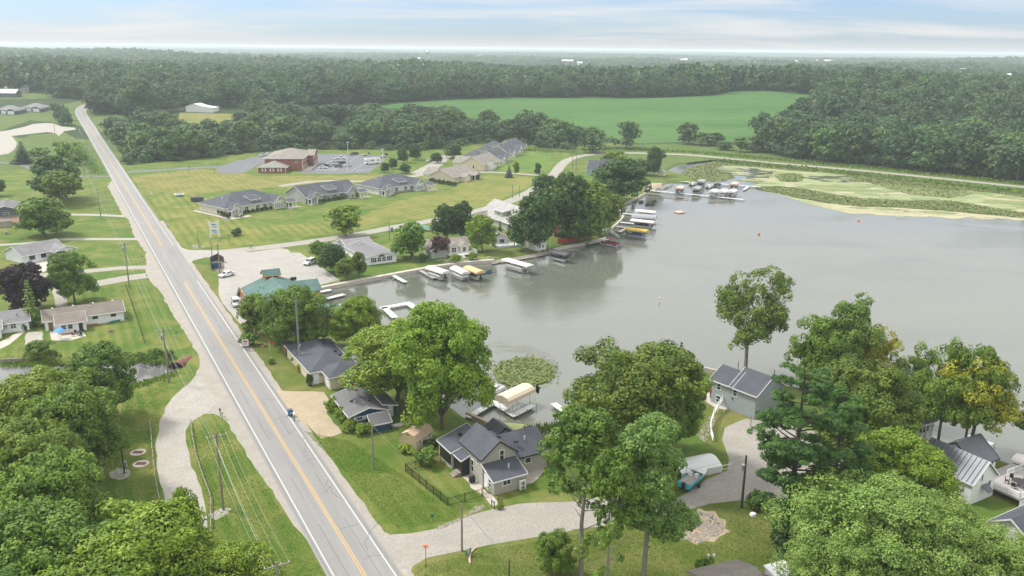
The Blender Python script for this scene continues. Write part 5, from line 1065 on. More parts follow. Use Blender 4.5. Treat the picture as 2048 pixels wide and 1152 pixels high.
h.posts([(8.1, -2.9), (11.2, -2.9), (14.4, -2.9), (14.4, .6)], 0, 2.35, .28); h.box('porch_floor', 'concrete', 6.0, 14.6, -3.2, 0, -.2, .12); h.box('porch_shade', 'black', 12.5, 12.56, .2, 4.6, .1, 2.2)
h.win('F', 2.6, 0, .9, 1.5, 1.2, 3, 2, fr='black'); h.win('F', 6.0, 0, .9, 1.3, 1.2, 3, 2, fr='black'); h.door('F', 9.8, 0, 1.6, 2.0, 'glass'); h.vent(3, 2, 3.3)
h = House('house', 'dark slate two storey house cut off by the left edge', (-22, 452), ang=28)
h.block(0, 11, 0, 15, 5.0, 'slate', 'sh_grey', 'gy', 1.7, .5); h.block(11.01, 15, 6, 15, 3.2, 'slate', 'sh_brown', 'gx', 1.5, .5); h.block(-1, 9, -4.5, -.01, 2.3, 'greige', 'sh_brown', 'sF', .9, .4)
h.win('F', 5.8, 0, 3.0, 1.4, 1.3, 2, 2); h.win('F', 2.0, -4.5, .9, 1.2, 1.0); h.part(MB().slab([(7.5, -8.0, 2.1), (12.5, -8.0, 2.1), (12.5, -3.0, 2.8), (7.5, -3.0, 2.8)], .12), 'awning', 'brownwood'); h.posts([(7.7, -7.8), (12.3, -7.8)], 0, 2.05, .15, 'brownwood'); SLATE = h

h = House('house', 'blue grey two storey lake house with stepped roof under the leaning poplar', (1421, 803), ang=-52)
h.block(0, 4.4, 0, 6.2, 4.6, 'bluegrey', 'sh_dark', 'gx', 1.9, .4, z0=-1); h.block(4.41, 9.6, 0, 8.0, 4.6, 'bluegrey', 'sh_dark', 'gx', 2.5, .4, z0=-1)
h.win('F', 1.6, 0, 2.9, .8, 1.15, 1, 2); h.win('F', 5.2, 0, 2.9, .8, 1.15, 1, 2); h.win('F', 1.7, 0, .5, .9, 1.2, 1, 2); h.vent(2, 4.6, 6.0, 'black', .06, 1.4); h.vent(9, 5.6, 6.2, 'black', .06, 1.6); h.box('wall_lamp', 'black', 4.6, 4.9, -.15, 0, 2.2, 2.4)
RH = h
t = thing('white_railing', 'long curving white railing below the blue grey lake house', 'railing', P(1424, 885))
pts = [P(*q) for q in ((1448, 808), (1436, 824), (1427, 838), (1421, 855), (1421, 870), (1426, 884))]; base = pts[-1]
for i in range(len(pts)-1):
    a, b = pts[i]-t.location, pts[i+1]-t.location; mbr = MB(); u = Vector((0, 0, 1)); e0, e1 = (5-i)*.22, (4-i)*.22
    for hh in (1.05, .65, .25): mbr.beam(a+u*(hh+e0), b+u*(hh+e1), .09, .11)
    mbr.build('rail_section', M['white'], t); mbr = MB(); mbr.box(a.x-.08, a.x+.08, a.y-.08, a.y+.08, 0, 1.2+e0); mbr.build('post', M['white'], t)
t = thing('white_railing', 'short white deck railing in front of the blue grey lake house', 'railing', P(1462, 812))
for a, b in (((1462, 812), (1488, 803)), ((1488, 803), (1518, 815)), ((1518, 815), (1540, 812))):
    a, b = P(*a)-t.location, P(*b)-t.location; mbr = MB()
    for hh in (1.0, .3): mbr.beam(a+Vector((0, 0, hh+.8)), b+Vector((0, 0, hh+.8)), .09, .09)
    for j in range(5): q = a+(b-a)*j/4; mbr.box(q.x-.05, q.x+.05, q.y-.05, q.y+.05, 0, 1.85)
    mbr.build('rail_section', M['white'], t)

h = House('house', 'pale house with a ribbed dark metal roof above the lower trees', (1792, 895), ang=32)
h.block(-5, 6.4, -2, 5.2, 4.4, 'paleg', 'met_dark', 'gx', 2.5, .4); h.wins('F', [2.9, 3.8, 4.7], -2, 2.6, .75, 1.2, nx=1, ny=1); h.win('F', -4.0, -2, 2.6, .7, .9); h.wins('F', [2.6, 3.7], -2, .4, .8, 1.4, nx=1, ny=2); h.door('F', 4.8, -2, .85); h.rail([(6.2, -3.2), (6.2, -2.1)], 2.4)
for i in range(17): h.part(MB().beam((-5.2+i*.72, -2.35, 4.2), (-5.2+i*.72, 1.6, 6.98), .05, .07), 'roof_rib', 'met_dark')
h = House('house', 'white gabled lakeside house with dark metal roofs and a railed deck', (1938, 1010), ang=30)
h.block(0, 5.6, 0, 8.5, 3.6, 'white', 'met_dark', 'gy', 2.6, .35); h.block(5.61, 11, 3.2, 9.5, 3.4, 'white', 'met_dark', 'gx', 2.4, .35, fas='black')
h.win('F', 2.1, 0, 3.3, .35, 1.0, 1, 1); h.win('F', 4.2, 0, 1.1, .5, 1.7, 1, 1); h.win('F', 7.6, 3.2, 1.0, .6, 1.7, 1, 1); h.win('F', 10, 3.2, 1.0, .6, 1.7, 1, 1)
h.part(MB().slab([(2.2, -1.1, 1.9), (3.6, -1.1, 1.9), (3.6, -.05, 2.6), (2.2, -.05, 2.6)], .1), 'awning', 'met_dark'); h.block(-1.3, 5.6, 3, 6, 2.0, 'white', 'met_dark', 'sL', .3, .2) if False else None
for i in range(12): h.part(MB().beam((-.4, .1+i*.72, 3.42), (2.8, .1+i*.72, 6.32), .05, .07), 'roof_rib', 'met_dark')
h.part(MB().box(.4, .9, 8.2, 8.8, 4, 6.6), 'chimney', 'brick'); h.vent(.65, 8.5, 6.8, 'galv', .1, 1.2)
h.box('deck', 'deckg', 5.65, 16, -3.8, 3.15, .95, 1.2); h.box('deck_skirt', 'white', 5.7, 16, -3.85, -3.75, -.5, .95); h.rail([(5.7, -3.7), (15.9, -3.7)], 1.2); h.rail([(10.9, 1.2), (15.9, 1.2)], 1.2); h.rail([(5.7, -3.7), (5.7, -.2)], 1.2); WH = h
h = House('house', 'dark roof corner at the right edge below the white deck', (2052, 1120), ang=30); h.block(0, 8, 0, 5, 3.0, 'white', 'sh_dark', 'gx', 1.6, .4)
h = House('house', 'weathered grey shingled roof at the bottom edge beside the street lamp', (1440, 1262), ang=20)
h.block(0, 6.2, 0, 6.5, 3.4, 'grey_s', 'sh_taupe', 'gx', 1.2, .4, fas='wood'); h.vent(5.4, 1.6, 4.2)
h = House('house', 'brown shingled roof with pale skylight panel at the bottom edge', (1598, 1272), ang=22)
h.block(0, 7, 0, 7, 3.4, 'grey_s', 'sh_brown', 'gx', 1.2, .4, fas='wood'); h.block(.2, 2.8, 3.6, 6.6, 4.3, 'white', 'white_roof', 'sF', .3, .15, z0=3.4, wallname='skylight_box')
h = House('boat_shelter', 'white arched sheet shelter beside the trailered turquoise boat', (1362, 960), ang=22, cat='shelter')
ar = [(-2.1+4.2*i/8, 1.1+.75*math.sin(math.pi*i/8)) for i in range(9)]; r = MB()
for i in range(8): r.slab([(0, ar[i][0]+2, ar[i][1]), (7.2, ar[i][0]+2, ar[i][1]), (7.2, ar[i+1][0]+2, ar[i+1][1]), (0, ar[i+1][0]+2, ar[i+1][1])], .05)
h.part(r, 'roof_sheet', 'white_roof'); h.box('side_sheet', 'white', 0, 7.2, -.12, -.06, 0, 1.1); h.box('side_sheet', 'white', 0, 7.2, 4.05, 4.1, 0, 1.1); h.rail([(7.3, 0), (9, 0)], .2, .8, bal=False)

# the condo buildings
def condo(label, A, ang, L_, D_, wall, roof='sh_dark', gl='glass', hip=True, rise=4.0, stone=True):
    h = House('condo_building', label, A, ang=ang, cat='condo building')
    h.block(0, L_, 1.2, D_, 2.9, wall, roof, 'hip' if hip else 'gx', rise, .5)
    h.block(1.2, 6.4, -.6, 6, 2.8, wall, roof, 'gy', 1.9, .45); h.block(L_-7.2, L_-1.4, -.8, 7, 2.9, wall, roof, 'gy', 2.4, .45)
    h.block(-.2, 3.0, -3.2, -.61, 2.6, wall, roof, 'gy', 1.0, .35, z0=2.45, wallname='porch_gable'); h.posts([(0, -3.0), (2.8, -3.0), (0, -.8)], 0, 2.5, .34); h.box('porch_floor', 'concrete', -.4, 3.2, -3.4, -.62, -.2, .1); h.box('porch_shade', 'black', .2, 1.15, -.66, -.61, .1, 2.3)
    h.block(L_-2.2, L_+1.6, -3.4, -.81, 2.6, wall, roof, 'sF', .7, .35, z0=2.45, wallname='porch_gable'); h.posts([(L_-2, -3.2), (L_-.2, -3.2), (L_+1.4, -3.2), (L_+1.4, -1)], 0, 2.5, .3); h.box('porch_floor', 'concrete', L_-2.6, L_+3.2, -4.6, -.82, -.2, .1)
    h.wins('F', [3.7, 4.6, 5.5], -.6, .6, .75, 1.7, nx=1, ny=1, glass_='glass_pale'); h.wins('F', [L_-6.4, L_-5.5, L_-4.6, L_-3.7], -.8, .6, .7, 1.6, nx=1, ny=1, glass_='glass_pale'); h.wins('F', [9.2, 14.2, 17.5], 1.2, .8, 1.5, 1.4); h.win('F', 3.8, -.6, 3.4, .5, .5, 1, 1); h.win('F', L_-4.3, -.8, 3.6, 1.1, .5, 2, 1); h.win('L', 0, 6, 1, .5, .9, 1, 1)
    h.block(L_/2-1.6, L_/2+2.6, 2.6, 6.2, 4.5, wall, roof, 'sF', 1.0, .4, z0=2.9, wallname='dormer_wall'); h.wins('F', [L_/2-.5, L_/2+.5, L_/2+1.5], 2.6, 4.35-.5, .6, .5, nx=1, ny=1)
    if stone: h.box('stone_base', 'rock', 6.45, L_-7.25, 1.12, 1.19, -.2, .7)
    for x_, y_ in ((4, 9), (L_*.4, D_*.55), (L_*.7, D_*.58), (L_*.45, D_*.5)): h.vent(x_, y_, 2.9+rise*.62, 'white', .14, .7)
    return h
C1 = condo('left condo building with charcoal hip roof and a furnished corner patio', (455, 433), 51, 27.5, 19, 'beige')
C1.box('patio', 'concrete', -2.2, 6.4, -6.4, -3.45, -.3, .12); C1.box('walkway', 'concrete', -2.6, -1.2, -3.4, 20, -.2, .06)
condo('middle condo building with grey walls and white gable trim', (615, 408), 46, 26, 16, 'grey_s', hip=False, rise=3.6)
condo('right condo building with grey walls and a charcoal hip roof', (762, 391), 44, 25.5, 18, 'paleg')
h = House('condo_building', 'nearest cream condo building with a taupe roof and screened porch', (857, 362), ang=-27, cat='condo building')
h.block(0, 14, 0, 22, 2.9, 'cream', 'sh_taupe', 'gy', 3.2, .5); h.block(-5.5, -.01, 4, 14, 2.8, 'cream', 'sh_taupe', 'gx', 2.6, .5); h.block(14.01, 17, 6, 11, 2.7, 'cream', 'sh_taupe', 'gx', 1.2, .4); h.block(14.01, 18, 14, 19, 2.6, 'cream', 'sh_taupe', 'gx', 1.2, .4, z0=2.4); h.posts([(17.8, 14.1), (17.8, 18.8), (16, 14.1)], 0, 2.5, .3); h.box('porch_dark_fill', 'black', 14.05, 17.7, 14.2, 18.7, .1, 2.35)
h.win('F', 3, 0, 1.1, .6, .8, 1, 1); h.wins('R', [2.5, 12.6], 14, .8, 1.0, 1.3); h.vent(8.5, 9, 5.4); h.vent(9.5, 11, 5.3); h.vent(7.5, 13, 5.6)
h = House('condo_building', 'second cream condo building with a tall plain gable wall', (922, 338), ang=-24, cat='condo building')
h.block(0, 13.5, 0, 20, 3.2, 'cream', 'sh_taupe', 'gy', 3.8, .5); h.block(-7, -.01, 5, 14, 2.9, 'cream', 'sh_taupe', 'gx', 2.8, .5); h.block(13.51, 16, 3, 9, 2.6, 'white', 'sh_taupe', 'gx', 1.2, .4); h.win('F', 5, 0, 1, .6, .9, 1, 1); h.win('F', 7.4, 0, .8, .8, 1.6, 1, 1); h.wins('R', [6, 12, 17], 13.5, .8, 1.2, 1.3); h.vent(8, 6, 6.2); h.rail([(16.5, 3), (16.5, 9)], .5)
for i, (A, lb) in enumerate((((952, 325), 'nearer dark roofed condo building in the far condo row'), ((975, 313), 'middle dark roofed condo building in the far condo row'), ((991, 303), 'farthest dark roofed condo building in the far condo row'))):
    h = House('condo_building', lb, A, ang=-22, cat='condo building')
    h.block(0, 13, 0, 17, 3.1, 'beige', 'sh_dark', 'gy', 4.0, .5); h.block(-9, -.01, 3, 13, 2.9, 'beige', 'sh_dark', 'hip', 3.0, .5); h.block(13.01, 15.5, 2, 7, 2.8, 'white', 'sh_dark', 'gx', 1.5, .4); h.block(13.01, 15.5, 11, 15, 2.8, 'white', 'sh_dark', 'gx', 1.5, .4, z0=2.4); h.posts([(15.3, 11.1), (15.3, 14.8)], 0, 2.5, .3); h.wins('R', [3.5, 5.5], 15.5, .8, 1.1, 1.3); h.win('R', 13, 9, .8, 1.1, 1.4); h.vent(8, 6, 6.4)

# brick office
h = House('office_building', 'two storey red brick office building with a grey hip roof', (517, 346), ang=4, cat='office building')
h.block(0, 13.5, 0, 9, 2.8, 'brick', 'sh_taupe', 'gy', 2.4, .6); h.block(1.5, 20.5, 9.01, 40, 6.2, 'brick', 'sh_taupe', 'hip', 3.0, .7); h.block(20.51, 23.5, 26, 40, 6.0, 'brick', 'sh_taupe', 'gx', 2.2, .5)
gt = MB().poly([(-.55, -.62, 2.75), (14.05, -.62, 2.75), (6.75, -.62, 5.3)]); h.part(gt, 'white_gable', 'white'); h.part(MB().box(1.4, 20.6, 8.9, 9.0, 5.8, 6.2), 'cornice', 'white'); h.part(MB().box(20.5, 20.6, 9, 40, 5.8, 6.2), 'cornice', 'white')
h.wins('F', [2.8, 6.7, 10.6], 0, .9, 1.0, 1.3); h.wins('F', [5.5, 17.5], 9, 4.0, 1.1, 1.3)
for u in (12, 15.5, 19, 22.5, 26, 30, 34): h.win('R', 20.5, u, 3.9, 1.1, 1.5) if u < 26 else h.win('R', 23.5, u, 3.9, 1.1, 1.5)
for u in (12, 15.5, 19): h.win('R', 20.5, u, .8, 1.1, 1.5)
h.wins('R', [28, 31.5, 35, 38], 23.5, .8, 1.1, 1.5); h.door('R', 20.5, 23.2, 1.8, 2.4); h.part(MB().slab([(20.5, 21.4, 2.9), (23.3, 21.4, 2.5), (23.3, 25, 2.5), (20.5, 25, 2.9)], .15), 'entrance_canopy', 'black')
for u in (2.8, 6.7, 10.6):
    for s_ in (-.85, .85): h.box('shutter', 'white', u+s_-.25, u+s_+.25, -.06, 0, .85, 2.25)
h.part(MB().box(20.6, 24.5, 8, 40, -.1, .14), 'pavement', 'concrete')
for x in (13.5,): h.box('downpipe', 'white', x-.1, x+.1, -.12, 0, 0, 2.8)
h.box('downpipe', 'white', 20.4, 20.62, 8.85, 9.0, 0, 5.8)

h = House('lake_house', 'large lakeside house with a pale shingle roof and shed dormer', (960, 440), ang=-60)
h.block(0, 26, 0, 13, 2.9, 'sage', 'sh_pale', 'gx', 4.6, .5); h.block(9.5, 15.5, 1.0, 6.5, 5.6, 'sage', 'sh_pale', 'sF', .9, .4, z0=3, wallname='dormer_wall'); h.win('F', 12.3, 1.0, 4.0, 1.3, 1.2, 2, 1); h.win('F', 24.3, 0, .7, 1.4, 1.5); h.box('wall_pipe', 'white', 15.9, 16.1, -.1, 0, 0, 2.8); h.box('plinth', 'concrete', -.05, 26.05, -.08, -.005, -.3, .3); h.vent(6, 3.5, 5.0, 'black')
h = House('cabin', 'small white gabled cabin with a hedge and white deck', (982, 492), ang=20, cat='cabin')
h.block(0, 5.6, 0, 7, 2.8, 'white', 'sh_pale', 'gy', 1.6, .35); h.door('F', 3.8, 0, 1.6, 2.0, 'glass'); h.box('deck', 'white', 1, 9.5, -3.8, -.02, .5, .7); h.box('deck_skirt', 'white', 1, 9.5, -3.86, -3.8, -.2, .5); h.rail([(1, -3.7), (9.4, -3.7), (9.4, -.2)], .7)
h = House('cottage', 'grey roofed cottage with two little gables and a deck', (862, 512), (938, 505))
h.block(0, h.L, 0, 7.5, 2.7, 'beige', 'sh_taupe', 'gx', 1.8, .4); h.block(h.L*.45, h.L*.45+3, -1.2, 3, 2.7, 'beige', 'sh_taupe', 'gy', 1.2, .3); h.block(h.L*.72, h.L*.72+3, -1.2, 3, 2.7, 'beige', 'sh_taupe', 'gy', 1.2, .3); h.block(-1, 4.2, -3.2, 4, 2.6, 'grey_s', 'sh_taupe', 'gy', 1.6, .4)
h.win('F', h.L*.45+1.5, -1.2, .7, 1.5, 1.6); h.win('F', h.L*.72+1.5, -1.2, .8, 1.0, 1.4, 1, 2); h.wins('F', [h.L*.2+1.5, h.L*.2+4], 0, .8, 1.3, 1.4); h.box('deck', 'deckw', 4.5, h.L+1, -4.6, -.02, .5, .65); h.rail([(4.6, -4.5), (h.L*.62, -4.5)], .65); h.rail([(h.L*.75, -4.5), (h.L+.9, -4.5), (h.L+.9, -.2)], .65)
for k in range(6): h.box('step', 'deckw', h.L*.64, h.L*.74, -4.9-.4*k, -4.5-.4*k, .4-.14*k, .52-.14*k)
h = House('house', 'pale grey house with a red base behind the lakeside oaks', (1098, 466), ang=-8)
h.block(0, 9, 0, 10, 5.0, 'paleg', 'sh_pale', 'gy', 2.2, .5, z0=2.3); h.box('base_wall', 'red', .1, 8.9, .1, 9.9, -.3, 2.3); h.win('F', 3.0, 0, 3.1, 2.4, 1.5, 2, 1); h.win('F', 7, 0, 3.1, .8, 1.4, 1, 1)
h.block(9.01, 19, 2, 11, 4.6, 'paleg', 'sh_mid', 'gx', 2.4, .4); h.wins('F', [11.5, 14, 16.5], 2, 2.7, 1.1, 1.3); h.box('deck', 'white', 12, 20, -1.5, 1.98, 2.0, 2.2); h.rail([(12, -1.4), (20, -1.4)], 2.2)
h.part(MB().beam((19.8, -1.5, 3.1), (24.5, -4.5, .9), .09, .09).beam((19.8, -1.5, 2.5), (24.5, -4.5, .3), .09, .09), 'stair_rail', 'white')
h = House('house', 'light blue house with a dark roof beside the bend in the street', (1174, 350), (1216, 352))
h.block(0, h.L, 0, 11, 3.0, 'skyblue', 'sh_dark', 'gx', 4.0, .5); h.block(h.L*.5, h.L+6, 4, 13, 3.4, 'paleg', 'sh_dark', 'gx', 4.0, .5); h.win('F', 3, 0, .9, 1.2, 1.2); h.win('F', 7, 0, .9, 1.2, 1.2)
h = House('house', 'grey gabled garage beside the pale roofed lake house', (938, 446), (962, 450), cat='garage')
h.block(0, h.L, 0, 8, 2.5, 'white', 'sh_taupe', 'gy', 1.6, .4)
h = House('boathouse', 'tiny white boathouse with two windows at the waterline', (1073, 502), (1092, 498), cat='boathouse')
h.block(0, h.L, 0, 3.5, 2.2, 'white', 'sh_pale', 'sF', .2, .1, z0=-.4); h.win('F', h.L*.3, 0, .7, .9, .9); h.win('F', h.L*.68, 0, .7, .9, .9)
h = House('small_shed', 'tiny cream shed on the bank at the marina', (1316, 351), (1327, 352), cat='shed'); h.block(0, h.L, 0, 3, 2.0, 'cream', 'sh_pale', 'gy', .9, .2)
h = House('barn', 'long white barn on the hay field in front of the woods', (372, 224), ang=-6, cat='barn')
h.block(0, 14.5, 0, 12, 4.6, 'w_siding', 'white_roof', 'gy', 2.2, .3); h.block(14.51, 23, 0, 12, 3.6, 'w_siding', 'white_roof', 'sR', 1.2, .3)
for (A, ang, L_, D_, hh, wl_, rf_, lb) in (((46, 223), -4, 16, 12, 3.4, 'slate', 'sh_mid', 'far dark house with two white garage doors at the left'), ((-6, 228), -4, 17, 12, 3.4, 'slate', 'sh_mid', 'far dark grey house cut off by the left edge'), ((9, 184), 0, 24, 8, 4, 'grey_s', 'met_grey', 'far long low shed on the upper left clearing'), ((-14, 194), -5, 22, 9, 4, 'slate', 'met_grey', 'far dark barn at the upper left edge')):
    h = House('farm_building' if 'shed' in lb or 'barn' in lb else 'house', lb, A, ang=ang, cat='shed' if 'shed' in lb else 'house'); h.block(0, L_, 0, D_, hh, wl_, rf_, 'hip' if hh < 3.8 else 'gx', 3.0, .5)
    if hh < 3.8: h.block(L_*.55, L_*.55+8, -2.5, 4, 3, wl_, rf_, 'gy', 1.6, .4); h.door('F', L_*.35, 0, 4.2, 2.5, 'white', name='garage_door', panels=4); h.door('F', L_*.55+4, -2.5, 5, 2.5, 'white', name='garage_door', panels=4)
# far town
TOWN = [(166,97,34,7,'white_roof','long white roof'),(211,109,40,12,'white','bright white block'),(236,108,22,6,'white_roof','low white shed'),(330,106,26,6,'white_roof','pale low hall'),(245,126,60,8,'clay','reddish barn'),(886,135,62,12,'concrete','big pinkish hall'),(845,133,14,9,'white','small white gable'),(838,116,10,14,'white','narrow white tower'),(787,134,10,8,'white','small white house'),(1104,142,26,8,'white_roof','white roofed house'),(1135,121,40,8,'white_roof','pair of white roofs'),(1028,139,30,9,'brick','pink brick house'),(1160,125,14,6,'white','tiny white block'),(1362,119,44,9,'white_roof','long white hall'),(1372,118,14,12,'white','taller white block'),(1508,124,60,8,'white_roof','wide pale hall'),(1590,122,24,8,'white','pale block'),(1655,121,80,9,'concrete','wide tan hall'),(1664,132,16,8,'white','first white house of a row of three'),(1676,133,16,8,'white','middle white house of a row of three'),(1689,134,14,10,'white','last white house of a row of three'),(1585,140,26,7,'white_roof','white cottage'),(1620,142,20,7,'white','small white cottage'),(1980,152,40,8,'white_roof','white barn at the far right'),(2015,150,50,7,'concrete','pale long house at the far right'),(960,111,16,8,'white','tiny pale house'),(1920,139,40,8,'concrete','pale long barn')]
for (x, y, w_, hh, mt, lb) in TOWN:
    p = P(x, y, 32.); wd = w_*max(1, depth(p)/2600)*.75; g_ = gz(p.x, p.y)
    t = thing('distant_building', lb+' rising from the hazy woods near the horizon', 'building', (p.x, p.y, g_), random.uniform(-.3, .3))
    H2 = 32-g_-1; MB().box(-wd/2, wd/2, 0, wd*.5, -2, H2).build('wall', M['concrete' if mt == 'white_roof' else mt], t)
    r = MB(); r.slab([(-wd/2-1, -1, H2), (wd/2+1, -1, H2), (wd/2+1, wd*.25, H2+3), (-wd/2-1, wd*.25, H2+3)], .5); r.slab([(wd/2+1, wd*.5+1, H2), (-wd/2-1, wd*.5+1, H2), (-wd/2-1, wd*.25, H2+3), (wd/2+1, wd*.25, H2+3)], .5); r.build('roof', M['white_roof' if mt != 'clay' else 'clay'], t)
p = P(856, 112, 36.); t = thing('water_tower', 'small water tower standing on the horizon', 'water tower', (p.x, p.y, gz(p.x, p.y))); k = depth(p)/1680*2
MB().tube((0, 0, 0), (0, 0, 40), k*.6, k*.5, 8).build('stem', M['galv'], t); MB().loft([[(math.cos(a)*r_, math.sin(a)*r_, z_) for a in [i*.785 for i in range(8)]] for r_, z_ in ((k*.6, 38), (k*2, 42), (k*2, 46), (k*.5, 50))]).build('tank', M['galv'], t)

# ------------------------------------------------------------------ vehicles
def car(kind, paintm, A, B, label, flip=False, cat='car', name=None):
    p, q = P(*A), P(*B); c = (p+q)/2; a = math.atan2(q.y-p.y, q.x-p.x)+(math.pi if flip else 0); c.z = gz(c.x, c.y)+.01
    t = thing(name or {'sedan': 'parked_car', 'suv': 'parked_car', 'pickup': 'pickup_truck'}[kind], label, cat, c, a)
    L_, Wd = {'sedan': (4.6, 1.8), 'suv': (4.7, 1.85), 'pickup': (5.7, 1.95)}[kind]
    pf = {'sedan': [(-2.3, .35), (2.25, .3), (2.3, .62), (2.1, .76), (1.0, .92), (-1.35, .98), (-2.25, .95), (-2.32, .6)], 'suv': [(-2.3, .38), (2.3, .33), (2.35, .75), (2.2, .92), (1.15, 1.05), (-2.2, 1.08), (-2.35, .7)], 'pickup': [(-2.85, .5), (2.8, .42), (2.88, .85), (2.7, 1.05), (1.3, 1.15), (-2.82, 1.15), (-2.88, .7)]}[kind]
    w = Wd/2; b = MB()
    b.loft([[(x, -w*.90, z) for x, z in pf], [(x, -w, .42+(z-.42)*.94) for x, z in pf], [(x, w, .42+(z-.42)*.94) for x, z in pf], [(x, w*.90, z) for x, z in pf]])
    cab = {'sedan': [(-1.75, .95), (1.05, .92), (.35, 1.38), (-.95, 1.4)], 'suv': [(-2.2, 1.06), (1.1, 1.04), (.45, 1.62), (-2.0, 1.64)], 'pickup': [(-.7, 1.13), (1.35, 1.13), (.75, 1.78), (-.5, 1.8)]}[kind]
    (x0, z0), (x1, z1), (x2, z2), (x3, z3) = cab; wb, wt = w*.93, w*.76
    g = MB(); g.loft([[(x0, -wb, z0), (x1, -wb, z1), (x1, wb, z1), (x0, wb, z0)], [(x3, -wt, z3-.03), (x2, -wt, z2-.03), (x2, wt, z2-.03), (x3, wt, z3-.03)]])
    b.slab([(x3-.05, -wt-.02, z3+.04), (x2+.05, -wt-.02, z2+.04), (x2+.05, wt+.02, z2+.04), (x3-.05, wt+.02, z3+.04)], .1)
    for s_ in (-1, 1):                                         # pillars
        for (xa, za, xb, zb) in ((x0, z0, x3, z3), (x1, z1, x2, z2), ((x0+x1)/2, z0, (x2+x3)/2, z3)): b.beam((xa, s_*(wb+.01), za), (xb, s_*(wt+.01), zb), .05, .09)
    if kind == 'pickup':
        b.f.pop() if False else None; bed = MB().box(-2.7, -.85, -w*.8, w*.8, 1.13, 1.165).build('cargo_bed', M['rubber'], t)
        for s_ in (-1, 1): b.box(-2.8, -.75, s_*w*.94-.06, s_*w*.94+.06, 1.1, 1.32)
        b.box(-2.86, -2.76, -w*.92, w*.92, 1.1, 1.32)
    b.build('body', M[paintm], t); g.build('window_glass', M['glass'], t)
    wx = L_*.31; me = MB().tube((0, -.11, 0), (0, .11, 0), .34, .34, 14).mesh('wheel', M['rubber']); mr = MB().tube((0, -.125, 0), (0, .125, 0), .19, .19, 10).mesh('rim', M['galv'])
    for sx_ in (-1, 1):
        for sy in (-1, 1): wo_ = link('wheel', me, t, (sx_*wx, sy*(w-.08), .34)); link('rim', mr, wo_)
    xf = L_/2+.0; 
    for sy in (-1, 1):
        MB().box(xf-.12, xf+.03, sy*w*.72-.18, sy*w*.72+.18, .62, .78).build('headlight', M['lamp'], t); MB().box(-xf-.03, -xf+.1, sy*w*.76-.14, sy*w*.76+.14, .66, .9).build('tail_light', M['tail'], t)
    MB().box(xf-.06, xf+.04, -w*.45, w*.45, .45, .6).build('grille', M['black'], t)
    if kind == 'suv' or kind == 'pickup': t.scale = (1, 1, 1.05)
    return t
car('sedan', 'car_white', (440, 556), (466, 549), 'white hatchback parked at the left edge of the restaurant car park', True)
car('suv', 'car_white', (608, 533), (631, 524), 'white station wagon backed into the car park stalls', True)
car('suv', 'car_silver', (476, 618), (469, 604), 'silver jeep with a roof rack parked beside the restaurant', True, 'jeep')
car('sedan', 'car_red', (690, 773), (730, 770), 'shiny dark red car parked between the cream house and blue cottage')
for k_, pa, A, B, lb in (('sedan', 'car_white', (637, 337), (657, 337), 'white car nearest the brick building in the office car park'), ('sedan', 'car_black', (650, 332), (662, 334), 'black car half hidden behind the nearest white office car'), ('sedan', 'car_white', (652, 330), (669, 329), 'white car second in the office parking row'), ('suv', 'car_grey', (669, 335), (685, 334), 'grey station wagon facing the white cars in the office lot'), ('suv', 'car_white', (661, 325), (679, 323), 'white van third in the office parking row'), ('pickup', 'car_black', (677, 328), (698, 329), 'black pickup with an open bed in the office lot'), ('pickup', 'car_white', (672, 318), (692, 318), 'white pickup farthest up the office parking row'), ('sedan', 'car_white', (690, 333), (700, 332), 'white car behind the near lamp post of the office lot'), ('pickup', 'car_maroon', (718, 309), (697, 311), 'dark maroon pickup with a trailer at the back of the office lot'),
    ('sedan', 'car_white', (853, 325), (861, 322), 'white car parked on the condo drive'), ('suv', 'car_white', (520, 313), (530, 311), 'white car left of the brick building'), ('suv', 'car_white', (533, 311), (543, 309), 'second white car behind the corner of the brick building'), ('suv', 'car_white', (98, 216), (108, 215), 'white car beside the far dark house')): car(k_, pa, A, B, lb, cat='pickup truck' if k_ == 'pickup' else 'car')
def trailer(A, B, label, mat='black'):
    p, q = P(*A), P(*B); c = (p+q)/2; t = thing('flat_trailer', label, 'trailer', c, math.atan2(q.y-p.y, q.x-p.x)); L_ = (q-p).length*.8
    MB().box(-L_/2, L_/2, -1.05, 1.05, .55, .7).build('bed', M['wood'], t); MB().box(L_/2-.1, L_/2, -1, 1, .7, 1.9).build('ramp_gate', M[mat], t); MB().beam((-L_/2-1.4, 0, .5), (-L_/2, 0, .55), .12, .12).build('tow_bar', M['black'], t)
    me = MB().tube((0, -.1, 0), (0, .1, 0), .33, .33, 12).mesh('wheel', M['rubber'])
    for x in (-.4, .45):
        for y in (-1.15, 1.15): link('wheel', me, t, (x, y, .34))
trailer((721, 312), (740, 311), 'flat trailer hitched behind the maroon pickup'); trailer((760, 316), (774, 313), 'flat trailer parked behind the motorhome')
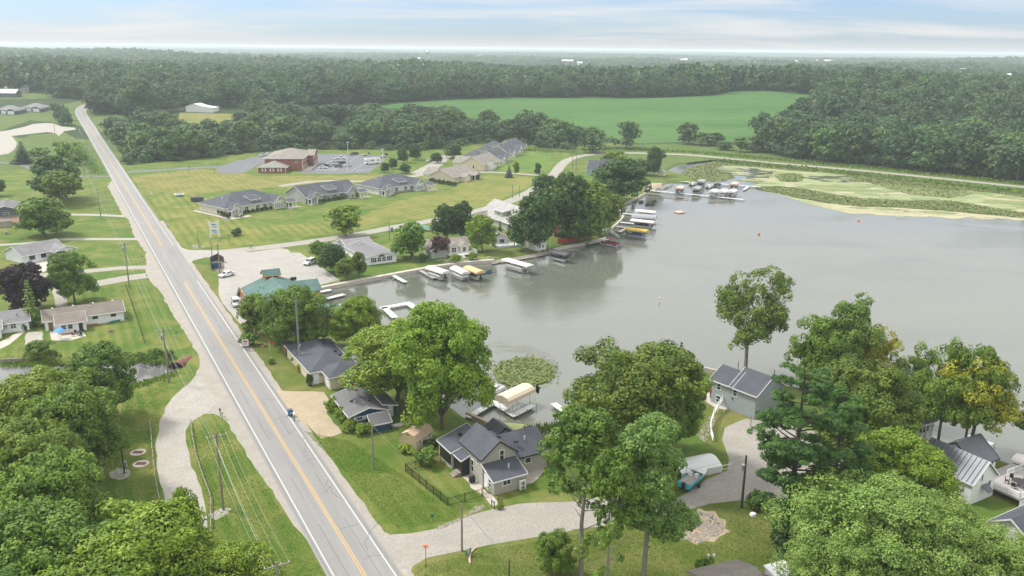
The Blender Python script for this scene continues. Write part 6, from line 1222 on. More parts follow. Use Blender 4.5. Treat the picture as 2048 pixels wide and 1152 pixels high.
def motorhome(A, B, label):
    p, q = P(*A), P(*B); c = (p+q)/2; t = thing('motorhome', label, 'motorhome', c, math.atan2(q.y-p.y, q.x-p.x)+math.pi); 
    pr = [(-4.3, .6), (2.2, .6), (2.2, 1.3), (3.0, 2.0), (4.2, 2.2), (4.3, 2.9), (3.8, 3.2), (-4.3, 3.25)]
    MB().loft([[(x, -1.2, z) for x, z in pr], [(x, 1.2, z) for x, z in pr]]).build('body', M['car_white'], t)
    MB().loft([[(2.2, y, .5), (4.4, y, .5), (4.4, y, 1.15), (3.5, y, 1.35), (2.9, y, 1.98), (2.2, y, 1.98)] for y in (-1, 1)]).build('cab', M['car_white'], t)
    for s_ in (-1.215, 1.215):
        for x, w_ in ((-2.8, .8), (.2, 1.1), (1.6, .5)): MB().box(x-w_/2, x+w_/2, min(s_, s_*.99), max(s_, s_*.99), 1.8, 2.5).build('side_window', M['glass'], t)
    MB().loft([[(3.45, -.95, 1.38), (3.45, .95, 1.38), (2.96, .95, 1.95), (2.96, -.95, 1.95)], [(3.5, -.95, 1.4), (3.5, .95, 1.4), (3.0, .95, 1.97), (3.0, -.95, 1.97)]]).build('windscreen', M['glass'], t)
    me = MB().tube((0, -.15, 0), (0, .15, 0), .42, .42, 12).mesh('wheel', M['rubber'])
    for x in (-2.4, 3.3):
        for y in (-1.05, 1.05): link('wheel', me, t, (x, y, .42))
    MB().box(-1.5, -.7, -.4, .4, 3.25, 3.5).build('roof_unit', M['white'], t)
motorhome((727, 329), (763, 327), 'white motorhome parked across the office car park')
motorhome((201, 219), (213, 218), 'white camper parked on the grass at the far road bend')
# boats
def hull(L_, w, mat, parent, name='hull', z=.0, h=.9):
    st = []
    for k in range(9):
        x = -L_/2+L_*k/8; f = 1-max(0, (k/8-.45)/.55)**2.2; ww = max(.04, w/2*f); sh = .12*(k/8)**2
        st.append([(x, -ww, z+h+sh), (x, -ww*.8, z+.3), (x, 0, z+.05+.35*max(0, k/8-.7)), (x, ww*.8, z+.3), (x, ww, z+h+sh)])
    return MB().loft(st).build(name, M[mat], parent)
def runabout(loc, rz, label, mat='white', L_=6.2, trailer_=False, z=0, cover=None):
    t = thing('motorboat', label, 'boat', loc, rz); hull(L_, 2.3, mat, t, z=z)
    w = MB(); n = []
    for k in range(5, 9): x = -L_/2+L_*k/8; f = 1-max(0, (k/8-.45)/.55)**2.2; n.append((x, 1.15*f+.02, z+.94+.12*(k/8)**2))
    w.poly([(a, -b, c) for a, b, c in n]+[(a, b, c) for a, b, c in n[::-1]]).build('foredeck', M['white'], t)
    if cover: MB().loft([[(-L_/2-.02, -1.18, z+.9), (-L_/2-.02, 0, z+1.15), (-L_/2-.02, 1.18, z+.9)], [(0, -1.2, z+.95), (0, 0, z+1.6), (0, 1.2, z+.95)], [(L_*.3, -.9, z+1.0), (L_*.3, 0, z+1.25), (L_*.3, .9, z+1.0)], [(L_/2, -.05, z+1.05), (L_/2, 0, z+1.1), (L_/2, .05, z+1.05)]]).build('boat_cover', M[cover], t)
    else:
        MB().box(-L_/2+.3, .3, -.9, .9, z+.93, z+.96).build('cockpit_floor', M['deckg'], t); MB().slab([(.35, -1, z+.95), (.35, 1, z+.95), (-.05, .8, z+1.45), (-.05, -.8, z+1.45)], .04).build('windscreen', M['glass'], t)
        for y in (-.5, .5): MB().box(-.9, -.4, y-.3, y+.3, z+.96, z+1.5).build('seat', M['white'], t)
        MB().tube((-1.2, -1.1, z+.95), (-1.2, -.9, z+2.3), .04).tube((-1.2, 1.1, z+.95), (-1.2, .9, z+2.3), .04).tube((-1.2, -.9, z+2.3), (-1.2, .9, z+2.3), .04).build('tow_arch', M['galv'], t)
    MB().box(-L_/2-.45, -L_/2, -.22, .22, z+.2, z+1.2).build('outboard_motor', M['black'], t)
    if trailer_:
        MB().beam((-L_/2+.5, -.8, .45), (L_/2+.9, -.05, .45), .1, .12).beam((-L_/2+.5, .8, .45), (L_/2+.9, .05, .45), .1, .12).build('trailer_frame', M['galv'], t); me = MB().tube((0, -.11, 0), (0, .11, 0), .33, .33, 12).mesh('wheel', M['rubber'])
        for y in (-1.1, 1.1): link('wheel', me, t, (-.9, y, .33))
    return t
p = P(1390, 966); _a, _b = P(1368, 984), P(1412, 948); runabout(p, math.atan2(_b.y-_a.y, _b.x-_a.x), 'turquoise and white ski boat on a trailer beside the white arched shelter', 'teal', 7.2, True, .45)
p = P(851, 461); runabout(p, math.radians(-60), 'white boat under a green tarp on the lakeside grass', 'white', 6, False, .3, 'canvas_t')
def pontoon(parent_loc, rz, label, L_=6.5, w=2.3, z=.35, fence='white', seat='canvas_w', name='pontoon_boat', canopy=None):
    t = thing(name, label, 'pontoon boat', parent_loc, rz)
    me = MB()
    me.loft([[(x, r_*math.cos(a), z+r_*math.sin(a)) for a in [i*math.pi/4 for i in range(8)]] for x, r_ in ((-L_/2, .28), (L_/2-.8, .3), (L_/2-.2, .2), (L_/2, .05))]); me = me.mesh('float_tube', M['galv'])
    for y in (-w*.38, w*.38): link('float_tube', me, t, (0, y, 0))
    MB().box(-L_/2+.1, L_/2-.3, -w/2, w/2, z+.3, z+.4).build('deck', M['deckg'], t)
    f = MB()
    for s_ in (-1, 1): f.box(-L_/2+.6, L_/2-.7, s_*w/2-.03, s_*w/2+.03, z+.5, z+1.1)
    f.box(L_/2-.75, L_/2-.68, -w/2, w/2, z+.5, z+1.1); f.build('side_panel', M[fence], t)
    for x, y0, y1 in ((-L_/2+.9, -w/2+.1, w/2-.7), (L_/2-1.5, -w/2+.1, -w/2+.7), (L_/2-1.5, w/2-.7, w/2-.1)): MB().box(x-.35, x+.8, y0, y1, z+.4, z+.85).build('seat', M[seat], t)
    MB().box(-.2, .35, w/2-.8, w/2-.2, z+.4, z+1.25).build('helm_console', M[fence], t); MB().box(-L_/2-.35, -L_/2+.1, -.2, .2, z+.1, z+1.1).build('outboard_motor', M['black'], t)
    if canopy: MB().slab([(-1.6, -w/2, z+2.3), (1.2, -w/2, z+2.3), (1.2, w/2, z+2.3), (-1.6, w/2, z+2.3)], .1).build('bimini_top', M[canopy], t); MB().tube((-1.4, -w/2, z+1), (-1.4, -w/2, z+2.3), .03).tube((1.1, -w/2, z+1), (1.1, -w/2, z+2.3), .03).tube((-1.4, w/2, z+1), (-1.4, w/2, z+2.3), .03).tube((1.1, w/2, z+1), (1.1, w/2, z+2.3), .03).build('frame', M['galv'], t)
    return t
def lift(A, B, W_, mat, label, zc=2.7, boat='white', blabel=None, seat='canvas_w', peak=.35, L_=None, skirt=.45):
    p, q = P(*A, z=zc), P(*B, z=zc); c = (p+q)/2; a = math.atan2(q.y-p.y, q.x-p.x); L_ = L_ or (q.xy-p.xy).length
    t = thing('boat_lift', label, 'boat lift', (c.x, c.y, 0), a); prf = [(-W_/2, zc-skirt), (-W_/2, zc-.12), (-W_*.36, zc+peak*.5), (0, zc+peak), (W_*.36, zc+peak*.5), (W_/2, zc-.12), (W_/2, zc-skirt)]
    r = MB(); n = len(prf)
    for x in (0,):
        for i in range(n-1): (ya, za), (yb, zb) = prf[i], prf[i+1]; r.poly([(-L_/2, ya, za), (L_/2, ya, za), (L_/2, yb, zb), (-L_/2, yb, zb)])
    for x in (-L_/2, L_/2): r.poly([(x, y, z) for y, z in prf])
    r.build('canopy', M[mat], t)
    f = MB()
    for x in (-L_*.32, L_*.32):
        for y in (-W_*.46, W_*.46): f.tube((x, y, -1), (x, y, zc), .05, .05, 5)
        f.beam((x, -W_*.46, .25), (x, W_*.46, .25), .09, .12)
    for y in (-W_*.46, W_*.46): f.beam((-L_*.4, y, .5), (L_*.4, y, .5), .09, .1); f.beam((-L_/2, y, zc-.1), (L_/2, y, zc-.1), .05, .05)
    f.build('frame', M['galv'], t)
    if boat: pontoon((c.x, c.y, .35), a+(math.pi if random.random() < .5 else 0), blabel or 'pontoon boat hanging under the '+' '.join(label.split()[:11]), min(7, L_*.97), min(2.4, W_*.85), .3, boat, seat)
    return t
lift((1003, 797), (1056, 772), 3.3, 'canvas', 'tan gabled canopy lift beside the near dock', 3.3, None, peak=.6, skirt=.8)
lift((858, 533), (892, 544), 3.0, 'canvas_w', 'off white canopy lift leftmost along the lake wall'); lift((908, 534), (932, 545), 2.8, 'canvas_w', 'cream canopy lift left of the apricot one', seat='canvas'); lift((934, 533), (962, 544), 2.9, 'canvas_o', 'apricot canopy lift beside the cream one', boat='black')
lift((1010, 517), (1061, 531), 3.2, 'canvas_w', 'long flat off white canopy lift off the rocky shore', peak=.12, skirt=.25); lift((1101, 500), (1138, 509), 3.0, 'canvas_b', 'black canopy lift near the red fence', boat='black')
lift((1253, 456), (1295, 461), 2.8, 'canvas_y', 'bright yellow canopy lift', 3.0, 'plastic_b', 'dark blue boat hanging under the yellow canopy'); lift((1272, 420), (1312, 424), 2.8, 'canvas_w', 'white canopy lift farthest in the row of three'); lift((1264, 432), (1313, 435), 4.0, 'canvas_g', 'wide grey peaked canopy lift between two white ones', peak=1.0); lift((1263, 439), (1309, 444), 2.8, 'canvas_w', 'white canopy lift nearest in the row of three', boat='black')
MAR = [(1359, 375, 'canvas_p', 'peach canopy lift at the inner end of the marina dock'), (1393, 376, 'canvas_g', 'grey canopy lift on the front marina dock'), (1427, 381.5, 'canvas_w', 'white canopy lift in the middle of the front marina dock'), (1446, 381.5, 'canvas_w', 'left of two joined white canopy lifts at the front dock end'), (1464, 381.5, 'canvas_w', 'right of two joined white canopy lifts at the front dock end'), (1402, 362, 'canvas_g', 'grey canopy lift on the back marina dock'), (1468, 367, 'canvas_p', 'pinkish canopy lift on the back marina dock')]
for x, y, mt, lb in MAR: lift((x-4, y+2.5), (x+5, y-3), 3.4, mt, lb, 2.8, 'black' if mt != 'canvas_w' else 'white', L_=7, seat='white')
for x, y, cv, lb in ((1386, 368, 'canvas_w', 'silver open pontoon boat at the back marina dock'), (1434, 371, 'canvas_b', 'black covered boat at the back marina dock'), (1419, 373, 'canvas_w', 'white open boat between the two marina docks')):
    c = P(x, y, z=.6); pontoon((c.x, c.y, 0), math.radians(60), lb, 6.5, 2.4, .2, 'black' if cv == 'canvas_b' else 'white', cv)
c = P(1222, 487, z=.8); pontoon((c.x, c.y, 0), math.radians(-35), 'maroon pontoon boat with a maroon sun top by the shore steps', 6.6, 2.5, .2, 'canvas_r', 'canvas_r', canopy='canvas_r')
c = P(998, 787, z=.8); pontoon((c.x-1.2, c.y+1.2, 0), math.radians(54), 'white pontoon boat moored left of the tan canopy', 6, 2.3, .2, 'white', 'canvas_w')
def jetski(x, y, rz, cover, label):
    c = P(x, y, z=.4); t = thing('jet_ski', label, 'jet ski', (c.x, c.y, 0), rz); hull(3.0, 1.15, cover, t, z=-.05, h=.55)
    MB().loft([[(-1.1, -.25, .5), (-1.1, .25, .5), (-1.1, .15, .85), (-1.1, -.15, .85)], [(.2, -.3, .55), (.2, .3, .55), (.2, .15, .9), (.2, -.15, .9)], [(1.1, -.15, .55), (1.1, .15, .55), (1.1, .05, .7), (1.1, -.05, .7)]]).build('seat', M['black'], t)
    MB().tube((.35, -.4, 1.05), (.35, .4, 1.05), .04).tube((.45, 0, .8), (.35, 0, 1.05), .06).build('handlebar', M['black'], t)
jetski(966, 546, 1.0, 'teal', 'turquoise jet ski beside the apricot canopy'); jetski(979, 543, 1.1, 'plastic_b', 'dark blue jet ski moored beside the turquoise one')
for x, y, lb in ((1283, 403, 'leftmost black covered jet ski in the bay'), (1296, 408, 'nearest black covered jet ski in the bay'), (1309, 402, 'farthest black covered jet ski in the bay'), (1306, 408, 'black covered jet ski beside the farthest one')): jetski(x, y, .7, 'canvas_b', lb)
# docks: separate deck panels on posts
def dock(pts, w, label, mat='deckw', z=.62, group=None, panel=2.6, posts=True):
    q = [P(*a, z=z) for a in pts]; t = thing('dock', label, 'dock', (q[0].x, q[0].y, 0), 0, group); pm_ = MB()
    for i in range(len(q)-1):
        a, b = q[i]-Vector((q[0].x, q[0].y, 0)), q[i+1]-Vector((q[0].x, q[0].y, 0)); d = (b-a); L_ = d.length; d.normalize(); n = Vector((-d.y, d.x, 0)); k = max(1, round(L_/panel))
        st = -w/2 if i else 0
        for j in range(k):
            s0 = a+d*(L_*j/k+.02+(w/2 if i and j == 0 else 0)); s1 = a+d*(L_*(j+1)/k-.02+(w/2 if j == k-1 and i < len(q)-2 else 0)); 
            MB().slab([s0-n*w/2, s1-n*w/2, s1+n*w/2, s0+n*w/2], .14).build('deck_panel', M[mat], t)
            for s_ in (-1, 1):
                e = s1+n*s_*(w/2+.05); pm_.tube((e.x, e.y, -1.2), (e.x, e.y, z+.35), .045, .045, 5)
    if posts: o = pm_.build('dock_posts', M['galv'], t); o.name = 'post_set'; o['kind'] = 'stuff'
    return t
dock([(935, 834), (988, 804), (1028, 829), (1067, 809)], 1.35, 'white zigzag dock at the tan canopy lift'); dock([(1107, 806), (1142, 832)], 1.3, 'short white dock beside the huge olive tree'); dock([(784, 549), (811, 564)], 1.3, 'short dock with an empty lift frame on the lake wall'); dock([(841, 541), (869, 556)], 1.1, 'narrow dock left of the off white canopy', 'deckg'); dock([(905, 529), (948, 547)], .9, 'narrow walkway between the cream and apricot canopies', 'deckg')
dock([(1196, 483), (1225, 490)], 1.6, 'white dock with tall legs beside the maroon pontoon'); dock([(1243, 426), (1270, 429)], 1.2, 'white dock above the wide grey canopy'); dock([(1240, 444), (1276, 448)], 1.2, 'white dock between the white and yellow canopies'); dock([(1230, 452), (1262, 456)], 1.2, 'grey dock above the yellow canopy', 'deckg'); dock([(1238, 464), (1256, 455)], 1.4, 'brown slanting dock left of the yellow canopy', 'wood')
dock([(1293, 380), (1390, 389), (1488, 399)], 1.6, 'long front dock of the marina'); dock([(1297, 387), (1377, 396)], 1.2, 'low brown dock in front of the long marina dock', 'wood'); dock([(1307, 358), (1380, 364)], 1.6, 'left part of the back marina dock'); dock([(1436, 367), (1523, 374)], 1.5, 'right part of the back marina dock'); dock([(1488, 379), (1496, 373)], 1.3, 'short spur at the end of the back marina dock')
dock([(640, 583), (662, 579)], 1.4, 'first stubby white dock at the restaurant'); dock([(652, 597), (688, 588)], 1.4, 'second stubby white dock at the restaurant'); dock([(660, 613), (700, 606)], 1.4, 'third stubby white dock at the restaurant', posts=True)
dock([(761, 616), (816, 606), (840, 622)], 1.8, 'white square ended dock reaching out behind the bright maples'); dock([(768, 614), (790, 635)], 1.6, 'inner leg of the white square ended dock'); dock([(1173, 486), (1217, 476)], 3.2, 'grey boardwalk at the foot of the shore steps', 'deckg', .9)
dock([(1935, 893), (1965, 878)], 4, 'white floating platform behind the white gabled house', 'deckw', .8); lift((2030, 912), (2060, 922), 3, 'canvas_w', 'white canopy lift at the right edge beyond the deck', 2.6)
t = thing('empty_boat_lift', 'empty steel lift frame beside the short lake wall dock', 'boat lift', P(778, 560, z=0)); f = MB()
for x in (-1.2, 1.2):
    for y in (-1.5, 1.5): f.tube((x, y, -1), (x, y, 1.8), .06, .06, 5)
    f.beam((x, -1.5, .3), (x, 1.5, .3), .1, .12)
f.beam((-1.2, -1.5, .4), (1.2, -1.5, .4), .1, .1).beam((-1.2, 1.5, .4), (1.2, 1.5, .4), .1, .1).build('frame', M['galv'], t)
c = P(1359, 424, z=.3); t = thing('swim_raft', 'pinkish square swim raft anchored in the bay', 'raft', (c.x, c.y, 0), .5); MB().box(-1.6, 1.6, -1.6, 1.6, .15, .45).build('deck', M['canvas_p'], t); MB().tube((-1.4, -1, .05), (1.4, -1, .05), .25).tube((-1.4, 1, .05), (1.4, 1, .05), .25).build('float_tube', M['galv'], t)
def ball(r, mat, name, parent, z, n=10):
    return MB().loft([[(r*math.sin(b)*math.cos(a), r*math.sin(b)*math.sin(a), z-r*math.cos(b)) for a in [i*2*math.pi/n for i in range(n)]] for b in [.15, .6, 1.1, 1.57, 2.1, 2.6, 3.0]]).build(name, M[mat], parent, smooth=True)
for x, y, lb, m_ in ((1518, 469, 'orange ball buoy in the middle of the lake', 'orange'), (1717, 442, 'small dark orange buoy near the weed bed', 'orange')): c = P(x, y, z=0); t = thing('buoy', lb, 'buoy', c); ball(.42, m_, 'float', t, .3); MB().tube((0, 0, .6), (0, 0, .85), .05).build('ring', M['black'], t)
c = P(1319, 604, z=0); t = thing('buoy', 'white upright marker buoy in the near bay', 'buoy', c); MB().tube((0, 0, -.2), (0, 0, 1.3), .16, .14, 10).build('float', M['white'], t); MB().tube((0, 0, .75), (0, 0, .9), .165, .165, 10).build('band', M['orange'], t)

# seawalls and rocky banks
def wall_line(pts, w, z0, z1, mat, name, label, cat, z=0):
    q = [Vector(P(*a, z=z).xy) for a in pts]; t = thing(name, label, cat, (q[0].x, q[0].y, 0)); 
    for i in range(len(q)-1):
        a, b = q[i]-q[0], q[i+1]-q[0]; n = Vector((-(b-a).y, (b-a).x)).normalized()*w; L_ = (b-a).length; k = max(1, int(L_/3))
        for j in range(k):
            s, e = a+(b-a)*(j/k)+(b-a).normalized()*.02, a+(b-a)*((j+1)/k)-(b-a).normalized()*.02
            MB().loft([[(*s, z0), (*e, z0), (*(e+n), z0), (*(s+n), z0)], [(*s, z1), (*e, z1), (*(e+n), z1), (*(s+n), z1)]]).build('wall_section', M[mat], t)
    return t
wall_line([(625, 586), (664, 578), (700, 571), (790, 554), (876, 538), (935, 530), (989, 526)], 1.5, -.6, .95, 'concrete', 'seawall', 'pale concrete lake wall from the restaurant past the cottages', 'seawall')
wall_line([(1108, 503), (1140, 496), (1174, 490)], .5, -.6, .95, 'concrete', 'seawall', 'low lake wall below the red fence', 'seawall'); wall_line([(1222, 463), (1238, 449), (1248, 438), (1240, 424)], .6, -.5, 1.0, 'concrete', 'seawall', 'curving lake wall below the lakeside oaks', 'seawall'); wall_line([(1246, 411), (1270, 402), (1296, 387)], .6, -.5, 1.0, 'concrete', 'seawall', 'lake wall beside the broad dark marina tree', 'seawall')
wall_line([(1376, 737), (1428, 749), (1500, 760)], .5, -.5, 1.0, 'concrete', 'seawall', 'thin white lake wall behind the blue grey house', 'seawall'); wall_line([(931, 834), (953, 845), (978, 856)], .6, -.5, .95, 'dirt', 'seawall', 'sandy lake edge behind the greige house', 'seawall')
wall_line([(0, 722), (50, 719), (108, 716)], .3, .3, 1.15, 'wood', 'log_edging', 'log edging along the creek side lawn', 'edging', .8)
def rocks(px, n, smin, smax, label, mat='rock', z=.8, name='bank_rocks'):
    pl = [tuple(P(*q, z=z).xy) for q in px]; pts = scatter_poly(pl, n); v, f = [], []
    for x, y in pts:
        s = random.uniform(smin, smax); b = len(v); zz_ = min(vz(x, y), z) if z > .5 else z
        top = [(x+random.uniform(-.3, .3)*s, y+random.uniform(-.3, .3)*s, zz_+s*random.uniform(.35, .7))]
        ring = [(x+s*math.cos(a)*random.uniform(.7, 1.1), y+s*math.sin(a)*random.uniform(.7, 1.1), zz_+s*random.uniform(-.1, .2)) for a in [i*math.pi/3 for i in range(6)]]
        v += top+ring; f += [(b, b+1+i, b+1+(i+1) % 6) for i in range(6)]
    me = bpy.data.meshes.new(name); me.from_pydata(v, [], f); me.materials.append(M[mat]); return tag(link(name, me), label, 'rocks', None, 'stuff')
rocks([(985, 528), (1022, 522), (1072, 514), (1100, 507), (1100, 501), (1072, 508), (1022, 516), (985, 521)], 700, .2, .5, 'broken stone along the lake edge below the white cabin', z=.3)
rocks([(1010, 488), (1050, 494), (1075, 505), (1095, 500), (1070, 480), (1035, 472), (1008, 478)], 450, .2, .55, 'stone terraces beside the white cabin')
rocks([(870, 520), (950, 515), (985, 512), (990, 518), (900, 530)], 160, .15, .45, 'stones around the deck steps on the shore')
rocks([(1345, 1060), (1368, 1038), (1395, 1022), (1430, 1030), (1452, 1052), (1440, 1070), (1400, 1086), (1360, 1078)], 900, .08, .24, 'rubble and stones where the street meets the lawn'); rocks([(895, 930), (905, 926), (922, 938), (915, 944)], 26, .2, .4, 'pale boulders beside the porch steps of the greige house')
rocks([(1240, 430), (1262, 420), (1266, 400), (1280, 396), (1272, 406), (1262, 428), (1250, 440)], 120, .25, .6, 'dark stones on the bank by the row of lifts', 'mud', .3); rocks([(1296, 388), (1345, 368), (1350, 372), (1310, 384)], 60, .3, .6, 'dark stones on the marina bank', 'mud', .3)
rocks([(1393, 868), (1424, 830), (1432, 836), (1415, 880), (1405, 885)], 120, .12, .3, 'stones along the curved white railing'); rocks([(975, 1012), (960, 1020), (905, 1048), (870, 1062), (872, 1054), (930, 1032), (955, 1010)], 130, .1, .25, 'stones along the street edge in front of the greige house')
tufts('rubble_weeds', [[(1400, 1030), (1450, 1055)]], 14, .18, 'leaf_mid', 'weeds among the rubble at the street end', .8)

# ------------------------------------------------------------------ poles, wires, fences, signs and small things
TOPS = {}
def pole(key, bx, by, ty, label, arm=2.4, mat='pole', tf=False, r=.15, H_=None, armdir=None, loc=None):
    p = loc or P(bx, by); H_ = H_ or height_at(p, ty); a = math.atan2(rd.y, rd.x)+math.pi/2 if armdir is None else armdir
    t = thing('utility_pole', label, 'utility pole', p, a); MB().path([(0, 0, -.3), (0, 0, H_*.5), (0, 0, H_)], [r*1.15, r, r*.75], 8).build('post', M[mat], t)
    tops = [Vector((0, 0, H_))]
    if arm:
        MB().box(-arm/2, arm/2, -.07, .07, H_-.55, H_-.42).build('crossarm', M['pole'], t); br = MB().beam((-arm*.3, .06, H_-.5), (0, .06, H_-1.3), .04, .05).beam((arm*.3, .06, H_-.5), (0, .06, H_-1.3), .04, .05).build('brace', M['galv'], t)
        im = MB().tube((0, 0, 0), (0, 0, .22), .05, .035, 6).mesh('insulator', M['white']); tops = []
        for x in (-arm*.47, -arm*.17, arm*.17, arm*.47): link('insulator', im, t, (x, 0, H_-.42)); tops.append(Vector((x, 0, H_-.2)))
    if tf: MB().tube((.35, 0, H_-2.2), (.35, 0, H_-1.3), .26, .26, 10).build('transformer', M['galv'], t)
    mt = Matrix.Translation(p) @ Matrix.Rotation(a, 4, 'Z'); TOPS[key] = [mt @ q for q in tops]; TOPS[key+'_low'] = [mt @ Vector((0, -.12, H_-2.4))]; return t
pole('a', 447, 1019, 866, 'grey utility pole standing in the striped grass island', 2.7); pole('b', 338, 765, 656, 'utility pole with a white transformer beside the creek', 2.7, tf=True); pole('c', 259, 576, 485, 'utility pole at the corner of the side street above the ranch house', 2.7, tf=True); pole('d', 202, 437, 377, 'leaning grey utility pole beside the upper driveway', 2.4); pole('e', 170, 352, 320, 'pale utility pole in the ditch beside the far road', 2.4)
q = P(553, 1124, z=10.5); pole('z', 0, 0, 0, 'utility pole top with a heavy double crossarm at the bottom edge', 2.7, H_=9.7, loc=Vector((q.x, q.y, .8)))
pole('f', 440, 547, 487, 'tall utility pole beside the blue dumpster', 1.2, armdir=.3); pole('g', 425, 521, 480, 'wooden pole left of the blue dumpster', 0, r=.12); pole('h', 398, 495, 460, 'wooden pole beside the street corner sign', 0, r=.12); pole('i', 459, 492, 466, 'short wooden pole beside the parked bicycle', 0, r=.1)
pole('j', 779, 481, 437, 'dark utility pole beside the boat with the green tarp', 0); pole('k', 936, 419, 402, 'small utility pole behind the dark maple', 1, r=.12); pole('l', 1025, 396, 371, 'dark utility pole on the striped condo lawn', 1); pole('m', 1039, 393, 372, 'pale utility pole right of the dark lawn pole', 0)
pole('n', 1104, 316, 285, 'pale pole on the bend of the street', 0); pole('o', 1145, 337, 278, 'tall thin pole beside the street bend', 0); pole('p', 1152, 348, 307, 'shorter pole in front of the tall thin one', 0); pole('q', 1240, 303, 272, 'pale pole beside the dark tree on the field edge', 0); pole('r', 1394, 305, 274, 'pale pole on the north road between the field bushes', 0); pole('s', 1697, 327, 299, 'pale pole at the foot of the hillside wood', 0); pole('t', 2033, 362, 322, 'pole at the right edge of the north road', 0)
pole('u', 109.5, 263, 246, 'thin pole in the gravel turnaround', 0); pole('v', 112, 197, 181, 'pole beyond the crest of the road', 0); pole('w', 169, 195, 177, 'pole in front of the woods beyond the road crest', 1)
pole('x', 924, 1102, 1008, 'bare grey pole at the street in front of the greige house', 0, r=.13); pole('y', 747, 938, 850, 'brown pole on the lawn below the blue cottage', 0, r=.13); pole('aa', 1483, 1015, 911, 'black pole with a transformer beside the pines', 0, 'pole_dark', True, .17); pole('bb', 1018, 1166, 1118, 'dark pole at the bottom edge below the street', 0, 'pole_dark', r=.1)
for i, (x, y, ty, lb) in enumerate(((1724, 324, 301, 'first pale dead trunk at the foot of the hillside wood'), (1766, 326, 300, 'second pale dead trunk at the foot of the hillside wood'))):
    p = P(x, y); H_ = height_at(p, ty); t = thing('dead_tree', lb, 'tree', p); MB().path([(0, 0, -.2), (.1, 0, H_*.6), (-.1, 0, H_)], [.3, .22, .1], 6).build('trunk', M['bark_pale'], t); MB().path([(.1, 0, H_*.7), (-1.2, .3, H_*.85)], [.1, .04], 4).build('limb', M['bark_pale'], t)
def wire(a, b, sag, label, r=.014, group=None, mat='galv'):
    mb = MB(); n = 14; o0 = Vector(a); pts = [(Vector(a)+(Vector(b)-Vector(a))*i/n-Vector((0, 0, 4*sag*(i/n)*(1-i/n))))-o0 for i in range(n+1)]
    mb.path(pts, [r]*(n+1), 3); o = mb.build('power_line', M[mat], None, o0); tag(o, label, 'power line', group)
chain = ['z', 'a', 'b', 'c', 'd', 'e']; NMS = ['bottom edge pole and the island pole', 'island pole and the creek pole', 'creek pole and the side street pole', 'side street pole and the leaning pole', 'leaning pole and the ditch pole']
for i in range(5):
    for j in range(4): wire(TOPS[chain[i]][j], TOPS[chain[i+1]][j], .9, 'thin power line strung between the '+NMS[i], .009, 'power lines between the '+NMS[i])
    wire(TOPS[chain[i]+'_low'][0], TOPS[chain[i+1]+'_low'][0], .9, 'thicker lower cable between the '+NMS[i], .017)
wire(TOPS['y'][0], TOPS['x'][0], .5, 'cable from the brown lawn pole over the fence to the grey street pole', .025); wire(TOPS['x'][0], TOPS['bb'][0], .4, 'cable from the grey street pole down to the bottom edge pole', .025); wire(TOPS['y'][0], P(706, 838, 3.4), .3, 'service cable from the brown lawn pole to the blue cottage', .02)
wire(TOPS['aa'][0], TOPS['x'][0], 1.2, 'long sagging cable between the black pole and the grey street pole', .016); wire(P(1419, 1140, .8)+Vector((0, 0, 3)), P(1545, 1190, 4), .2, 'cable between the bottom lamp and the brown roof', .015)
# antenna tower
p = P(600, 738); H_ = height_at(p, 601); t = thing('antenna_tower', 'thin lattice antenna tower rising beside the cream house', 'antenna tower', p); leg = MB(); c3 = [(math.cos(a)*.22, math.sin(a)*.22) for a in (0, 2.09, 4.19)]
for x, y in c3: MB().tube((x, y, 0), (x*.8, y*.8, H_), .035, .03, 5).build('leg', M['galv'], t)
l = MB(); k = int(H_/.45)
for i in range(k):
    for j in range(3):
        a, b = c3[j], c3[(j+1) % 3]; l.tube((*a, i*.45), (*b, (i+1)*.45), .016, .016, 3); l.tube((*a, i*.45), (*b, i*.45), .016, .016, 3)
o = l.build('lattice', M['galv'], t); MB().tube((-1, 0, H_), (1, 0, H_), .03, .03, 4).tube((-.4, -.5, H_-.1), (-.4, .5, H_-.1), .02).tube((.3, -.4, H_-.1), (.3, .4, H_-.1), .02).tube((0, 0, H_), (0, 0, H_+.8), .03).build('antenna_head', M['galv'], t)
def simple_post(name, label, cat, bx, by, ty, r, mat, top=None):
    p = P(bx, by); H_ = height_at(p, ty); t = thing(name, label, cat, p); MB().tube((0, 0, -.2), (0, 0, H_), r, r*.8, 8).build('post', M[mat], t)
    if top == 'lamp': MB().box(-.8, .8, -.2, .2, H_, H_+.25).build('lamp_head', M['white'], t)
    if top == 'globes':
        for x in (-.35, .35): ball(.2, 'lamp', 'lamp_globe', t, H_+.1).location.x = x
    if top == 'flag': MB().poly([(.05, 0, H_-.1), (.75, .1, H_-.7), (.55, .1, H_-1.9), (.05, 0, H_-1.5)]).build('flag', M['black'], t)
    if top == 'flagr': MB().poly([(.05, 0, H_-.1), (.9, .15, H_-.2), (.9, .1, H_-.9), (.05, 0, H_-.8)]).build('flag', M['redp'], t)
    return t, H_
simple_post('lamp_post', 'white lamp post at the back of the office car park', 'lamp post', 696, 308, 285, .16, 'white', 'lamp'); simple_post('lamp_post', 'white lamp post at the front of the office car park', 'lamp post', 695, 346, 317, .2, 'white', 'lamp'); simple_post('lamp_post', 'white lamp post beside the motorhome', 'lamp post', 766, 327, 299, .16, 'white', 'lamp')
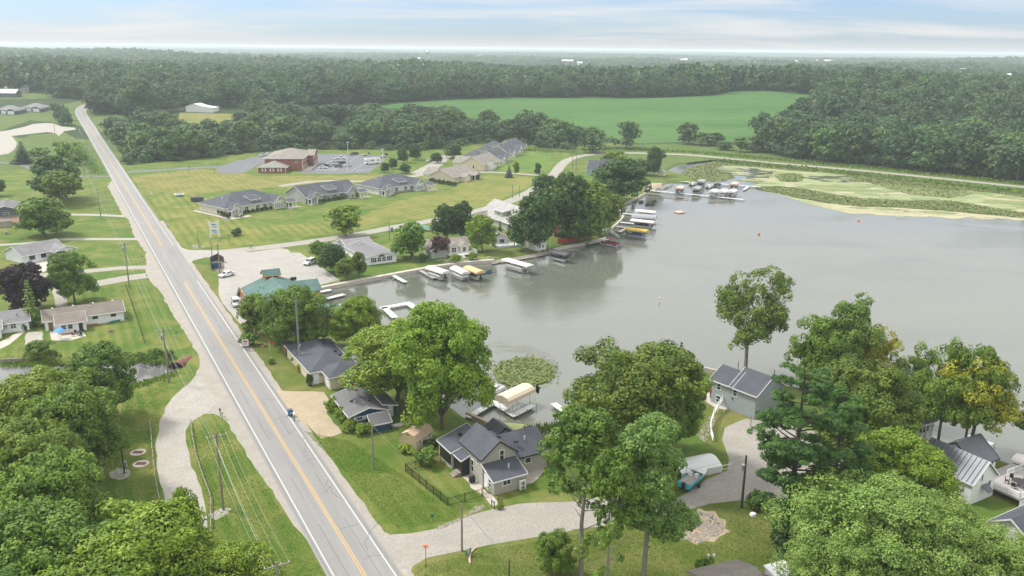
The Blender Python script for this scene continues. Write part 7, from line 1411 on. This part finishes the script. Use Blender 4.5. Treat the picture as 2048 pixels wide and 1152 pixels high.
simple_post('flagpole', 'white flagpole with a dark flag at the end of the near dock', 'flagpole', 1070, 842, 768, .05, 'white', 'flag'); simple_post('flagpole', 'thin flagpole with a flag beside the small culvert', 'flagpole', 540, 704, 681, .04, 'white', 'flagr'); simple_post('flagpole', 'white flagpole beside the tiny boathouse', 'flagpole', 1100, 498, 467, .08, 'white'); simple_post('flagpole', 'garden flagpole with a small red flag beside the lake house patio', 'flagpole', 1411, 820, 776, .035, 'wood', 'flagr')
simple_post('garden_lamp', 'twin globe lamp behind the weathered bottom roof', 'lamp', 1419, 1150, 1112, .05, 'galv', 'globes'); simple_post('street_lamp', 'thin white curved lamp beside the condo side road', 'lamp', 1073, 392, 362, .07, 'white'); simple_post('marker_post', 'dark post beside the upper driveway of the lake house', 'post', 1501, 852, 831, .08, 'wood')
t, H_ = simple_post('bird_feeder', 'thin black post with an orange feeder on top beside the street mouth', 'bird feeder', 852, 1134, 1092, .045, 'black'); MB().box(-.35, .35, -.12, .12, H_, H_+.12).box(-.12, .12, -.1, .1, H_-.25, H_).build('feeder_tray', M['orange'], t)
t, H_ = simple_post('meter_post', 'black and white service post with a meter box on a gravel circle', 'service post', 249, 947, 868, .1, 'black'); MB().box(.1, .5, -.15, .15, .9, 2.0).build('meter_box', M['galv'], t); MB().tube((-.15, .1, 0), (-.15, .1, H_*.95), .06, .06, 6).build('conduit', M['white'], t)
for i, (x, y, ty) in enumerate(((54,330,314),(58,331,317),(48,331,312),(429,347,338),(435,333,326),(378,341,333),(379,336,327),(489,322,315),(620-85,312,305),(183,355,340))): simple_post('bollard_lamp', 'small dark lantern post along the lane', 'lantern post', x, y, ty, .07, 'black')[0]['group'] = 'lantern posts along the lanes'
# round concrete lids in the lawn
for x, y, lb in ((276, 905, 'upper round concrete pit cover on the striped lawn'), (282, 928, 'lower round concrete pit cover on the striped lawn')):
    t = thing('pit_cover', lb, 'pit cover', P(x, y)); MB().tube((0, 0, -.1), (0, 0, .08), 1.25, 1.2, 22).build('concrete_ring', M['concrete'], t); MB().box(-.75, .75, -.4, .4, .08, .12).build('steel_lid', M['rust'], t)
# culverts
for (x, y, x2, y2, r, lb) in ((352, 738, 383, 716, 1.7, 'large rusty culvert mouth at the creek beside the road'), (531, 700, 508, 688, 1.1, 'smaller rusty culvert mouth across the road beside the restaurant trees')):
    a, b = P(x, y, .1), P(x2, y2, .3); t = thing('culvert', lb, 'culvert', a, math.atan2((b-a).y, (b-a).x)); L_ = (b-a).length; mb = MB(); n = 14; R0 = [[(xx, rr*math.cos(th_), rr*math.sin(th_)*.85) for th_ in [math.pi*i/n for i in range(n+1)]] for xx, rr in ((0, r), (L_, r*.55))]
    for i in range(n): mb.poly([R0[0][i], R0[0][i+1], R0[1][i+1], R0[1][i]]); mb.poly([(q[0]+.03, q[1]*.96, q[2]*.95) for q in (R0[0][i], R0[0][i+1], R0[1][i+1], R0[1][i])])
    mb.build('pipe_shell', M['rust'], t); MB().poly([(.4, r*.9*math.cos(th_), r*.75*math.sin(th_)) for th_ in [math.pi*i/n for i in range(n+1)]]).build('mouth_shade', M['black'], t)  # black sheet across the pipe paints the shade inside its mouth
# fences
def fence_run(name, label, cat, pts, hh, mat, spacing, mode='picket', rw=.05, group=None):
    q = [P(*a) for a in pts]; t = thing(name, label, cat, q[0], 0, group); 
    for i in range(len(q)-1):
        a, b = q[i]-q[0], q[i+1]-q[0]; L_ = (b-a).length; k = max(1, round(L_/spacing)); u = Vector((0, 0, 1))
        for j in range(k+(i == len(q)-2)):
            s = a+(b-a)*j/k; MB().box(s.x-.05, s.x+.05, s.y-.05, s.y+.05, s.z-.2, s.z+hh+.08).build('post', M[mat], t)
        for j in range(k):
            s, e = a+(b-a)*(j+.03)/k, a+(b-a)*(j+.97)/k; r = MB()
            if mode == 'picket':
                r.beam(s+u*hh*.95, e+u*hh*.95, .03, .05).beam(s+u*hh*.8, e+u*hh*.8, .03, .04).beam(s+u*.12, e+u*.12, .03, .05); m_ = max(2, int((e-s).length/.13))
                for z in range(m_+1): w = s+(e-s)*z/m_; r.box(w.x-.012, w.x+.012, w.y-.012, w.y+.012, w.z+.1, w.z+hh*.97)
                r.build('picket_panel', M[mat], t)
            elif mode == 'rail': wob = [Vector((random.uniform(-.08, .08), random.uniform(-.08, .08), random.uniform(-.05, .05))) for _ in range(2)]; r.tube(s+u*hh*.8+wob[0], e+u*hh*.8+wob[1], .09, .075, 6).build('log_rail', M[mat], t)
            elif mode == 'guard': r.beam(s+u*.6, e+u*.6, .08, .32).build('steel_rail', M[mat], t)
            elif mode == 'board':
                m_ = max(2, int((e-s).length/.3))
                for z in range(m_): w0, w1 = s+(e-s)*(z+.04)/m_, s+(e-s)*(z+.96)/m_; MB().beam(w0+u*hh/2, w1+u*hh/2, .05, hh*random.uniform(.93, 1)).build('board', M[mat], t)
            elif mode == 'mesh': r.beam(s+u*hh, e+u*hh, .03, .04).beam(s+u*.1, e+u*.1, .02, .02).beam(s+u*hh*.5, e+u*hh*.5, .02, .02).build('wire_panel', M[mat], t)
fence_run('garden_fence', 'black metal fence around the small lawn of the greige house', 'fence', [(882, 922), (850, 933), (811, 943), (853, 978), (896, 1012), (930, 1003), (964, 993)], 1.35, 'black', 1.9)
fence_run('garden_gate', 'black metal gate between the fence and the greige house', 'gate', [(966, 992), (984, 986)], 1.35, 'black', 1.2); fence_run('stair_gate', 'dark low railings where the front path meets the street', 'railing', [(983, 1013), (989, 1018)], 1.1, 'black', .8); fence_run('stair_gate', 'dark low railings on the right side of the front path steps', 'railing', [(996, 1008), (1004, 1012)], 1.1, 'black', .8)
fence_run('log_fence', 'low log rail fence on the left side of the gravel drive', 'fence', [(300, 847), (303, 875), (305, 905), (310, 961), (320, 1008)], .7, 'wood', 3.4, 'rail'); fence_run('log_fence', 'low log rail fence on the grass island side of the gravel drive', 'fence', [(382, 847), (386, 880), (391, 910), (408, 962), (422, 1000), (423, 1040), (420, 1090), (410, 1120)], .7, 'wood', 3.2, 'rail')
fence_run('guardrail', 'steel guardrail on the left side of the far road', 'guardrail', [(157, 259), (168, 280), (190, 323)], .8, 'galv', 4, 'guard'); fence_run('guardrail', 'steel guardrail on the right side of the far road', 'guardrail', [(197, 256), (213, 277), (235, 306), (252, 329)], .8, 'galv', 4, 'guard')
fence_run('wire_fence', 'thin wire fence beside the ranch house lawn', 'fence', [(252, 575), (268, 620), (289, 686)], 1.1, 'pole_dark', 3, 'mesh'); fence_run('board_fence', 'bright red board fence above the lake wall', 'fence', [(1115, 487), (1135, 486), (1150, 483), (1168, 480)], 1.6, 'red', 3.2, 'board'); fence_run('board_fence', 'short red board fence below the pale grey house', 'fence', [(1108, 474), (1127, 472)], 1.5, 'red', 3, 'board')
# signs, boxes, bins
t = thing('monument_sign', 'tall white double panel sign at the street corner', 'sign', P(430, 475), math.radians(15)); 
for x in (-1.35, 1.35): MB().box(x-.22, x+.22, -.15, .15, 0, 5.6).build('post', M['white'], t)
for z0, z1 in ((1.3, 3.0), (3.3, 5.1)):
    o = MB().box(-1.13, 1.13, -.08, .08, z0, z1).build('sign_panel', M['white'], t); mk = MB()
    for zz_, a, b in ((z1-.5, -.9, .5), (z1-.8, -.7, .9), (z0+.35, -.5, .8)): mk.box(a, b, -.1, -.08, zz_-.1, zz_+.12)
    mk.build('lettering', M['sign_blue'], o)
def plate_sign(x, y, ty, w_, mat, label, mark=None, rz=0):
    p = P(x, y); H_ = max(.5, height_at(p, ty)); t = thing('road_sign', label, 'sign', p, rz); hh = min(H_*.8, w_*1.1); MB().box(-.04, .04, -.03, .03, 0, H_-hh*.5).build('post', M['wood'], t); o = MB().box(-w_/2, w_/2, -.07, -.03, H_-hh, H_).build('plate', M[mat], t)
    if mark: MB().box(-w_*.32, w_*.32, -.09, -.07, H_-hh*.42, H_-hh*.18).box(-w_*.26, w_*.2, -.09, -.07, H_-hh*.75, H_-hh*.6).build('emblem', M[mark], o)
plate_sign(492, 700, 679, 1.3, 'white', 'white square sign with a red emblem beside the road', 'redp', .3); plate_sign(303, 392, 384, .9, 'white', 'small white yard sign on the roadside lawn'); plate_sign(336, 452, 446, 1.0, 'white', 'low white yard sign nearer the street corner', 'black'); plate_sign(222, 288, 280, 1.6, 'white', 'white sign plate beside the right guardrail', 'black'); plate_sign(936, 1112, 1098, .9, 'green', 'dark green street sign beside the curved edging', 'white', .8); plate_sign(407, 497, 491, .6, 'white', 'tiny white sign at the corner of the street'); plate_sign(354, 675, 663, .35, 'green', 'small green marker sign on the roadside grass'); plate_sign(295, 567, 549, .3, 'rust', 'thin marker sign at the side street corner'); plate_sign(865, 1040, 1028, .45, 'green', 'small bright green box sign in the flower bed')
def number_sign():
    p = P(384, 498); t = thing('number_sign', 'white yard numerals standing at the street corner', 'sign', p, .2)
    for i, ch in enumerate('90'):
        cu = bpy.data.curves.new('numeral', 'FONT'); cu.body = ch; cu.size = 1.9; cu.extrude = .06; o = bpy.data.objects.new('numeral_source', cu); COL.objects.link(o); bpy.context.view_layer.update()
        me = bpy.data.meshes.new_from_object(o.evaluated_get(bpy.context.evaluated_depsgraph_get())); bpy.data.objects.remove(o); me.materials.clear(); me.materials.append(M['white']); k = link('numeral', me, t, (i*1.1, 0, 0)); k.rotation_euler = (math.pi/2, 0, 0)
number_sign()
for x, y, lb, m_ in ((238, 420, 'black mailbox at the upper driveway', 'black'), (286, 520, 'black mailbox beside the striped left lawn', 'black'), (441, 832, 'left black mailbox at the tip of the grass island', 'black'), (445, 838, 'grey mailbox beside the black one at the island tip', 'galv'), (589, 841, 'pale green mailbox beside the blue bin', 'white'), (217, 372, 'white mailbox post beside the far lane', 'white')):
    t = thing('mailbox', lb, 'mailbox', P(x, y), math.radians(118)); MB().box(-.06, .06, -.06, .06, 0, 1.1).build('post', M['green' if 'green' in lb else 'wood'], t); k = [(-.14, 0), (.14, 0), (.14, .16), (.07, .27), (-.07, .27), (-.14, .16)]
    MB().loft([[(-.3, a, 1.1+b) for a, b in k], [(.3, a, 1.1+b) for a, b in k]]).build('box', M[m_], t)
def bin_(x, y, lb, mat='plastic_b', s=1):
    t = thing('wheelie_bin', lb, 'bin', P(x, y), .6); MB().loft([[(-.28*s, -.3*s, .08), (.28*s, -.3*s, .08), (.28*s, .3*s, .08), (-.28*s, .3*s, .08)], [(-.35*s, -.4*s, 1.15*s), (.35*s, -.4*s, 1.15*s), (.35*s, .4*s, 1.15*s), (-.35*s, .4*s, 1.15*s)]]).build('body', M[mat], t); MB().box(-.38*s, .38*s, -.43*s, .43*s, 1.15*s, 1.23*s).build('lid', M[mat], t); o = MB().tube((-.36*s, .36*s, .12), (.36*s, .36*s, .12), .12, .12, 8).build('wheel', M['rubber'], t)
    MB().box(-.18*s, .18*s, -.40*s, -.385*s, .6, .8).build('label_plate', M['white'], t)
bin_(581, 832, 'blue wheeled bin at the sandy driveway', s=1.0); bin_(784, 463, 'dark blue bin beside the street near the boat', s=1.1)
t = thing('dumpster', 'dark blue dumpster inside a screened corner by the car park', 'dumpster', P(433, 535), math.radians(20)); MB().loft([[(-1.2, -.8, .1), (1.2, -.8, .1), (1.2, .8, .1), (-1.2, .8, .1)], [(-1.4, -.95, 1.5), (1.4, -.95, 1.5), (1.4, .95, 1.5), (-1.4, .95, 1.5)]]).build('body', M['plastic_b'], t); MB().box(-1.42, 1.42, -.97, .97, 1.5, 1.58).build('lid', M['black'], t)
fence_run('screen_fence', 'dark screen around the blue dumpster', 'fence', [(424, 541), (421, 526), (436, 519), (448, 526)], 1.9, 'pole_dark', 2, 'board')
t = thing('trampoline', 'round trampoline with a blue and white rim on the roadside lawn', 'trampoline', P(359, 392)); MB().tube((0, 0, .85), (0, 0, .95), 2.0, 2.0, 20).build('rim_pad', M['white'], t); MB().tube((0, 0, .95), (0, 0, .99), 1.6, 1.6, 20).build('jumping_mat', M['sign_blue'], t)
for a in range(6): MB().tube((1.7*math.cos(a*1.047), 1.7*math.sin(a*1.047), 0), (1.8*math.cos(a*1.047), 1.8*math.sin(a*1.047), .85), .04).build('leg', M['galv'], t)
t = thing('covered_trailer', 'black covered utility trailer beside the left condo', 'trailer', P(395, 403), .2); MB().box(-2.4, 2.4, -1.1, 1.1, .5, 1.9).build('cover', M['canvas_b'], t); MB().box(-2.5, 2.5, -1.15, 1.15, .4, .5).build('bed', M['black'], t)
for y in (-1.2, 1.2): MB().tube((0, y-.1, .35), (0, y+.1, .35), .35, .35, 10).build('wheel', M['rubber'], t)
# bicycles and the rider
def bicycle(x, y, rz, lb, mat='black'):
    t = thing('bicycle', lb, 'bicycle', P(x, y), rz)
    for wx in (-.52, .52): MB().path([Vector((wx+.33*math.cos(a), 0, .34+.33*math.sin(a))) for a in [i*.524 for i in range(13)]], [.022]*13, 4).build('wheel', M['rubber'], t)
    MB().tube((-.52, 0, .34), (-.12, 0, .38), .02).tube((-.12, 0, .38), (-.28, 0, .85), .02).tube((-.28, 0, .78), (.38, 0, .85), .02).tube((-.12, 0, .38), (.38, 0, .8), .02).tube((.38, 0, .95), (.52, 0, .34), .02).tube((-.28, 0, .78), (-.52, 0, .34), .02).build('frame', M[mat], t)
    MB().box(-.4, -.18, -.06, .06, .88, .93).build('saddle', M['black'], t); MB().tube((.34, -.28, 1.0), (.34, .28, 1.0), .02).build('handlebar', M['black'], t); return t
bicycle(503, 498, .25, 'bicycle ridden along the street above the car park', 'galv'); bicycle(466, 491, .1, 'bicycle parked at the short wooden pole', 'black')
def skin_fig(name, V_, E_, R_, mat, parent, root=0):
    me = bpy.data.meshes.new(name); me.from_pydata(V_, E_, []); o = link(name, me, parent); me.materials.append(M[mat]); m = o.modifiers.new('skin', 'SKIN'); sv = me.skin_vertices[0].data if me.skin_vertices else None
    if sv is None: bpy.context.view_layer.objects.active = o; bpy.ops.object.modifier_remove(modifier='skin'); return o
    for i, r in enumerate(R_): sv[i].radius = (r, r); sv[i].use_root = i == root
    s = o.modifiers.new('sub', 'SUBSURF'); s.levels = s.render_levels = 1; return o
rp_ = P(503, 498); t = thing('person', 'person in a light blue shirt riding a bicycle along the street', 'person', rp_+Vector((0, 0, .0)), .25)
Vb = [(-.26, 0, .95), (-.12, 0, 1.2), (.02, 0, 1.42), (.06, 0, 1.5), (.1, 0, 1.64), (0, .18, 1.4), (.16, .23, 1.2), (.32, .24, 1.03), (0, -.18, 1.4), (.16, -.23, 1.2), (.32, -.24, 1.03), (.08, .12, .82), (-.04, .13, .45), (.06, .13, .4), (.1, -.12, .72), (-.02, -.13, .3), (.09, -.13, .25)]
Eb = [(0, 1), (1, 2), (2, 3), (3, 4), (2, 5), (5, 6), (6, 7), (2, 8), (8, 9), (9, 10), (0, 11), (11, 12), (12, 13), (0, 14), (14, 15), (15, 16)]
skin_fig('body', Vb, Eb, [.15, .15, .14, .06, .11, .07, .05, .035, .07, .05, .035, .08, .06, .04, .08, .06, .04], 'cloth_b', t); ball(.115, 'skin', 'head', t, 1.68).location.x = .1; MB().loft([[(.1+.13*math.cos(a)*k, .13*math.sin(a)*k, z) for a in [i*.785 for i in range(8)]] for k, z in ((1, 1.7), (.85, 1.79), (.3, 1.84))]).build('helmet', M['white'], t)
# garden furniture
def table_set(loc, rz, label, n=4, mat='black', top='black', r=.6, scale=1., group=None):
    t = thing('garden_table', 'round table of the '+label+' set', 'table', loc, rz, group); MB().tube((0, 0, .7), (0, 0, .75), r, r, 14).build('table_top', M[top], t); MB().tube((0, 0, 0), (0, 0, .7), .05, .05, 6).build('pedestal', M[mat], t); t.scale = (scale,)*3
    for i in range(n):
        a = rz+2*math.pi*i/n+.4; c = Vector(loc)+Vector((math.cos(a), math.sin(a), 0))*(r+.5)*scale; ch = thing('garden_chair', 'chair pulled up to the '+label+' table', 'chair', c, a+math.pi/2, 'chairs around the '+label+' table')
        MB().box(-.25, .25, -.25, .25, .4, .46).build('seat', M[mat], ch); MB().box(-.25, .25, -.27, -.22, .46, .95).build('backrest', M[mat], ch)
        lm = MB().box(-.02, .02, -.02, .02, 0, .4).mesh('leg', M[mat])
        for x in (-.22, .22):
            for y in (-.22, .22): link('leg', lm, ch, (x, y, 0))
        ch.rotation_euler[2] = a+math.pi/2; ch.scale = (scale,)*3
table_set(P(157, 670), .5, 'dark patio', 4, 'black', 'black'); table_set(local(C1, 2.0, -5.0, .12), .3, 'left condo patio', 4, 'black', 'white'); table_set(local(WH, 9.5, -1.4, 1.2), .2, 'white house deck', 6, 'black', 'black', .9, 1.1); table_set(P(1432, 797), .2, 'lake house patio', 4, 'black', 'galv'); table_set(P(14, 468), 0, 'slate house yard', 4, 'wood', 'wood')
t = thing('parasol', 'bright blue folded parasol on the ranch house patio', 'parasol', P(121, 678)); MB().tube((0, 0, 0), (0, 0, 2.4), .03, .03, 6).build('pole', M['wood'], t); MB().loft([[(r_*math.cos(a), r_*math.sin(a), z_) for a in [i*.785 for i in range(8)]] for r_, z_ in ((1.25, 1.9), (.8, 2.2), (.05, 2.45))]).build('canopy', M['umbrella'], t)
for x, y, lb in ((131, 668, 'first white lounger on the ranch house patio'), (144, 667, 'second white lounger on the ranch house patio')):
    t = thing('sun_lounger', lb, 'sun lounger', P(x, y), .5); MB().box(-.9, .4, -.3, .3, .3, .4).build('bed', M['canvas_p'], t); MB().slab([(.4, -.3, .4), (.4, .3, .4), (1.0, .3, .75), (1.0, -.3, .75)][::-1], .08).build('backrest', M['canvas_p'], t); MB().box(-.85, -.8, -.28, .28, 0, .3).box(.35, .4, -.28, .28, 0, .3).build('leg', M['galv'], t)
p, q = P(221, 647), P(252, 637); t = thing('canoe', 'dark green canoe lying along the ranch house wall', 'canoe', (p+q)/2, math.atan2((q-p).y, (q-p).x)); MB().loft([[(x, -w_, z_), (x, -w_*.7, .05), (x, w_*.7, .05), (x, w_, z_)] for x, w_, z_ in ((-2.5, .03, .55), (-1.8, .28, .42), (0, .44, .38), (1.8, .28, .42), (2.5, .03, .55))]).build('hull', M['canvas_t'], t); MB().box(-.1, .1, -.4, .4, .3, .34).box(1.2, 1.4, -.3, .3, .32, .36).build('thwart', M['wood'], t)
t = thing('fire_pit', 'small stone fire pit on the ranch house lawn', 'fire pit', P(222, 663)); MB().tube((0, 0, 0), (0, 0, .25), .6, .6, 12).build('stone_ring', M['brick'], t); MB().tube((0, 0, .25), (0, 0, .27), .42, .42, 12).build('ash_bed', M['black'], t)
tag(MB().tube((0, 0, 0), (0, 0, .28), .5, .4, 12).build('well_cover', M['white'], None, P(1506, 1030)), 'white well cover on the grass right of the black pole', 'well cover')
t = thing('rain_barrel_pipe', 'curved pale plastic edging beside the green street sign', 'edging', P(945, 1115)); MB().path([P(*a)-P(945, 1115)+Vector((0, 0, .12)) for a in ((940, 1128), (939, 1118), (941, 1108), (947, 1100), (953, 1096))], [.12]*5, 6).build('edge_tube', M['canvas_p'], t)
for x, y, lb in ((1448, 826, 'white garden stake on the dry bank'), (542, 720, 'white garden lantern on the front lawn of the cream house')):
    t = thing('garden_stake', lb, 'garden stake', P(x, y)); MB().tube((0, 0, 0), (0, 0, .7), .09, .07, 8).build('stake', M['white'], t)
# fallen twigs showing in the big bottom left trees
for i, (x, y, z_, dx_, dy_) in enumerate(((70, 1090, 13, 1.8, 3.5), (30, 1040, 13, 2.5, 1.5), (60, 1010, 14, 2.2, .8), (100, 1090, 12.5, 1.2, 1.2))):
    a = P(x, y, z_); t = thing('dead_branch', 'bare dead branch sticking out of the bottom left trees', 'branch', a, 0, 'bare dead branches in the bottom left trees'); MB().path([(0, 0, -3), (dx_*.4, dy_*.3, 0), (dx_, dy_, 1.2)], [.09, .06, .02], 5).path([(dx_*.4, dy_*.3, 0), (dx_*.2, dy_*.8, .9)], [.05, .015], 4).build('branch_wood', M['bark_pale'], t)

# ------------------------------------------------------------------ the hazy air
hz = MB().box(-13500, 13500, -400, 15500, -3, 66); hm = bpy.data.materials.new('haze_air'); hm.use_nodes = True; hn = hm.node_tree; hn.nodes.remove(hn.nodes['Principled BSDF'])
pv = hn.nodes.new('ShaderNodeVolumePrincipled'); pv.inputs['Color'].default_value = (.84, .94, 1, 1); pv.inputs['Density'].default_value = .00016; pv.inputs['Anisotropy'].default_value = .2
hn.links.new(pv.outputs[0], hn.nodes['Material Output'].inputs['Volume']); ho = hz.build('haze', hm); tag(ho, kind='stuff')
